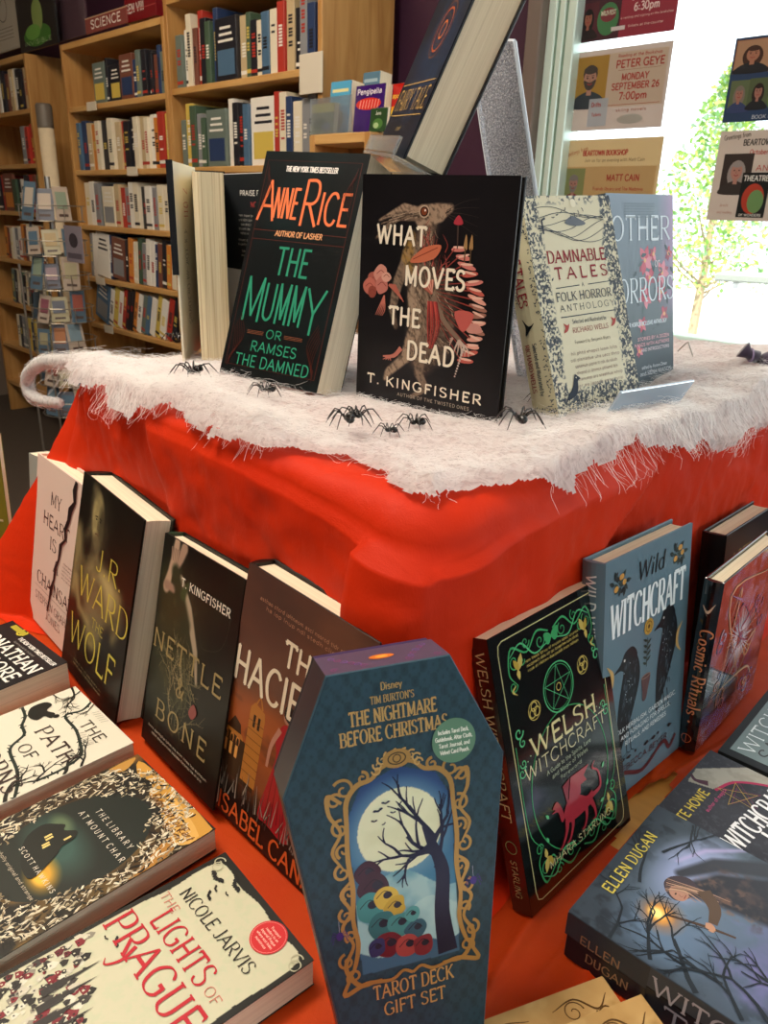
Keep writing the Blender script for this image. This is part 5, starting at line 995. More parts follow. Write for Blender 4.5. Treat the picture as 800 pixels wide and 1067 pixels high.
# ================================================================ 7 black book with thorny plant and hand
o = book('hardcover_book', (-.2365, .6351, -.499), -48.1, 12.4, 2.1, .1415, .2128, .0205, '0d100e', 'black hardcover with raised pale hands, thorny stems and an ampersand', spine='1c3a28', fz=-.497, m=SATIN)
w, h = 141.5, 212.8; C = Canvas(w, h, '0e110f', .7); P = Print()
C.noise(40, .45, .8, '1a2018', .9, 4); C.ell(w*.30, h*.55, w*.30, h*.30, '3a3c28', .9, .9); C.seg([(w*.10, h*.80), (w*.28, h*.60), (w*.40, h*.35)], [30, 40, 30], '33341f', .9, 16); C.noise(12, .5, .7, '4c4a30', .6, 9, mask=C.inell(w*.35, h*.45, w*.3, h*.4, .5))
C.seg([(w*.18, h*.99), (w*.17, h*.92), (w*.13, h*.84), (w*.10, h*.77)], [10, 13, 9, 12], 'b89a80', 1, 3); C.seg([(w*.28, h*.98), (w*.25, h*.93), (w*.20, h*.87)], [12, 10, 6], 'a88a74', 1, 3); C.seg([(w*.10, h*.78), (w*.20, h*.78)], [9, 8], '9c7c68', 1, 3); C.seg([(w*.28, h*.84), (w*.42, h*.74), (w*.56, h*.58), (w*.62, h*.45)], [9, 11, 8, 4], 'a8967c', 1, 2.5)
C.seg([(w*.20, h*.86), (w*.40, h*.66)], [14, 18], '2e3422', 1, 6); C.seg([(w*.33, h*.78), (w*.38, h*.84)], [10, 5], '3c4a2c', 1, 4)
rr = random.Random(21)
for k in range(5): P.rib([(w*(.12+.025*k), h*.96), (w*(.13+.02*k), h*.90)], [2.2, 1], '8c7260')
for a in range(24): branch(P, w*rr.uniform(.25, .65), h*rr.uniform(.14, .45), rr.uniform(.8, 2.4), h*.11, rr.uniform(.8, 1.5), rr.choice(['6a6448', '8c7e5c', '545238', 'a0906c']), 2, rr, .7, 1)
P.rib([(w*.70, h*.86), (w*.90, h*.84), (w*.86, h*.68), (w*.66, h*.62), (w*.60, h*.66)], .5, '3a4034', 6)
CRM, GD = 'e8e0cc', 'a08c5c'
P.text('T. KINGFISHER', w*.30, h*.82, h*.034, CRM, .17, .1, .14, W=w*.60, tr=.22)
P.text('NETTLE', w*.03, h*.475, h*.085, GD, .13, .06, .18, W=w*.88, tr=.22); P.text('&', w*.40, h*.335, h*.085, GD, .13, .07, 0); P.text('BONE', w*.17, h*.165, h*.085, GD, .14, .06, .18, W=w*.66, tr=.3)
P.spoly([(w*.58, h*.31), (w*.63, h*.36), (w*.68, h*.33), (w*.63, h*.29)], '8c4440'); lines(P, w*.08, w*.90, h*.09, h*.022, 2, h*.013, 'b8b09c', 9); finish(o, P, C, SATIN)
# ================================================================ 8 brown book with ruined mansion and woman in red
o = book('hardcover_book', (-.1444, .5448, -.499), -44.0, 10.0, -2.8, .1517, .2329, .027, '1c1512', 'rust brown hardcover with a bell tower and a woman in a red dress', spine='140f0c', fz=-.4968, m=SATIN)
w, h = 151.7, 232.9; C = Canvas(w, h, '54382e', .7); P = Print()
C.mix(np.clip((C.Y-h*.78)/30, 0, 1)*.6, '44322c'); C.noise(46, .35, .7, '6c4634', .8, 4, sx=.6); C.mix(np.clip((h*.55-C.Y)/45, 0, 1)*.9, '8c4420'); C.ell(w*.35, h*.44, w*.45, h*.12, 'b45a24', .7, .9); C.noise(26, .5, .75, '34221c', .8, 9, sx=.6, mask=np.clip((h*.62-C.Y)/30, 0, 1)); C.mix(np.clip((h*.22-C.Y)/25, 0, 1), '181412')
TWC = 'b0702c'; i0 = len(P.v)
P.poly([(w*.22, h*.18), (w*.22, h*.36), (w*.28, h*.42), (w*.34, h*.40), (w*.36, h*.35), (w*.50, h*.33), (w*.52, h*.18)], '3c2414'); P.poly([(w*.40, h*.20), (w*.40, h*.50), (w*.43, h*.525), (w*.52, h*.51), (w*.53, h*.48), (w*.53, h*.20)], TWC); P.rib([(w*.44, h*.52), (w*.47, h*.56), (w*.50, h*.515)], 2, TWC); P.rib([(w*.47, h*.55), (w*.47, h*.585)], 1, TWC); P.rect(w*.435, h*.43, w*.455, h*.48, '241610'); P.rect(w*.475, h*.43, w*.495, h*.48, '241610')
for k in range(7): P.rect(w*.40, h*(.24+.035*k), w*.53, h*(.243+.035*k), '6c4018')
for k in range(4): P.ell(w*(.17+.055*k), h*.33, 2.6, 5, 'c8843c'); P.ell(w*(.17+.055*k), h*.325, 1.7, 4, '281810')
P.poly([(w*.10, h*.20), (w*.10, h*.34), (w*.14, h*.375), (w*.19, h*.36), (w*.36, h*.365), (w*.38, h*.35), (w*.38, h*.345), (w*.11, h*.35)], TWC)
for k in range(5): P.rect(w*(.12+.05*k), h*.26, w*(.145+.05*k), h*.31, 'd89a50')
P.v[i0:] = [(x-w*.20, y, k) for x, y, k in P.v[i0:]]; i0 = len(P.v)
P.spoly([(w*.80, h*.52), (w*.86, h*.53), (w*.88, h*.47), (w*.86, h*.40), (w*.93, h*.30), (w*.99, h*.12), (w*.80, h*.12), (w*.72, h*.13), (w*.76, h*.28), (w*.79, h*.39), (w*.77, h*.45)], 'a01c24'); P.rib([(w*.79, h*.50), (w*.74, h*.42), (w*.73, h*.33)], [5, 4, 3], 'b8806a', 4); P.ell(w*.83, h*.565, 5, 7, 'b07a64'); P.spoly([(w*.80, h*.56), (w*.81, h*.60), (w*.87, h*.60), (w*.89, h*.55), (w*.86, h*.54)], '1c1210')
for k in range(4): P.rib([(w*(.80+.03*k), h*.38), (w*(.78+.05*k), h*.15)], [.6, 1.6], '7c1018', 0)
P.v[i0:] = [(x-w*.33, y, k) for x, y, k in P.v[i0:]]
rr = random.Random(6)
for k in range(60): x = rr.uniform(0, w); P.rib([(x, h*.09+rr.uniform(0, 12)), (x+rr.uniform(-7, 7), h*rr.uniform(.17, .26))], [1.4, .3], rr.choice(['8c8478', '5c544c', '3c342e', 'a09484']))
P.text('THE', w*.40, h*.735, h*.085, 'e8dcc0', .15, .12, .03, W=w*.28); P.text('HACIENDA', w*.02, h*.565, h*.125, 'e8dcc0', .13, .11, .03, W=w*.96); P.text('ISABEL CAÑAS'.replace('Ñ', 'N'), w*.05, h*.02, h*.07, 'd0602c', .15, .12, .04, W=w*.92); P.text('~', w*.73, h*.085, h*.045, 'd0602c', .2)
lines(P, w*.1, w*.93, h*.90, h*.024, 2, h*.014, 'a87c60', 10); finish(o, P, C, SATIN)
# ================================================================ 9 coffin-shaped gift box
CW = dict(H=.255, wt=.077, wm=.140, hm=.186, wb=.091, T=.042)
o = empty('coffin_gift_box', frame((.034, .331, -.495), 17.35, 14.3, 2.1)); tag(o, 'dark blue coffin-shaped gift box with gold scroll frame, standing front centre', 'box')
def hexa(c, s=0): return [(-c['wb']/2+s, s), (c['wb']/2-s, s), (c['wm']/2-s, c['hm']), (c['wt']/2-s*.7, c['H']-s), (-c['wt']/2+s*.7, c['H']-s), (-c['wm']/2+s, c['hm'])]
def hexbody(z0, z1, s, bev, col, top=None):
    mb = MB(); A = hexa(CW, s); B_ = hexa(CW, s+bev); n = 6; vs = [(x, y, z0) for x, y in A]+[(x, y, z1-bev) for x, y in A]+[(x, y, z1) for x, y in B_]
    mb.add(vs, [tuple(range(6))[::-1], tuple(range(12, 18))], col)
    for i in range(6):
        j = (i+1) % 6; mb.add([vs[i], vs[j], vs[6+j], vs[6+i]], [(0, 1, 2, 3)], top if (i == 3 and top) else '2a2c30'); mb.add([vs[6+i], vs[6+j], vs[12+j], vs[12+i]], [(0, 1, 2, 3)], '34505c')
    return mb
hexbody(-.034, 0, 0, .0008, '1f3646', '4a4458').build('lid', SATIN, o); hexbody(-.042, -.0345, .0012, .0003, '3a2a4a', '3a2f52').build('tray', MATT, o)
x0, x1, y1 = -CW['wm']/2*1000, CW['wm']/2*1000, 255
C = Canvas(141, 255, '234452', .6); C.X += x0-.5
pat = np.sin(C.X*PI/6)*np.sin(C.Y*PI/8.5); C.mix(np.clip((pat-.15)/.1, 0, 1)*.55, '18323e'); pat2 = np.cos(C.X*PI/3)*np.cos(C.Y*PI/4.25); C.mix(np.clip((pat2-.5)/.2, 0, 1)*.55, '162f3c'); C.noise(5, .5, .6, '2a4a5c', .35, 4)
sky = C.inpoly([(-32, 62), (32, 60), (33, 165), (24, 183), (0, 192), (-24, 183), (-33, 165)]); C.mix(sky, '16346a'); C.mix(sky*np.clip((175-C.Y)/60, 0, 1), '3f7ea0'); C.mix(sky*np.clip(1.25-np.hypot(C.X+1, C.Y-150)/38, 0, 1), '4a86b0'); C.mix(sky*np.clip(1.6-np.hypot(C.X+1, C.Y-150)/28*1.2, 0, .6), '8ab4c4')
moon = (np.hypot(C.X+1, C.Y-151) < 27)*sky; C.mix(moon, 'e4ebc8'); C.noise(14, .5, .7, 'd4dcb4', .4, 6, mask=moon)
hill = sky*(C.Y < 116+9*np.sin(C.X*.09+2)); C.mix(hill, '6fa6b8'); C.mix(sky*(C.Y < 96+7*np.sin(C.X*.11)), '9cc4c8'); C.noise(22, .45, .7, 'b8d8d4', .7, 7, mask=hill); C.mix(sky*(C.Y < 74+4*np.sin(C.X*.15+1)), '3c6480')
mask = C.inpoly([(q[0]*1000, q[1]*1000) for q in hexa(CW, .0012)]); C.build('cover_picture', SATIN, o, .00015, mask)
P = Print(); GO = 'a8854a'; GL_ = 'c4a468'
# plain stand-ins inside the frame: a bare dark tree and a patchwork thicket
rr = random.Random(12); NV = '141c3c'
P.rib([(24, 62), (22, 90), (24, 118), (18, 138), (14, 150)], [13, 10, 9, 6, 3], NV, 5)
for a, L_ in ((2.4, 24), (1.9, 28), (2.9, 22), (1.3, 26), (.9, 18), (3.3, 18)): branch(P, 20, 130+rr.uniform(-12, 12), a, L_, 3.4, NV, 2, rr, .5)
for x, y, r_, c in ((-24, 128, 8, '3c2438'), (-20, 118, 10, '3a2638'), (-24, 106, 9, '3f8c90'), (-14, 110, 8, 'c8b04c'), (-8, 102, 7, 'b8a040'), (-18, 92, 9, '2c7078'), (-6, 90, 8, '3f8c90'), (4, 84, 7, '2c5c70'), (-14, 78, 9, '6c2434'), (-2, 74, 8, 'a84c4c'), (8, 72, 7, '7c2a38'), (-22, 78, 6, '2f3c6c'), (2, 94, 5, '4f9ca0')):
    P.spoly([(x+r_*rr.uniform(.8, 1.15)*math.cos(t), y+r_*rr.uniform(.8, 1.2)*math.sin(t)) for t in np.linspace(0, 5.6, 8)], c); P.ell(x+r_*.2, y+r_*.1, r_*.35, r_*.3, '20283c'); P.rib([(x-r_*.7, y), (x, y+r_*.5), (x+r_*.6, y)], .5, '14182a', 3)
for x, y, s_ in ((-14, 166, 2.6), (-9, 170, 2.2), (-17, 160, 1.6), (-5, 163, 1.5), (4, 160, 1.3), (-11, 157, 1.2), (0, 168, 1.4)): bat(P, x, y, s_*1.3, rr.uniform(-.5, .5), '1c2848')
# gold scroll frame
for sx in (-1, 1):
    P.rib([(0, 196), (sx*10, 193), (sx*17, 187), (sx*26, 185), (sx*33, 176), (sx*34, 160), (sx*35, 140), (sx*33.5, 120), (sx*35, 100), (sx*33, 84), (sx*36, 70), (sx*40, 62)], [3, 2.4, 2.6, 3.4, 3.2, 2.8, 3, 3.2, 2.6, 3, 2.6, 1.2], GO, 4)
    for x, y, s_, a, f_ in ((34, 184, 7, .6, 1), (40, 178, 5, 2.6, -1), (38, 160, 6, 1.8, -1), (37, 146, 5, -1, 1), (39, 132, 5.5, 1.4, -1), (36, 118, 4.5, -1, 1), (39, 104, 5, 1.2, -1), (37, 90, 4, -1, 1), (41, 74, 5.5, 1.4, -1), (37, 63, 5, -.8, 1), (22, 189, 4, 1.5, 1)): P.curl(sx*x, y, s_, a if sx > 0 else PI-a, 1.2, 2.0, GO, f_*sx)
    P.rib([(sx*36, 176), (sx*44, 182), (sx*44, 170), (sx*38, 158), (sx*44, 146), (sx*38, 134)], [2, 2.8, 2.4, 2, 2.2, 1], GO, 5); P.rib([(sx*34, 126), (sx*41, 118), (sx*36, 106), (sx*42, 96), (sx*36, 84), (sx*42, 70), (sx*34, 56), (sx*20, 56)], [1.6, 2.4, 2, 2.4, 2, 2.8, 3, 1.5], GO, 5); P.rib([(sx*40, 62), (sx*44, 52), (sx*30, 56), (sx*14, 54), (sx*6, 58), (0, 55)], [2, 3, 3, 2.2, 2, 2], GO, 5)
for k in range(9): a = PI*k/8; P.curl(13*math.cos(a), 192+8*math.sin(a), 3.2, a, 1.1, 1.2, GL_, 1)
P.ell(0, 197, 9, 6, GO); P.ring(0, 197, 5.5, .8, '3c3424', ry=3.6); P.ring(0, 197, 2.4, .7, '3c3424')
for sx, y in ((-1, 92), (1, 106)): P.rib([(sx*44, y+10), (sx*44, y)], .3, '9ca0b8'); P.ell(sx*44, y, 2.2, 2.8, '3c2c7c'); [P.rib([(sx*44, y), (sx*44+4*math.cos(q), y+4*math.sin(q)+1.5), (sx*44+5.4*math.cos(q), y+5*math.sin(q)-2)], .5, '3c2c7c') for q in (0, .5, -.5, PI, PI-.5, PI+.5)]
P.text('Disney', 0, 241, 4.6, GL_, .14, .08, W=13, al='c'); P.text("TIM BURTON'S", 0, 233.4, 4.4, GL_, .13, .07, .12, W=27, al='c', caps=True)
P.text('THE NIGHTMARE', 0, 222, 8.4, GL_, .145, .06, .16, W=54, al='c'); P.text('BEFORE CHRISTMAS', 0, 210.5, 8.4, GL_, .145, .06, .16, W=67, al='c')
P.text('TAROT DECK', 0, 43.5, 9, GL_, .13, .07, .10, W=52, al='c'); P.text('GIFT SET', 0, 31, 8.4, GL_, .13, .07, .10, W=40, al='c')
P.build('gold_lettering', FOIL, o, .0003)
S = Print(); S.ell(37, 201, 14.3, 14.3, '5f8a72', n=36)
for k, t in enumerate(('Includes Tarot Deck,', 'Guidebook, Altar Cloth,', 'Tarot Journal, and', 'Velvet Card Pouch.')): S.text(t, 37, 206-k*4.3, 2.5, 'e8f0e4', .18, W=(20, 24, 20, 19)[k], al='c', rot=-.02)
S.build('round_sticker', MATT, o, .0009)
tp = Print(); tp.ell(0, -17, 8, 4, 'c86a28'); tp.ell(0, -17, 4, 2, 'e8983c')
rr = random.Random(4)
for sx in (-1, 1):
    for k in range(7): tp.curl(sx*(14+3*k), -6-4*(k % 6), 2.6, k, 1.2, .7, '7a5c9c' if k % 2 else '8c4c7c', sx)
me = bpy.data.meshes.new('lid_top_print'); me.from_pydata([(x/1000, .255+.0003+k*1e-5, y/1000) for x, y, k in tp.v], [], tp.f); me.materials.append(MATT); c = np.repeat(np.array(tp.c, dtype=np.float32), [len(f) for f in tp.f], axis=0)
a = me.color_attributes.new('Col', 'FLOAT_COLOR', 'CORNER'); a.data.foreach_set('color', np.hstack([c, np.ones((len(c), 1), np.float32)]).ravel()); q = bpy.data.objects.new('lid_top_print', me); COL.objects.link(q); q.parent = o
# ================================================================ 10 glossy black book with green linework
o = book('paperback_book', (.1245, .4367, -.500), 45.3, 17.3, -.2, .1497, .2231, .018, '0c1110', 'glossy black book with green linework and red dragon, standing right of the coffin box', hard=False, spine='0a0c0c', fz=-.496, m=GLOSS)
w, h = 149.7, 223.1; P = Print(); G1, G2, YE = '3f9c60', '58b87c', 'c8b060'; C = Canvas(w, h, '0c1312', 1.6); C.noise(50, .4, .8, '0f1c1a', .8, 3)
P.rib([(w*.07, h*.04), (w*.06, h*.07), (w*.06, h*.93), (w*.07, h*.96), (w*.10, h*.97), (w*.90, h*.97), (w*.93, h*.96), (w*.94, h*.93), (w*.94, h*.07), (w*.93, h*.04), (w*.90, h*.03), (w*.10, h*.03)], .9, 'c8c088', closed=True)
for sx in (-1, 1):
    for sy in (0, 1):
        cx = lambda u: w/2+sx*w*u
        cy = lambda v: h*v if not sy else h*(1-v)
        P.rib([(cx(.02), cy(.08)), (cx(.12), cy(.06)), (cx(.22), cy(.11)), (cx(.34), cy(.07)), (cx(.38), cy(.15)), (cx(.33), cy(.20))], [1.2, 1.8, 1.4, 1.8, 1.4, .6], G1, 5); P.rib([(cx(.05), cy(.12)), (cx(.16), cy(.13)), (cx(.26), cy(.07)), (cx(.36), cy(.10))], [.8, 1.4, 1.4, .6], G2, 5)
        for u, v, r_ in ((.10, .10, 6), (.22, .075, 5), (.33, .12, 7), (.36, .20, 5), (.27, .13, 4)): P.curl(cx(u), cy(v), r_, 1+sx, 1.2, 1.2, G1, sx*(1 if sy else -1))
        leaf(P, cx(.30), cy(.155), PI/2*(1 if sy else -1)+.4*sx, 13, YE, .5); leaf(P, cx(.30), cy(.155), PI/2*(1 if sy else -1)-.5*sx, 11, 'b89c44', .5); leaf(P, cx(.31), cy(.15), PI/2*(-1 if sy else 1)+.1, 9, YE, .5)
for k in range(6): P.ell(w*.5+(-1)**k*5, h*(.905-.004*k), 6-k*.6, 3, G1, .5*(-1)**k)
P.ring(w*.5, h*.36, w*.36, .9, G1, 50, ry=h*.26); P.ring(w*.5, h*.705, w*.135, 1.1, G2, 40); P.ring(w*.5, h*.705, w*.12, .6, G1, 40)
st = [(w*.5+w*.125*math.cos(PI/2+k*4*PI/5), h*.705+w*.125*math.sin(PI/2+k*4*PI/5)) for k in range(5)]; P.rib(st, 1.6, G2, closed=True); P.ring(w*.5, h*.705, 3, .8, YE)
for u, v in ((.27, .68), (.74, .725)):
    P.ring(w*u, h*v, 7.5, .7, YE)
    for k in range(3): P.ring(w*u+3*math.cos(PI/2+k*2.09), h*v+3*math.sin(PI/2+k*2.09), 3.6, .9, YE)
for sx in (-1, 1):
    P.curl(w/2+sx*w*.38, h*.64 if sx < 0 else h*.73, 5.5, 0, 1.1, 1.6, G2, sx); P.curl(w/2+sx*w*.36, h*.60 if sx < 0 else h*.76, 4, 2, 1.1, 1.4, G2, -sx); P.rib([(w/2+sx*w*.42, h*.60), (w/2+sx*w*.42, h*.30), (w/2+sx*w*.34, h*.20)], .8, G1, 5)
    P.rib([(w/2+sx*w*.36+3, h*.80), (w/2+sx*w*.36-2, h*.785), (w/2+sx*w*.36+3, h*.765)], [.4, 2.2, .4], YE, 4)
    for k in range(6): P.ell(w/2+sx*w*(.38-.004*k*k), h*(.49+.012*k), .6, .6, 'a8c8a0')
    P.curl(w/2+sx*w*.40, h*.50, 5, 1, 1.2, 1.2, G2, sx); P.curl(w/2+sx*w*.38, h*.53, 4, 3, 1.2, 1.2, G2, -sx)
lines(P, w*.2, w*.8, h*.855, h*.017, 3, h*.0105, YE, 4)
P.text('WELSH', w*.5, h*.525, h*.068, 'e0d49c', .16, .06, .14, W=w*.60, al='c'); P.text('WITCHCRAFT', w*.5, h*.462, h*.046, 'd8ccA0'.lower(), .10, W=w*.76, al='c')
P.text('A Guide to the Spirits, Lore', w*.5, h*.43, h*.016, 'a8b094', .14, W=w*.42, al='c'); P.text('and Magic of Wales', w*.5, h*.405, h*.016, 'a8b094', .14, W=w*.34, al='c'); P.text('foreword', w*.5, h*.38, h*.014, 'a8b094', .14, W=w*.2, al='c')
DRG = 'a8303c'                                                          # the red dragon
P.spoly([(w*.38, h*.25), (w*.44, h*.29), (w*.52, h*.28), (w*.60, h*.245), (w*.66, h*.25), (w*.64, h*.21), (w*.56, h*.20), (w*.47, h*.20), (w*.40, h*.21)], DRG)
P.spoly([(w*.38, h*.24), (w*.36, h*.29), (w*.33, h*.315), (w*.29, h*.30), (w*.31, h*.29), (w*.28, h*.285), (w*.33, h*.275), (w*.35, h*.23)], DRG); P.poly([(w*.42, h*.26), (w*.48, h*.36), (w*.66, h*.355), (w*.60, h*.33), (w*.62, h*.305), (w*.56, h*.305), (w*.55, h*.275)], DRG); P.poly([(w*.42, h*.27), (w*.40, h*.35), (w*.47, h*.36)], '8c2430')
for x0, x1 in ((.40, .33), (.45, .40), (.58, .55), (.63, .66)): P.rib([(w*x0, h*.22), (w*(x0*.5+x1*.5)+2, h*.18), (w*x1, h*.145), (w*x1-5, h*.14)], [6, 3.4, 2.2, 1], DRG, 4)
P.rib([(w*.64, h*.23), (w*.74, h*.24), (w*.74, h*.30), (w*.69, h*.33), (w*.72, h*.35)], [4.5, 3, 2, 2, .6], DRG, 5)
for u, v in ((.25, .28), (.78, .30), (.22, .20), (.72, .18), (.80, .22)): leaf(P, w*u, h*v, u*9, 6, G2, .5)
P.text('MHARA STARLING', w*.5, h*.105, h*.026, 'd8cc98', .12, W=w*.60, al='c'); finish(o, P, C, GLOSS)
def sp(P, L, T): P.text('WELSH WITCHCRAFT', L*.05, T*.28, T*.46, 'b8a070', .13, .06, .12, W=L*.60); P.ring(L*.75, T*.5, T*.28, .6, '7c8a5c'); P.text('STARLING', L*.80, T*.34, T*.3, '9c8c60', .12, W=L*.14)
spine_print(o, .018, h/1000, sp, GLOSS)
# ================================================================ 11 slate blue book with two ravens
o = book('hardcover_book', (.2033, .5488, -.500), 43.1, 7.3, -.1, .1469, .2398, .022, '5d7784', 'slate blue hardcover with two black ravens, leaning on the right side of the riser', spine='5a727e', fz=-.4987, m=SATIN); o['hb'] = 1
w, h = 146.9, 239.8; P = Print(); C = Canvas(w, h, '5f7986', .8); C.noise(40, .4, .8, '6a8490', .5, 3); BK = '16191e'
for cx, sg, top in ((.27, 1, .60), (.72, 1, .68)):
    y0 = h*top; x = w*cx
    P.spoly([(x-w*.02, y0), (x+w*.06, y0+h*.005), (x+w*.13, y0-h*.05), (x+w*.15, y0-h*.13), (x+w*.09, y0-h*.24), (x-w*.0, y0-h*.35), (x-w*.07, y0-h*.42), (x-w*.09, y0-h*.36), (x-w*.09, y0-h*.22), (x-w*.05, y0-h*.09)], BK)
    P.spoly([(x+w*.11, y0-h*.03), (x+w*.06, y0+h*.02), (x-w*.03, y0+h*.015), (x-w*.08, y0-h*.025), (x-w*.15, y0-h*.05), (x-w*.08, y0-h*.05), (x-w*.01, y0-h*.065)], BK); P.ell(x-w*.035, y0-h*.018, 1.3, 1.3, 'd8d8d0')
    rr = random.Random(int(cx*100))
    for k in range(60): u, v = rr.uniform(-.05, .11), rr.uniform(-.32, -.02); leaf(P, x+w*u*(1+v), y0+h*v, rr.uniform(-2.3, -1.2), rr.uniform(4, 9), rr.choice(['2c3640', '3a4650', '242a32', '4a5660']), .3)
    for k in range(14): P.ell(x+w*rr.uniform(-.04, .08), y0-h*rr.uniform(.04, .22), .6, .6, 'a8b4bc')
    for s_ in (0, .05): P.rib([(x+w*s_, y0-h*.34), (x+w*(s_+.03), y0-h*.42), (x+w*(s_-.03), y0-h*.435)], [1.6, 1, .5], BK); P.rib([(x+w*(s_+.03), y0-h*.42), (x+w*(s_+.07), y0-h*.43)], [1, .5], BK)
for cx in (.15, .83):
    for k in range(16): a = k*.9; leaf(P, w*cx+9*math.cos(a*1.3), h*(.90+.02*math.sin(k)), a, 9, ['2c3c3c', '384844', '1f2c2e'][k % 3], .5)
    for k in range(5): P.ell(w*cx+7*math.cos(k*1.3), h*.90+6*math.sin(k*1.9), 3, 2.6, 'c8944c')
P.text('Wild', w*.5, h*.875, h*.070, '1c2226', .14, .06, .05, W=w*.30, al='c', slant=.15); P.text('WITCHCRAFT', w*.5, h*.70, h*.13, 'e6ecec', .13, .05, .08, W=w*.86, al='c')
P.ell(w*.5, h*.665, 8, 8, 'b08a3c'); P.ring(w*.5, h*.665, 5, .8, '5c4420'); P.ell(w*.5, h*.665, 2, 2, '5c4420')
P.rib([(w*.49, h*.62), (w*.49, h*.50)], 1, '2c3c34'); [leaf(P, w*.49, h*(.51+.012*k), .5 if k % 2 else PI-.5, 8, '2c3c34', .35) for k in range(9)]
P.spoly([(w*.44, h*.46), (w*.54, h*.46), (w*.52, h*.40), (w*.50, h*.36), (w*.46, h*.36), (w*.455, h*.40)], '5c3c3c'); P.ring(w*.49, h*.46, 7.5, .8, '8c6c5c', ry=1.8)
for sx, u in ((1, .04), (-1, .93)): P.rib([(w*u, h*.60), (w*u+sx*8, h*.56), (w*u+sx*8, h*.51), (w*u, h*.47)], [.6, 4.5, 4.5, .6], 'c8a060', 5)
for k, t in enumerate(('FOLK HERBALISM, GARDEN MAGIC,', 'AND FORAGING FOR SPELLS,', 'RITUALS, AND REMEDIES')): P.text(t, w*.52, h*(.285-.034*k), h*.018, 'e6ecec', .16, W=w*(.74, .60, .50)[k], al='c')
for k in range(5): leaf(P, w*(.2+.15*k), h*.155, (k % 2)*PI, 9, '2a1f22', .4); P.ell(w*(.26+.14*k), h*.16, 1.6, 1.6, '2a1f22')
P.rib([(w*.08, h*.09), (w*.16, h*.05), (w*.25, h*.10), (w*.5, h*.045), (w*.75, h*.10), (w*.84, h*.05), (w*.92, h*.09)], 4.5, '5c2c30', 5); P.text('REBECCA BEYER', w*.5, h*.105, h*.024, '4a2428', .14, W=w*.60, al='c')
finish(o, P, C, SATIN)
def sp(P, L, T): P.text('WILD WITCHCRAFT', L*.05, T*.28, T*.42, 'e0e4e0', .15, W=L*.5); P.text('BEYER', L*.78, T*.3, T*.36, 'e0e4e0', .15, W=L*.12)
spine_print(o, .022, h/1000, sp, SATIN)
# ================================================================ 12 black book with a burst of light, orange spine title
o = book('hardcover_book', (.3219, .6381, -.498), 46.7, 1.2, 1.7, .1551, .1912, .0185, '101318', 'black hardcover with orange spine lettering and white starburst cover, standing at right', spine='0c0f12', m=GLOSS); o['hb'] = 1
w, h = 155.1, 191.2; P = Print(); C = Canvas(w, h, '141820', .8); rr = random.Random(4)
C.noise(26, .5, .62, '24406c', .9, 5); C.noise(20, .56, .66, 'a85c54', .8, 8); C.noise(14, .6, .7, '7c88a4', .8, 11)
for k in range(70): a = k*2*PI/70+rr.uniform(-.03, .03); L_ = rr.uniform(24, 44); P.rib([(w*.48+8*math.cos(a), h*.53+8*math.sin(a)), (w*.48+L_*math.cos(a), h*.53+L_*math.sin(a))], [1.8, .2], rr.choice(['e8f0f4', 'b0c8d8', 'd8e4ea']))
for k in range(16): x, y = w*rr.choice([rr.uniform(.1, .35), rr.uniform(.65, .95)]), h*rr.uniform(.08, .92); P.curl(x, y, rr.uniform(6, 12), rr.random()*6, 1.1, 3, rr.choice(['c87850', 'd0a070', '4f74a8', '8cA4c0'.lower(), 'b05c5c', '3a5c94']), rr.choice([-1, 1]))
for k in range(10): P.rib([(w*rr.uniform(.1, .9), h*rr.uniform(.1, .9)) for _ in range(3)], [.4, 3, .4], rr.choice(['2c4c84', 'b87048', 'd8b890', '5c7cac']), 5)
P.text('Cosmic', w*.48, h*.54, h*.045, '2c3c4c', .14, .08, .08, W=w*.34, al='c'); P.text('Rituals', w*.48, h*.475, h*.045, '2c3c4c', .14, .08, .08, W=w*.34, al='c'); finish(o, P, C, GLOSS)
def sp(P, L, T):
    P.rib([(L*.12, T*.8), (L*.17, T*.5), (L*.14, T*.2), (L*.19, T*.5)], [.3, 3, .3, .3], 'c8a890', 5); P.text('Cosmic Rituals', L*.27, T*.30, T*.62, 'd8875a', .16, .07, .12, W=L*.50); P.ell(L*.815, T*.5, 1.2, 1.2, 'd8875a'); P.ring(L*.92, T*.5, T*.26, .7, 'c85c34'); P.rib([(L*.90, T*.5), (L*.94, T*.5)], .6, 'c85c34')
spine_print(o, .0185, h/1000, sp, GLOSS)
o = book('hardcover_book', (.374, .7365, -.500), 46, 5, 0, .14, .196, .026, '15161a', 'plain black hardcover behind the starburst book at the right edge', spine='121316', m=SATIN)
P = Print(); P.text('ASTRAL', 20, 150, 18, '9c8c60', .14, W=90); P.ring(70, 90, 30, 1, '8c7c54'); P.build('title_lettering', SATIN, o)
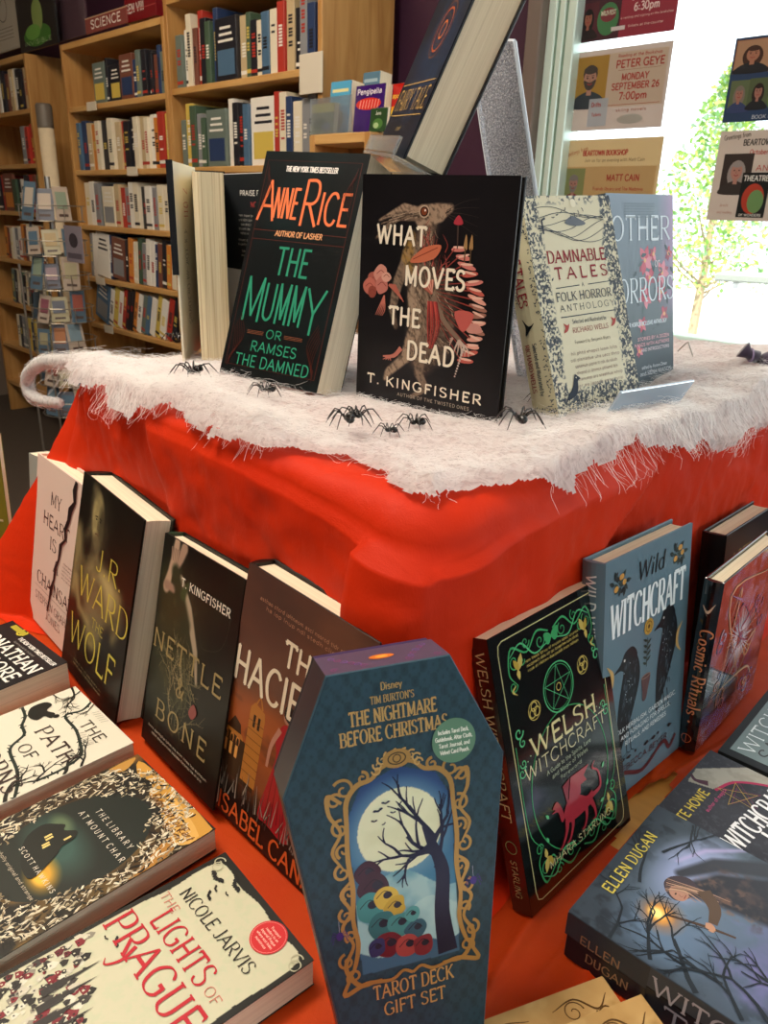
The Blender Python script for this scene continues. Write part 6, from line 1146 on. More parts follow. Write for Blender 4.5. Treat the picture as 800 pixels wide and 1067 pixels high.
# ================================================================ 13 flat cards and books at lower right
def flat(name, lab, P0, yaw, w, h, T, col, hard=True, m=None, cat='book', lean=90.0, spine=None, grp=None): return book(name, P0, yaw, lean, 0, w, h, T, col, lab, cat, hard, spine, m=m or MATT, group=grp)
o = empty('tarot_deck_box', frame((.2976, .2689, -.4605), 48.1, 90, 0)); tag(o, 'smoky blue boxed card deck with bare trees and glowing torch, lower right corner', 'box')
w, h = 148, 209.5; MB().box(0, w/1000, 0, h/1000, -.019, 0, '39424c', bev=.0009).build('lid', SATIN, o); MB().box(.001, w/1000-.001, .001, h/1000-.001, -.0425, -.0195, '23252c', bev=.0006).build('tray', SATIN, o)
C = Canvas(w, h, '3a444e', .6); P = Print()
C.noise(50, .35, .8, '2a323c', .9, 5); C.ell(84, 140, 56, 46, '64788c', .95, .8, -.4); C.ell(100, 160, 36, 20, '8c98c0', .9, .9, -.2); C.noise(24, .45, .75, '9aa4c8', .6, 9, mask=C.inell(84, 140, 56, 46, .5)); C.ell(30, 150, 26, 30, '5c7490', .8, .9); C.ell(60, 90, 60, 40, '54647c', .8, .9); C.noise(22, .55, .8, '7c70b0', .6, 12, mask=C.inell(70, 100, 60, 40, .5))
C.noise(9, .5, .66, '20262e', .8, 15, mask=np.clip(1.0-C.inell(w*.5, h*.60, w*.5, h*.34, .4), 0, 1)); C.ell(44, 160, 13, 13, 'a87040', .75, .9); C.ell(44, 161, 8, 8, 'e8a040', 1, .8); C.ell(43, 163, 4.5, 5, 'fce890', 1, .8)
C.seg([(82, 152), (98, 132), (112, 100), (118, 50)], [16, 34, 48, 60], '25252c', 1, 5); C.seg([(90, 165), (118, 148), (140, 118)], [8, 13, 16], '2e3038', 1, 4); C.noise(9, .5, .7, '4a3a38', .8, 22, mask=C.inell(100, 120, 26, 34, .3)); C.noise(5, .52, .7, '7c5a48', .6, 23, mask=C.inell(92, 128, 15, 26, .3)); C.seg([(100, 172), (126, 160), (148, 138)], [2, 4, 3], 'a8a0cc', .8, 3)
P.spoly([(63, 158), (66, 166), (74, 171), (84, 168), (90, 158), (84, 148), (76, 150), (70, 152)], '3c3036'); P.spoly([(64, 158), (67, 164), (74, 165), (78, 158), (74, 152), (67, 153)], 'a87c68'); P.ell(69, 160, 1.2, .6, '2a1c18'); P.ell(74, 160.5, 1.2, .6, '2a1c18'); P.rib([(70, 158), (69, 155.5), (71, 155)], .5, '7c5040'); P.rib([(69, 153.6), (73, 153.8)], .7, '7c3830')
for k in range(7): P.rib([(66+2*k, 167+.6*k), (74+2*k, 158-2*k), (72+3*k, 146-3*k)], [.6, 1.3, .4], ['9c7c68', 'b89478', '6c5444'][k % 3], 4)
P.rib([(86, 146), (76, 134), (62, 130)], [11, 9, 6], '54402f', 4); P.rib([(46, 158), (52, 144), (58, 128), (62, 114)], [1.6, 2.4, 2.4, 1.6], '4a3424', 4); P.ell(58, 130, 4, 3, 'b8896c', .8); [P.rib([(60, 131+k*1.3), (55.5, 130+k*1.2)], 1.1, 'b8896c') for k in range(-1, 3)]
rr = random.Random(31)
for x, y, a, L_, w_, dp in ((2, 118, 1.1, 40, 4, 3), (4, 150, .6, 30, 3, 3), (0, 178, .1, 30, 2.6, 3), (20, 108, 1.5, 34, 2.6, 3), (60, 184, .2, 34, 2.6, 3), (100, 184, -.25, 34, 2.4, 3), (146, 178, -2.6, 24, 2, 2), (10, 70, 1.0, 40, 3.4, 3), (40, 60, 1.2, 34, 3, 2), (4, 90, .8, 30, 3, 3)): branch(P, x, y, a, L_, w_, '1a2027', dp, rr, .65)
P.text('ELLEN DUGAN', w*.24, h*.925, h*.040, 'c8b84a', .14, .07, .14, W=w*.52, tr=.2); finish(o, P, C, SATIN)
# its side that faces the camera: lettering
def side_print(o, fn, M4, m, name='side_lettering'):
    P = Print(); fn(P); me = bpy.data.meshes.new(name); me.from_pydata([tuple(M4 @ Vector((x/1000, y/1000, .0003+k*1e-5))) for x, y, k in P.v], [], P.f); me.materials.append(m); ln = [len(f) for f in P.f]; c = np.repeat(np.array(P.c, dtype=np.float32), ln, axis=0)
    a = me.color_attributes.new('Col', 'FLOAT_COLOR', 'CORNER'); a.data.foreach_set('color', np.hstack([c, np.ones((len(c), 1), np.float32)]).ravel()); q = bpy.data.objects.new(name, me); COL.objects.link(q); q.parent = o
# face x = 0: reading direction runs from y = h down to 0, upright towards +z
Mx = Matrix(((0, 0, -1, 0), (-1, 0, 0, h/1000), (0, 1, 0, -.0425), (0, 0, 0, 1)))
side_print(o, lambda P: (P.rect(2, 1, 62, 21, '1c1a22'), P.rect(0, 21.5, 62, 42, '2c333c'), P.text('ELLEN', 12, 22, 7, '8c6c50', .14, .08, .12, W=30), P.text('DUGAN', 18, 9, 7, '8c6c50', .14, .08, .12, W=32), P.text('WITCHES', 66, 22, 14, 'a8a8b4', .13, .06, .14, W=88), P.text('TAROT', 76, 2, 16, '8c8c98', .12, .05, .14, W=96)), Mx, SATIN)
o = flat('paperback_book', 'dark grey book with gold pentagram and brush lettering, behind the smoky deck box', (.388, .382, -.484), 46, .135, .21, .019, '33343a', False)
w, h = 135, 210; C = Canvas(w, h, '3a3b42', .8); P = Print(); C.noise(40, .4, .8, '2c2d34', .8, 4); C.noise(3, .6, .7, '55565e', .4, 5)
C.mix(C.inpoly([(w*.55, h*.98), (w*.72, h*.99), (w*1.02, h*.82), (w*1.02, h*.55), (w*.92, h*.72), (w*.78, h*.84), (w*.6, h*.88)])*.95, 'a8a498'); C.noise(8, .5, .7, '8c887c', .6, 6, mask=C.inpoly([(w*.55, h*.98), (w*.72, h*.99), (w*1.02, h*.82), (w*1.02, h*.55), (w*.92, h*.72), (w*.78, h*.84), (w*.6, h*.88)]))
P.rib([(w*.60, h*.87), (w*.78, h*.83), (w*.92, h*.71), (w*1.0, h*.56)], 3, 'a82c54', 5); P.rib([(w*.63, h*.91), (w*.60, h*.96), (w*.64, h*.99)], [7, 4, 2], '4a2c3c', 3)
st = [(w*.66+18*math.cos(PI/2+k*4*PI/5+.2), h*.785+18*math.sin(PI/2+k*4*PI/5+.2)) for k in range(5)]; P.rib([(x+3, y-2) for x, y in st], 1.0, '7c2c5c', closed=True); P.rib(st, 1.3, 'c0a048', closed=True)
P.text('KATE HOWE', w*.04, h*.88, h*.040, 'd0bc4c', .16, W=w*.50); P.text('author of magick', w*.36, h*.835, h*.016, 'c04c7c', .14, W=w*.30)
P.text('WITCHCRAFT', w*.16, h*.655, h*.085, 'e8e8ea', .16, .09, .05, W=w*.80, slant=.1, rot=-.08); P.text('HARE', w*.40, h*.53, h*.10, 'e8e8ea', .16, .09, .05, W=w*.52, slant=.1); P.text('CHARMS', w*.2, h*.2, h*.1, 'e8e8ea', .2, .12, .05, W=w*.7, slant=.1); finish(o, P, C, MATT)
o = flat('paperback_book', 'grey-green book with black border and white and black title, beside the starburst book', (.496, .487, -.486), 48, .15, .21, .017, '1c1e20', False)
w, h = 150, 210; P = Print(); P.rect(w*.07, h*.03, w*.97, h*.965, '6e8080'); P.text('WITCHES', w*.12, h*.87, h*.068, 'e4ecec', .12, .06, .14, W=w*.84); P.text('SABBATH', w*.14, h*.775, h*.08, '14181a', .14, .07, .2, W=w*.82); P.rect(w*.1, h*.75, w*.95, h*.756, '14181a'); lines(P, w*.15, w*.9, h*.70, h*.03, 6, h*.018, '2c3434', 3); P.rect(w*.2, h*.08, w*.85, h*.3, '4f5e5e'); finish(o, P, None, SATIN)
# parchment booklets at the bottom edge
for k, (p0, p1, z, lab) in enumerate((((627.5, 1017), (493, 1067), TZ+.009, 'tan parchment booklet with brown scrolls at the bottom edge, the lower of two'), ((668, 1036), (590, 1067), TZ+.017, 'tan parchment booklet overlapping its twin at the bottom edge, nearer the deck box'))):
    A_, B_ = onplane(*p0, z=z), onplane(*p1, z=z); d = (A_-B_).normalized(); yaw = math.degrees(math.atan2(d.y, d.x)); w_, h_ = .115, .16
    O = A_-d*w_-Vector((-d.y, d.x, 0))*h_; o = flat('parchment_booklet', lab, (O.x, O.y, z-CH), yaw, w_, h_, .0075, 'b8945c', False, cat='booklet'); w, h = 115, 160
    C = Canvas(w, h, 'bf9a62', 1); C.noise(30, .35, .7, 'a8824c', .8, 4+k); C.noise(10, .55, .75, '94703c', .5, 7); C.noise(18, .5, .8, 'd4b47c', .6, 9); P = Print(); BN = '5c4020'
    for sx in (0, 1):
        x_ = lambda u: w*u if not sx else w*(1-u)
        P.curl(x_(.30), h*.90, 8, 0 if sx else PI, 1.4, 1.0, BN, 1 if sx else -1); P.rib([(x_(.05), h*.93), (x_(.15), h*.88), (x_(.26), h*.95), (x_(.42), h*.93)], [.5, 1.6, 1.4, .5], BN, 6); P.rib([(x_(.05), h*.80), (x_(.1), h*.88), (x_(.22), h*.84)], [.5, 1.3, .4], BN, 6); P.curl(x_(.14), h*.84, 6, 2, 1.3, .9, BN, 1)
    P.poly([(w*.42, h*.83), (w*.50, h*.90), (w*.58, h*.83), (w*.50, h*.76)], '2a1c14'); P.ring(w*.5, h*.5, 26, 1.2, BN); P.ring(w*.5, h*.5, 20, .8, BN); finish(o, P, C, MATT)
# ================================================================ 14 flat books at lower left
o = flat('hardcover_book', 'white book with black thorny vines and a small cloaked figure, lying at left', (-.4611, .5490, -.481), -44.4, .1264, .198, .020, 'e2dcc8', False, m=SATIN)
w, h = 126.4, 198; C = Canvas(w, h, 'dad4c0', 1.5); P = Print(); BK = '1a1c18'; rr = random.Random(17)
for pts in ([(.30, 1.0), (.36, .93), (.34, .85), (.56, .84), (.74, .81), (.88, .77), (.93, .67), (.93, .55)], [(.0, .72), (.14, .70), (.24, .66), (.36, .64), (.46, .55), (.70, .52), (.85, .49), (1, .44)], [(.02, .45), (.10, .36), (.3, .33), (.35, .2), (.5, .12), (.6, .0)]):
    q = [(w*x, h*y) for x, y in pts]; P.rib(q, 3, '1f2a24', 5)
    for x, y in crom(q, 5): leaf(P, x, y, rr.random()*6.28, 4.5, '1f2a24', .4)
for x, y, a, L_, w_ in ((1.0, .66, 2.3, 20, 4), (1.0, .74, 2.6, 18, 3), (.93, .55, 2.2, 16, 2.6), (0, .98, -.4, 22, 2.6), (.10, 1.0, -1.0, 16, 2.2), (1, .40, 2.6, 26, 4), (0, .2, .6, 26, 3.4), (.0, .88, -.1, 12, 1.6), (.35, 1.0, -1.2, 12, 1.6)): branch(P, w*x, h*y, a, L_, w_, BK, 3, rr, .7)
P.spoly([(w*.06, h*.82), (w*.13, h*.84), (w*.18, h*.80), (w*.26, h*.82), (w*.30, h*.79), (w*.24, h*.77), (w*.25, h*.73), (w*.16, h*.71), (w*.06, h*.75)], BK); P.ell(w*.30, h*.815, 3, 3, BK)
P.text('THE', w*.52, h*.868, h*.055, '3a3028', .12, .05, .16, W=w*.29); P.text('PATH', w*.38, h*.685, h*.075, '3a2c28', .14, .05, .18, W=w*.50); P.text('OF', w*.48, h*.575, h*.055, '3a3028', .12, .05, .16, W=w*.19); P.text('THORNS', w*.14, h*.415, h*.085, '3a2c28', .14, .05, .18, W=w*.78)
P.text('A. G. SLATTER', w*.2, h*.1, h*.04, '3a3028', .12, .05, .14, W=w*.6)
for k in range(6): P.rib([(w*.45+4*k, h*.955), (w*.47+4*k, h*.99)], .4, '6c6658'); P.rib([(w*.62+4*k, h*.82), (w*.64+4*k, h*.86)], .4, '6c6658')
finish(o, P, C, SATIN)
o = flat('paperback_book', 'book with burning house in a dark oval ringed by torn paper, lying at left', (-.3633, .4374, -.479), -44.1, .128, .2031, .022, '2a2420', False, m=SATIN)
w, h = 128, 203.1; C = Canvas(w, h, '1a1a18', .45); P = Print(); cx, cy = w*.50, h*.55
C.noise(46, .40, .52, 'c89440', 1, 3); C.noise(20, .5, .7, 'a86c28', .6, 31); q = np.hypot((C.X-cx)/(w*.50), (C.Y-cy)/(h*.43)); ringm = np.clip(1-np.abs(q-.98)/.30, 0, 1)**.5
ang_ = np.arctan2(C.Y-cy, C.X-cx); C.mix(np.clip(ringm*2, 0, 1)*.6*(q > .70), '1c1a16')
C.mix((q < .74).astype(float), '1c2420')
gl = C.inell(w*.44, h*.50, w*.26, h*.09, .9)*(q < .74); C.mix(gl*.8, '3c6058'); C.ell(w*.60, h*.40, w*.13, h*.05, 'd8a030', .95, .9, -.2); C.ell(w*.30, h*.56, w*.10, h*.035, '7a8c60', .6, .9); C.ell(w*.62, h*.385, w*.07, h*.022, 'f0b840', 1, .8)
for q_, c_ in (([(.12, .99), (.2, .93), (.34, .95), (.45, .90), (.62, .93), (.80, .86), (.97, .88), (.99, .99)], 'c89440'), ([(.55, .97), (.62, .89), (.78, .86), (.95, .84), (.98, .93)], 'd8a858'), ([(.86, .84), (.99, .80), (.99, .62), (.93, .72)], 'b07c38'), ([(.02, .98), (.1, .9), (.02, .84)], 'b88840'), ([(.02, .12), (.14, .16), (.3, .06), (.1, .01)], 'c89440')): P.spoly([(w*x, h*y) for x, y in q_], c_)
rb = random.Random(8)
for k in range(1500):
    t_ = rb.uniform(0, 2*PI); r_ = rb.uniform(.74, 1.18)+.04*math.sin(t_*5); L_ = rb.uniform(.03, .11); b_ = rb.uniform(-.06, .06)
    pts_ = [(cx+w*.50*(r_+b_*f_+.02*math.sin(f_*4+k))*math.cos(t_+L_*f_), cy+h*.43*(r_+b_*f_+.02*math.sin(f_*4+k))*math.sin(t_+L_*f_)) for f_ in (0, .33, .66, 1)]
    P.rib(pts_, [.3, rb.uniform(.8, 2.2), rb.uniform(.6, 1.8), .2], rb.choice(['d8ccb0', 'b0a488', '1c1a16', '8c7c60', 'd8ccb0', 'e4dcc4', '14120f']), 3)
P.spoly([(w*.28, h*.55), (w*.32, h*.57), (w*.36, h*.555), (w*.42, h*.59), (w*.47, h*.56), (w*.48, h*.51), (w*.53, h*.47), (w*.60, h*.36), (w*.45, h*.36), (w*.27, h*.42), (w*.22, h*.50)], '161c18')
for x, y in ((.33, .48), (.355, .478), (.385, .455), (.405, .452), (.43, .53)): P.rect(w*x, h*y, w*(x+.015), h*(y+.03), 'e0c878')
CR = 'e0d8c8'; P.text('THE LIBRARY', w*.56, h*.69, h*.024, CR, .12, W=w*.44, al='c', tr=.6); P.text('AT MOUNT CHAR', w*.56, h*.635, h*.024, CR, .12, W=w*.56, al='c', tr=.6); P.text('SCOTT HAWKINS', w*.55, h*.385, h*.018, CR, .13, W=w*.46, al='c', tr=.5); P.text('wholly original and strange', w*.5, h*.32, h*.014, 'b8ac98', .14, W=w*.5, al='c')
P.text('Enter part of Eart', w*.45, h*.90, h*.036, '7c4c1c', .12, .06, W=w*.52, slant=.3, rot=-.06); P.text('be in', w*.75, h*.85, h*.03, '7c4c1c', .12, .06, W=w*.16, slant=.3)
finish(o, P, C, SATIN)
o = flat('paperback_book', 'cream book with crimson title, bats and a round red sticker, bottom left corner', (-.2677, .3385, -.479), -49, .1213, .1999, .024, '1a1b18', False, m=SATIN)
w, h = 121.3, 199.9; P = Print(); C = Canvas(w, h, '1c1d19', .6); fr_ = [(.03, .60), (.05, .75), (.03, .88), (.06, .955), (.16, .97), (.30, .958), (.5, .975), (.72, .962), (.88, .975), (.95, .95), (.97, .86), (.955, .70), (.975, .5), (.96, .3), (.97, .1), (.93, .03), (.5, .02), (.06, .03), (.03, .2)]
pg = [tuple(v) for v in crom([(w*x, h*y) for x, y in fr_], 4, True)]; C.mix(C.inpoly(pg), 'c9c5a8'); C.noise(4, .5, .7, 'bcc4a2', .45, 5, mask=C.inpoly(pg))
rb = random.Random(9)
def gable(x, y, s_, c):
    a = rb.uniform(-.25, .25); q_ = [(-s_, 0), (s_, 0), (s_, s_*1.3), (0, s_*2.4), (-s_, s_*1.3)]; P.poly([(x+u*math.cos(a)-v*math.sin(a), y+u*math.sin(a)+v*math.cos(a)) for u, v in q_], c)
for k in range(620):
    x, y = rb.uniform(5, w-5), rb.uniform(6, h*.5); top_ = h*(.44-.26*(x/w))+5*math.sin(x*.3)
    if y > top_: continue
    gable(x, y, rb.uniform(1, 3.2), rb.choice(['2c2826', '1c1a18', 'c8c2ae', '8c8678', '5c1420', '7c1c28', '3a3632', 'd8d4c0'])); P.rect(x-.5, y+1, x+.5, y+2.2, 'd8d4b8' if k % 2 else '14120f')
for x, y in ((.42, .30), (.50, .28), (.34, .33), (.58, .25), (.66, .22), (.26, .36), (.74, .2)): P.poly([(w*x-2, h*(y-.05)), (w*x, h*(y+.075)), (w*x+2, h*(y-.05))], '2c2826'); P.rect(w*x-3, h*(y-.12), w*x+3, h*(y-.04), '2c2826')
for (x, y) in ((.06, .955), (.95, .95)): P.ring(w*x+2, h*y-3, 4, .9, 'b8b498'); P.curl(w*x-1, h*y, 5, 1, 1.2, 1, 'b8b498')
for x, y, s_ in ((.27, .945, 8), (.15, .905, 8), (.22, .88, 3.5), (.24, .845, 5), (.30, .90, 2.5), (.20, .50, 5), (.14, .48, 2.5)): bat(P, w*x, h*y, s_, .5*math.sin(x*20), '1c1c1c')
CRM = 'b81c2c'
P.text('NICOLE JARVIS', w*.12, h*.765, h*.048, '2c2a26', .11, .05, .10, rot=.05, W=w*.72, tr=.14, caps=True); P.text('THE', w*.06, h*.705, h*.033, 'c87868', .10, .05, .12, W=w*.16); P.text('LIGHTS', w*.19, h*.63, h*.082, CRM, .12, .05, .14, rot=.03, W=w*.55); P.text('OF', w*.78, h*.65, h*.034, 'c87868', .10, .05, .12, W=w*.11)
P.text('PRAGUE', w*.05, h*.495, h*.105, CRM, .13, .05, .16, rot=.03, W=w*.88); P.rib([(w*.30, h*.55), (w*.33, h*.49), (w*.30, h*.44), (w*.26, h*.45)], [3, 2.4, 1.4, .6], CRM, 5); 
P.ell(w*.72, h*.925, 13.5, 13.5, 'c82c30', n=36); P.ring(w*.72, h*.925, 12.4, .3, 'e09890')
for k, t in enumerate(('Transport', 'readers to an', 'Imperial Prague', 'where mist hides', 'monstrous')): P.text(t, w*.72, h*(.952-.016*k), h*.0095, 'f0c8b8', .16, W=w*(.09, .12, .14, .15, .10)[k], al='c')
finish(o, P, C, SATIN)
o = flat('paperback_book', 'thick black paperback with white capitals at the left edge, pages facing out', (-.5683, .6484, -.468), -40.4, .1302, .2, .0345, '17181a', False, m=SATIN)
w, h = 130.2, 200; P = Print(); P.text('THE NEW YORK TIMES BESTSELLER', w*.97, h*.925, h*.022, 'e8e4dc', .2, W=w*.62, al='r'); P.text('Spectacularly twisted', w*.72, h*.895, h*.012, '9c9890', .14, W=w*.35, al='r'); P.text('JONATHAN', w*.95, h*.80, h*.075, 'ece8de', .19, .1, .2, W=w*.90, al='r'); P.text('MOORE', w*.93, h*.69, h*.075, 'ece8de', .19, .1, .2, W=w*.6, al='r'); P.ell(w*.3, h*.5, 26, 20, '2c3c40'); P.ring(w*.28, h*.975, 6, 2, 'c8b83c'); P.rect(w*.1, h*.955, w*.34, h*.99, 'a89c34'); finish(o, P, None, SATIN)
# ================================================================ 15 big upright book seen from its pages
o = book('hardcover_book', (-.0242, .9415, .0609), -76.8, 22.7, -5.1, .1572, .2350, .0446, '12161e', 'thick navy hardcover tilted high above the hare book, its page edges facing out', spine='10131a', m=SATIN)
w, h = 157.2, 235; C = Canvas(w, h, '161a24', .8); P = Print(); C.noise(40, .4, .75, '182234', .9, 3); C.ell(w*.6, h*.45, w*.35, h*.2, '203450', .6, .9); C.noise(14, .5, .7, '24405f', .4, 8, mask=C.inell(w*.55, h*.45, w*.5, h*.3, .5))
for k in range(4): P.ring(w*.55, h*.52, 10+7*k, 2.2, ['c86a34', '3a2c2c', 'a8502c', '5c3c34'][k], ry=8+6*k)
P.text('FAIRY TALE', w*.08, h*.20, h*.085, 'b89458', .10, .05, .12, W=w*.84); P.rib([(w*.05, h*.31), (w*.95, h*.31)], 1, 'b89458'); P.rib([(w*.05, h*.175), (w*.95, h*.175)], 1, 'b89458'); P.text('a novel', w*.4, h*.11, h*.024, '9c8458', .12); P.text('KING', w*.1, h*.85, h*.12, 'c8a864', .12, .06, .1, W=w*.8); finish(o, P, C, SATIN)
FM = frame((-.0242, .9415, .0609), -76.8, 22.7, -5.1)
ACR = glassy('clear_acrylic_thick', (.90, .95, .97), .14, .22, (.86, .92, .96), .08)
e = empty('acrylic_easel', Matrix.Translation(AB(ab(FM.translation)[0], ab(FM.translation)[1], TOPZ+.004))); tag(e, 'tall clear acrylic easel holding up the navy hardcover', 'stand')
def world_mesh(mb, name, m, parent): q = mb.build(name, m); q.parent = parent; q.matrix_parent_inverse = parent.matrix_world.inverted(); return q
world_mesh(MB().box(-.004, .161, -.0052, -.0008, -.050, .012, M=FM, bev=.0008).box(-.004, .161, -.0008, .016, .0085, .012, M=FM, bev=.0008), 'ledge', ACR, e)
# ledge support: two clear legs down to the riser
pA, pB = FM @ Vector((.03, -.005, -.03)), FM @ Vector((.13, -.005, -.03))
for q in (pA, pB): world_mesh(MB().box(q.x-.016, q.x+.016, q.y-.002, q.y+.002, TOPZ+.005, q.z, bev=.0005), 'support_leg', ACR, e)
# textured acrylic back strip
t = NT('hammered_acrylic'); tr = t.n('ShaderNodeBsdfTransparent'); tr.inputs[0].default_value = (.82, .84, .88, 1); t.b.inputs['Base Color'].default_value = (.78, .80, .84, 1); t.b.inputs['Roughness'].default_value = .1; f = t.noise(380, 5); t.bump(f, 1.0, .006); f2 = t.noise(520, 3); t.l(t.ramp(f2, [(.38, '9a9ca4'), (.5, 'd4d6dc'), (.58, 'ffffff')]), t.b.inputs['Base Color'])
ms = t.n('ShaderNodeMixShader', Fac=.42); t.l(tr.outputs[0], ms.inputs[1]); t.l(t.b.outputs[0], ms.inputs[2]); t.l(ms.outputs[0], t.out.inputs[0]); HAM = t.m
BS = .775
cs = [onplane(x, y, b=BS) for x, y in ((487, 42), (534, 43), (556, 200))]; dn = (cs[2]-cs[1]).normalized(); kk = (cs[1].z-TOPZ-.006)/-dn.z
quad_ = [cs[0], cs[1], cs[1]+dn*kk, cs[0]+dn*kk*((cs[0].z-TOPZ-.006)/(cs[1].z-TOPZ-.006))]; bk = Vector((SQ, SQ, 0))*.006
st_ = empty('acrylic_stand', Matrix.Translation(quad_[3])); tag(st_, 'hammered clear acrylic strip standing right of the tilted navy hardcover', 'stand')
mb = MB(); mb.add([tuple(v) for v in quad_]+[tuple(v+bk) for v in quad_], [(3, 2, 1, 0), (4, 5, 6, 7), (0, 1, 5, 4), (1, 2, 6, 5), (2, 3, 7, 6), (3, 0, 4, 7)]); world_mesh(mb, 'back_strip', HAM, st_)
mb = MB()
for i in range(4): mb.tube([quad_[i]+bk*.5, quad_[(i+1) % 4]+bk*.5], .0028, 8)
world_mesh(mb, 'polished_edge', mat('polished_acrylic_edge', 'dfe4ea', .12, spec=.8), st_)
# ================================================================ 16 acrylic lip in front of the cream book
DM = frame((.1722*.949, .7512*.949, -.1776), 36.7, 0, 0); ls = empty('acrylic_book_stand', DM); tag(ls, 'clear acrylic stand with front lip coloured like reflected sky under the cream woodcut book', 'stand')
SKYREF = glassy('sky_reflection_acrylic', (.85, .93, 1), .15, .5, (.66, .80, .94), .1)  # pale blue colour stands in for sky reflected on the clear lip
zt = TOPZ+.0085-DM.translation.z
MB().box(.030, .140, zt, zt+.003, -.068, .026, bev=.0006).build('base_plate', ACR, ls)
lp_ = MB(); Mt = Matrix.Translation((0, zt+.003, .024)) @ Matrix.Rotation(R(28), 4, 'X'); lp_.box(.030, .145, 0, .036, 0, .003, bev=.0006, M=Mt); lp_.build('front_lip', SKYREF, ls)
MB().box(.034, .100, zt+.003, .055, -.064, -.061, bev=.0006).build('back_rest', ACR, ls)
# ================================================================ 17 book standing open-ended at left, pages towards the camera
zb = TOPZ+.006; pF = onplane(227, 379, z=zb); d0 = Vector((pF.x, pF.y, 0)).normalized(); rt = Vector((d0.y, -d0.x, 0)); sc_px = (Vector((pF.x, pF.y, 0)).length)/799
Hh = .229; OM = Matrix(((rt.x, d0.x, 0, pF.x), (rt.y, d0.y, 0, pF.y), (0, 0, 1, zb), (0, 0, 0, 1)))   # x right, y away, z up
o = empty('hardcover_book', OM); tag(o, 'book standing on end with cream pages and open jacket flaps, leftmost on the cobweb', 'book')
def slab(p, q, th, z0, z1, col, mb=None):
    (x0, y0), (x1, y1) = p, q; dx, dy = x1-x0, y1-y0; L = math.hypot(dx, dy); nx, ny = -dy/L*th, dx/L*th; mb = mb or MB(); return mb.prism([(x0, y0), (x1, y1), (x1+nx, y1+ny), (x0+nx, y0+ny)], z0, z1, col)
mb = slab((-.040, 0), (-.018, .145), .0026, 0, Hh, 'e4dcc4'); mb.box(-.0475, -.0400, -.0020, .0004, Hh*.46, Hh+.001, '14161a'); slab((-.0440, .001), (-.0225, .146), .0006, Hh*.46, Hh+.0008, '14161a', mb)
mb.build('left_board', MATT, o); mb = slab((.018, .145), (.082, .012), .0026, 0, Hh-.006, 'e8e6e2'); mb.build('right_board', MATT, o)
slab((-.022, .147), (.020, .147), .002, 0, Hh-.003, '14161a').build('spine', MATT, o)
pb = MB(); pb.prism([(-.0165, .144), (-.0195, .004), (-.012, .0), (.004, .001), (.016, .0), (.0165, .144)], .004, Hh-.010); q = pb.build('page_block', pagesmat(), o)
q.data.materials.clear(); tt = NT('upright_page_edges'); tc = tt.n('ShaderNodeTexCoord'); mp = tt.n('ShaderNodeMapping'); mp.inputs['Scale'].default_value = (1, .01, .01); tt.l(tc.outputs['Object'], mp.inputs[0]); w_ = tt.n('ShaderNodeTexNoise', Scale=500.0); tt.l(mp.outputs[0], w_.inputs['Vector']); tt.l(tt.ramp(w_.outputs['Fac'], [(.35, 'cdb98e'), (.5, 'e6d7b0'), (.7, 'efe2bf')]), tt.b.inputs['Base Color']); tt.b.inputs['Roughness'].default_value = .85; q.data.materials.append(tt.m)
# left flap print faces right (towards +x); reading up the flap
def flap(o, fn, p, q, off, name):
    (x0, y0), (x1, y1) = p, q; L = math.hypot(x1-x0, y1-y0); ux, uy = (x1-x0)/L, (y1-y0)/L; M4 = Matrix(((ux, 0, uy*off, x0), (uy, 0, -ux*off, y0), (0, 1, 0, 0), (0, 0, 0, 1))); side_print(o, fn, M4, MATT, name)
L1 = math.hypot(.022, .145)*1000
def f1(P):
    P.text('NIGHTS', 60, 170, 16, 'b84c40', .2, W=26, rot=-PI/2) if False else None
    for k, ch in enumerate('NIGHT'): P.text(ch, 50, 196-k*7.8, 5.6, 'b85048', .16, sx=8)
    for k in range(16): P.text('AUTHORJSTORMCREW'[k], 44, 150-k*7.2, 5.2, '7c7668', .14, sx=6)
flap(o, f1, (-.040, 0), (-.018, .145), 1, 'flap_lettering')
L2 = math.hypot(.064, .133)*1000
def f2_(P):                                                             # x from the spine side to the open edge
    Hm = Hh*1000; P.rect(0, Hm*.46, L2*.99, Hm*.97, '1c2024'); P.text('PRAISE FOR THE', L2*.93, Hm*.86, 5.5, 'e8e4dc', .2, W=L2*.62, al='r'); P.text('NOVELS', L2*.5, Hm*.80, 6, 'a83c38', .2, W=L2*.3)
    lines(P, L2*.25, L2*.93, Hm*.75, 5.4, 5, 3, 'b0aca4', 4); lines(P, L2*.25, L2*.93, Hm*.62, 5.4, 2, 3, 'b0aca4', 5); lines(P, L2*.25, L2*.93, Hm*.56, 5.4, 2, 3, 'b0aca4', 6)
flap(o, lambda P: None, (0, 0), (1, 0), 1, 'x') if False else None
P_ = Print(); f2_(P_); (x0, y0), (x1, y1) = (.082, .012), (.018, .145); ux, uy = (x1-x0)/L2*1000, (y1-y0)/L2*1000
me = bpy.data.meshes.new('flap_print'); nx_, ny_ = -.7*0+(-.9), -.43
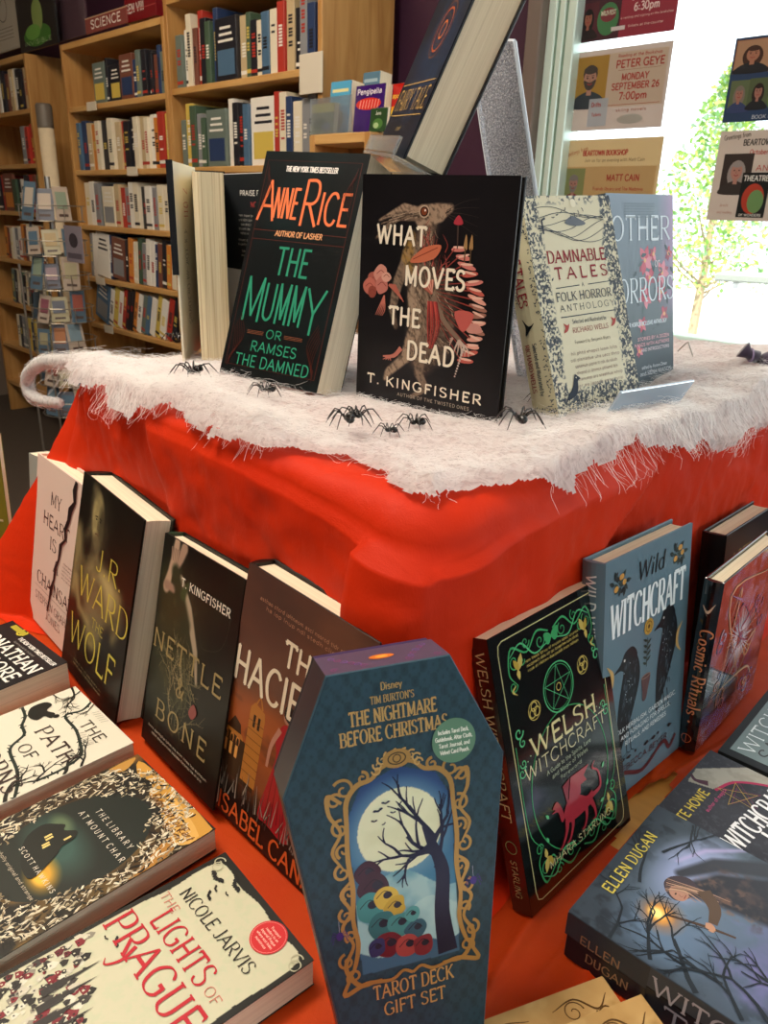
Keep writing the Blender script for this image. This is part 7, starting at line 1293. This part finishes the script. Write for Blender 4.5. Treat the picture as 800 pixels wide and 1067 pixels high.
me.from_pydata([(x0+ux*(L2-x)/1000*1+(-.133/.1476)*(.0004+k*1e-5), y0+uy*(L2-x)/1000+(-.064/.1476)*(.0004+k*1e-5), z/1000) for x, z, k in P_.v], [], P_.f); me.materials.append(MATT); ln = [len(f) for f in P_.f]; c = np.repeat(np.array(P_.c, dtype=np.float32), ln, axis=0)
a = me.color_attributes.new('Col', 'FLOAT_COLOR', 'CORNER'); a.data.foreach_set('color', np.hstack([c, np.ones((len(c), 1), np.float32)]).ravel()); q = bpy.data.objects.new('flap_print', me); COL.objects.link(q); q.parent = o
# ================================================================ 18 things at the edges
for (x, y, zz, w_, h_, T_, yaw, col, pg, lab) in ((-.543, 1.08, TZ, .12, .150, .03, -40, '9aa39a', 0, 'grey-green book standing behind the cloth at the left edge'), (-.665, 1.115, TZ, .118, .168, .007, -30, '6c6a20', 0, 'olive yellow book leaning at the far left edge')):
    o = book('paperback_book', (x, y, zz-CH+.006), yaw, 6, 0 if col[0] == '9' else 7, w_, h_, T_, col, lab, hard=False, m=MATT); P = Print(); P.rect(w_*100, h_*200, w_*900, h_*220, 'b8b094'); P.rect(w_*100, h_*700, w_*900, h_*720, 'b8b094'); P.build('title_lettering', MATT, o)
o = empty('velvet_pouch', Matrix.Translation(onplane(799, 388, z=TOPZ+.022))); tag(o, 'dark purple pouch at the right end of the cobweb', 'pouch')
mb = MB(); mb.ball((.02, .0, .012), .026, 20, 12, sc=(1.3, 1, .62)); mb.tube([(-.016, 0, .018), (-.028, 0, .022), (-.034, .002, .026)], [.008, .006, .011], 10); mb.build('bag', mat('purple_velvet', '2e1c38', .8, sheen=.5), o, True); mb = MB(); mb.tube([(-.024+.0085*0, .0075*math.cos(t), .020+.0075*math.sin(t)) for t in np.linspace(0, 6.3, 14)], .0012, 6); mb.build('cord', mat('cord', '8c7c9c', .6), o)
pw = [onplane(x, y, b=1.05) for x, y in ((706, 366), (716, 357), (718, 360), (722, 372))]
wr_ = MB().tube([tuple(v) for v in crom([tuple(q) for q in pw], 4)], .0009, 6).build('wire_hook', WIRE); tag(wr_, 'thin bent wire sticking up behind the slate book on the cobweb', 'wire')
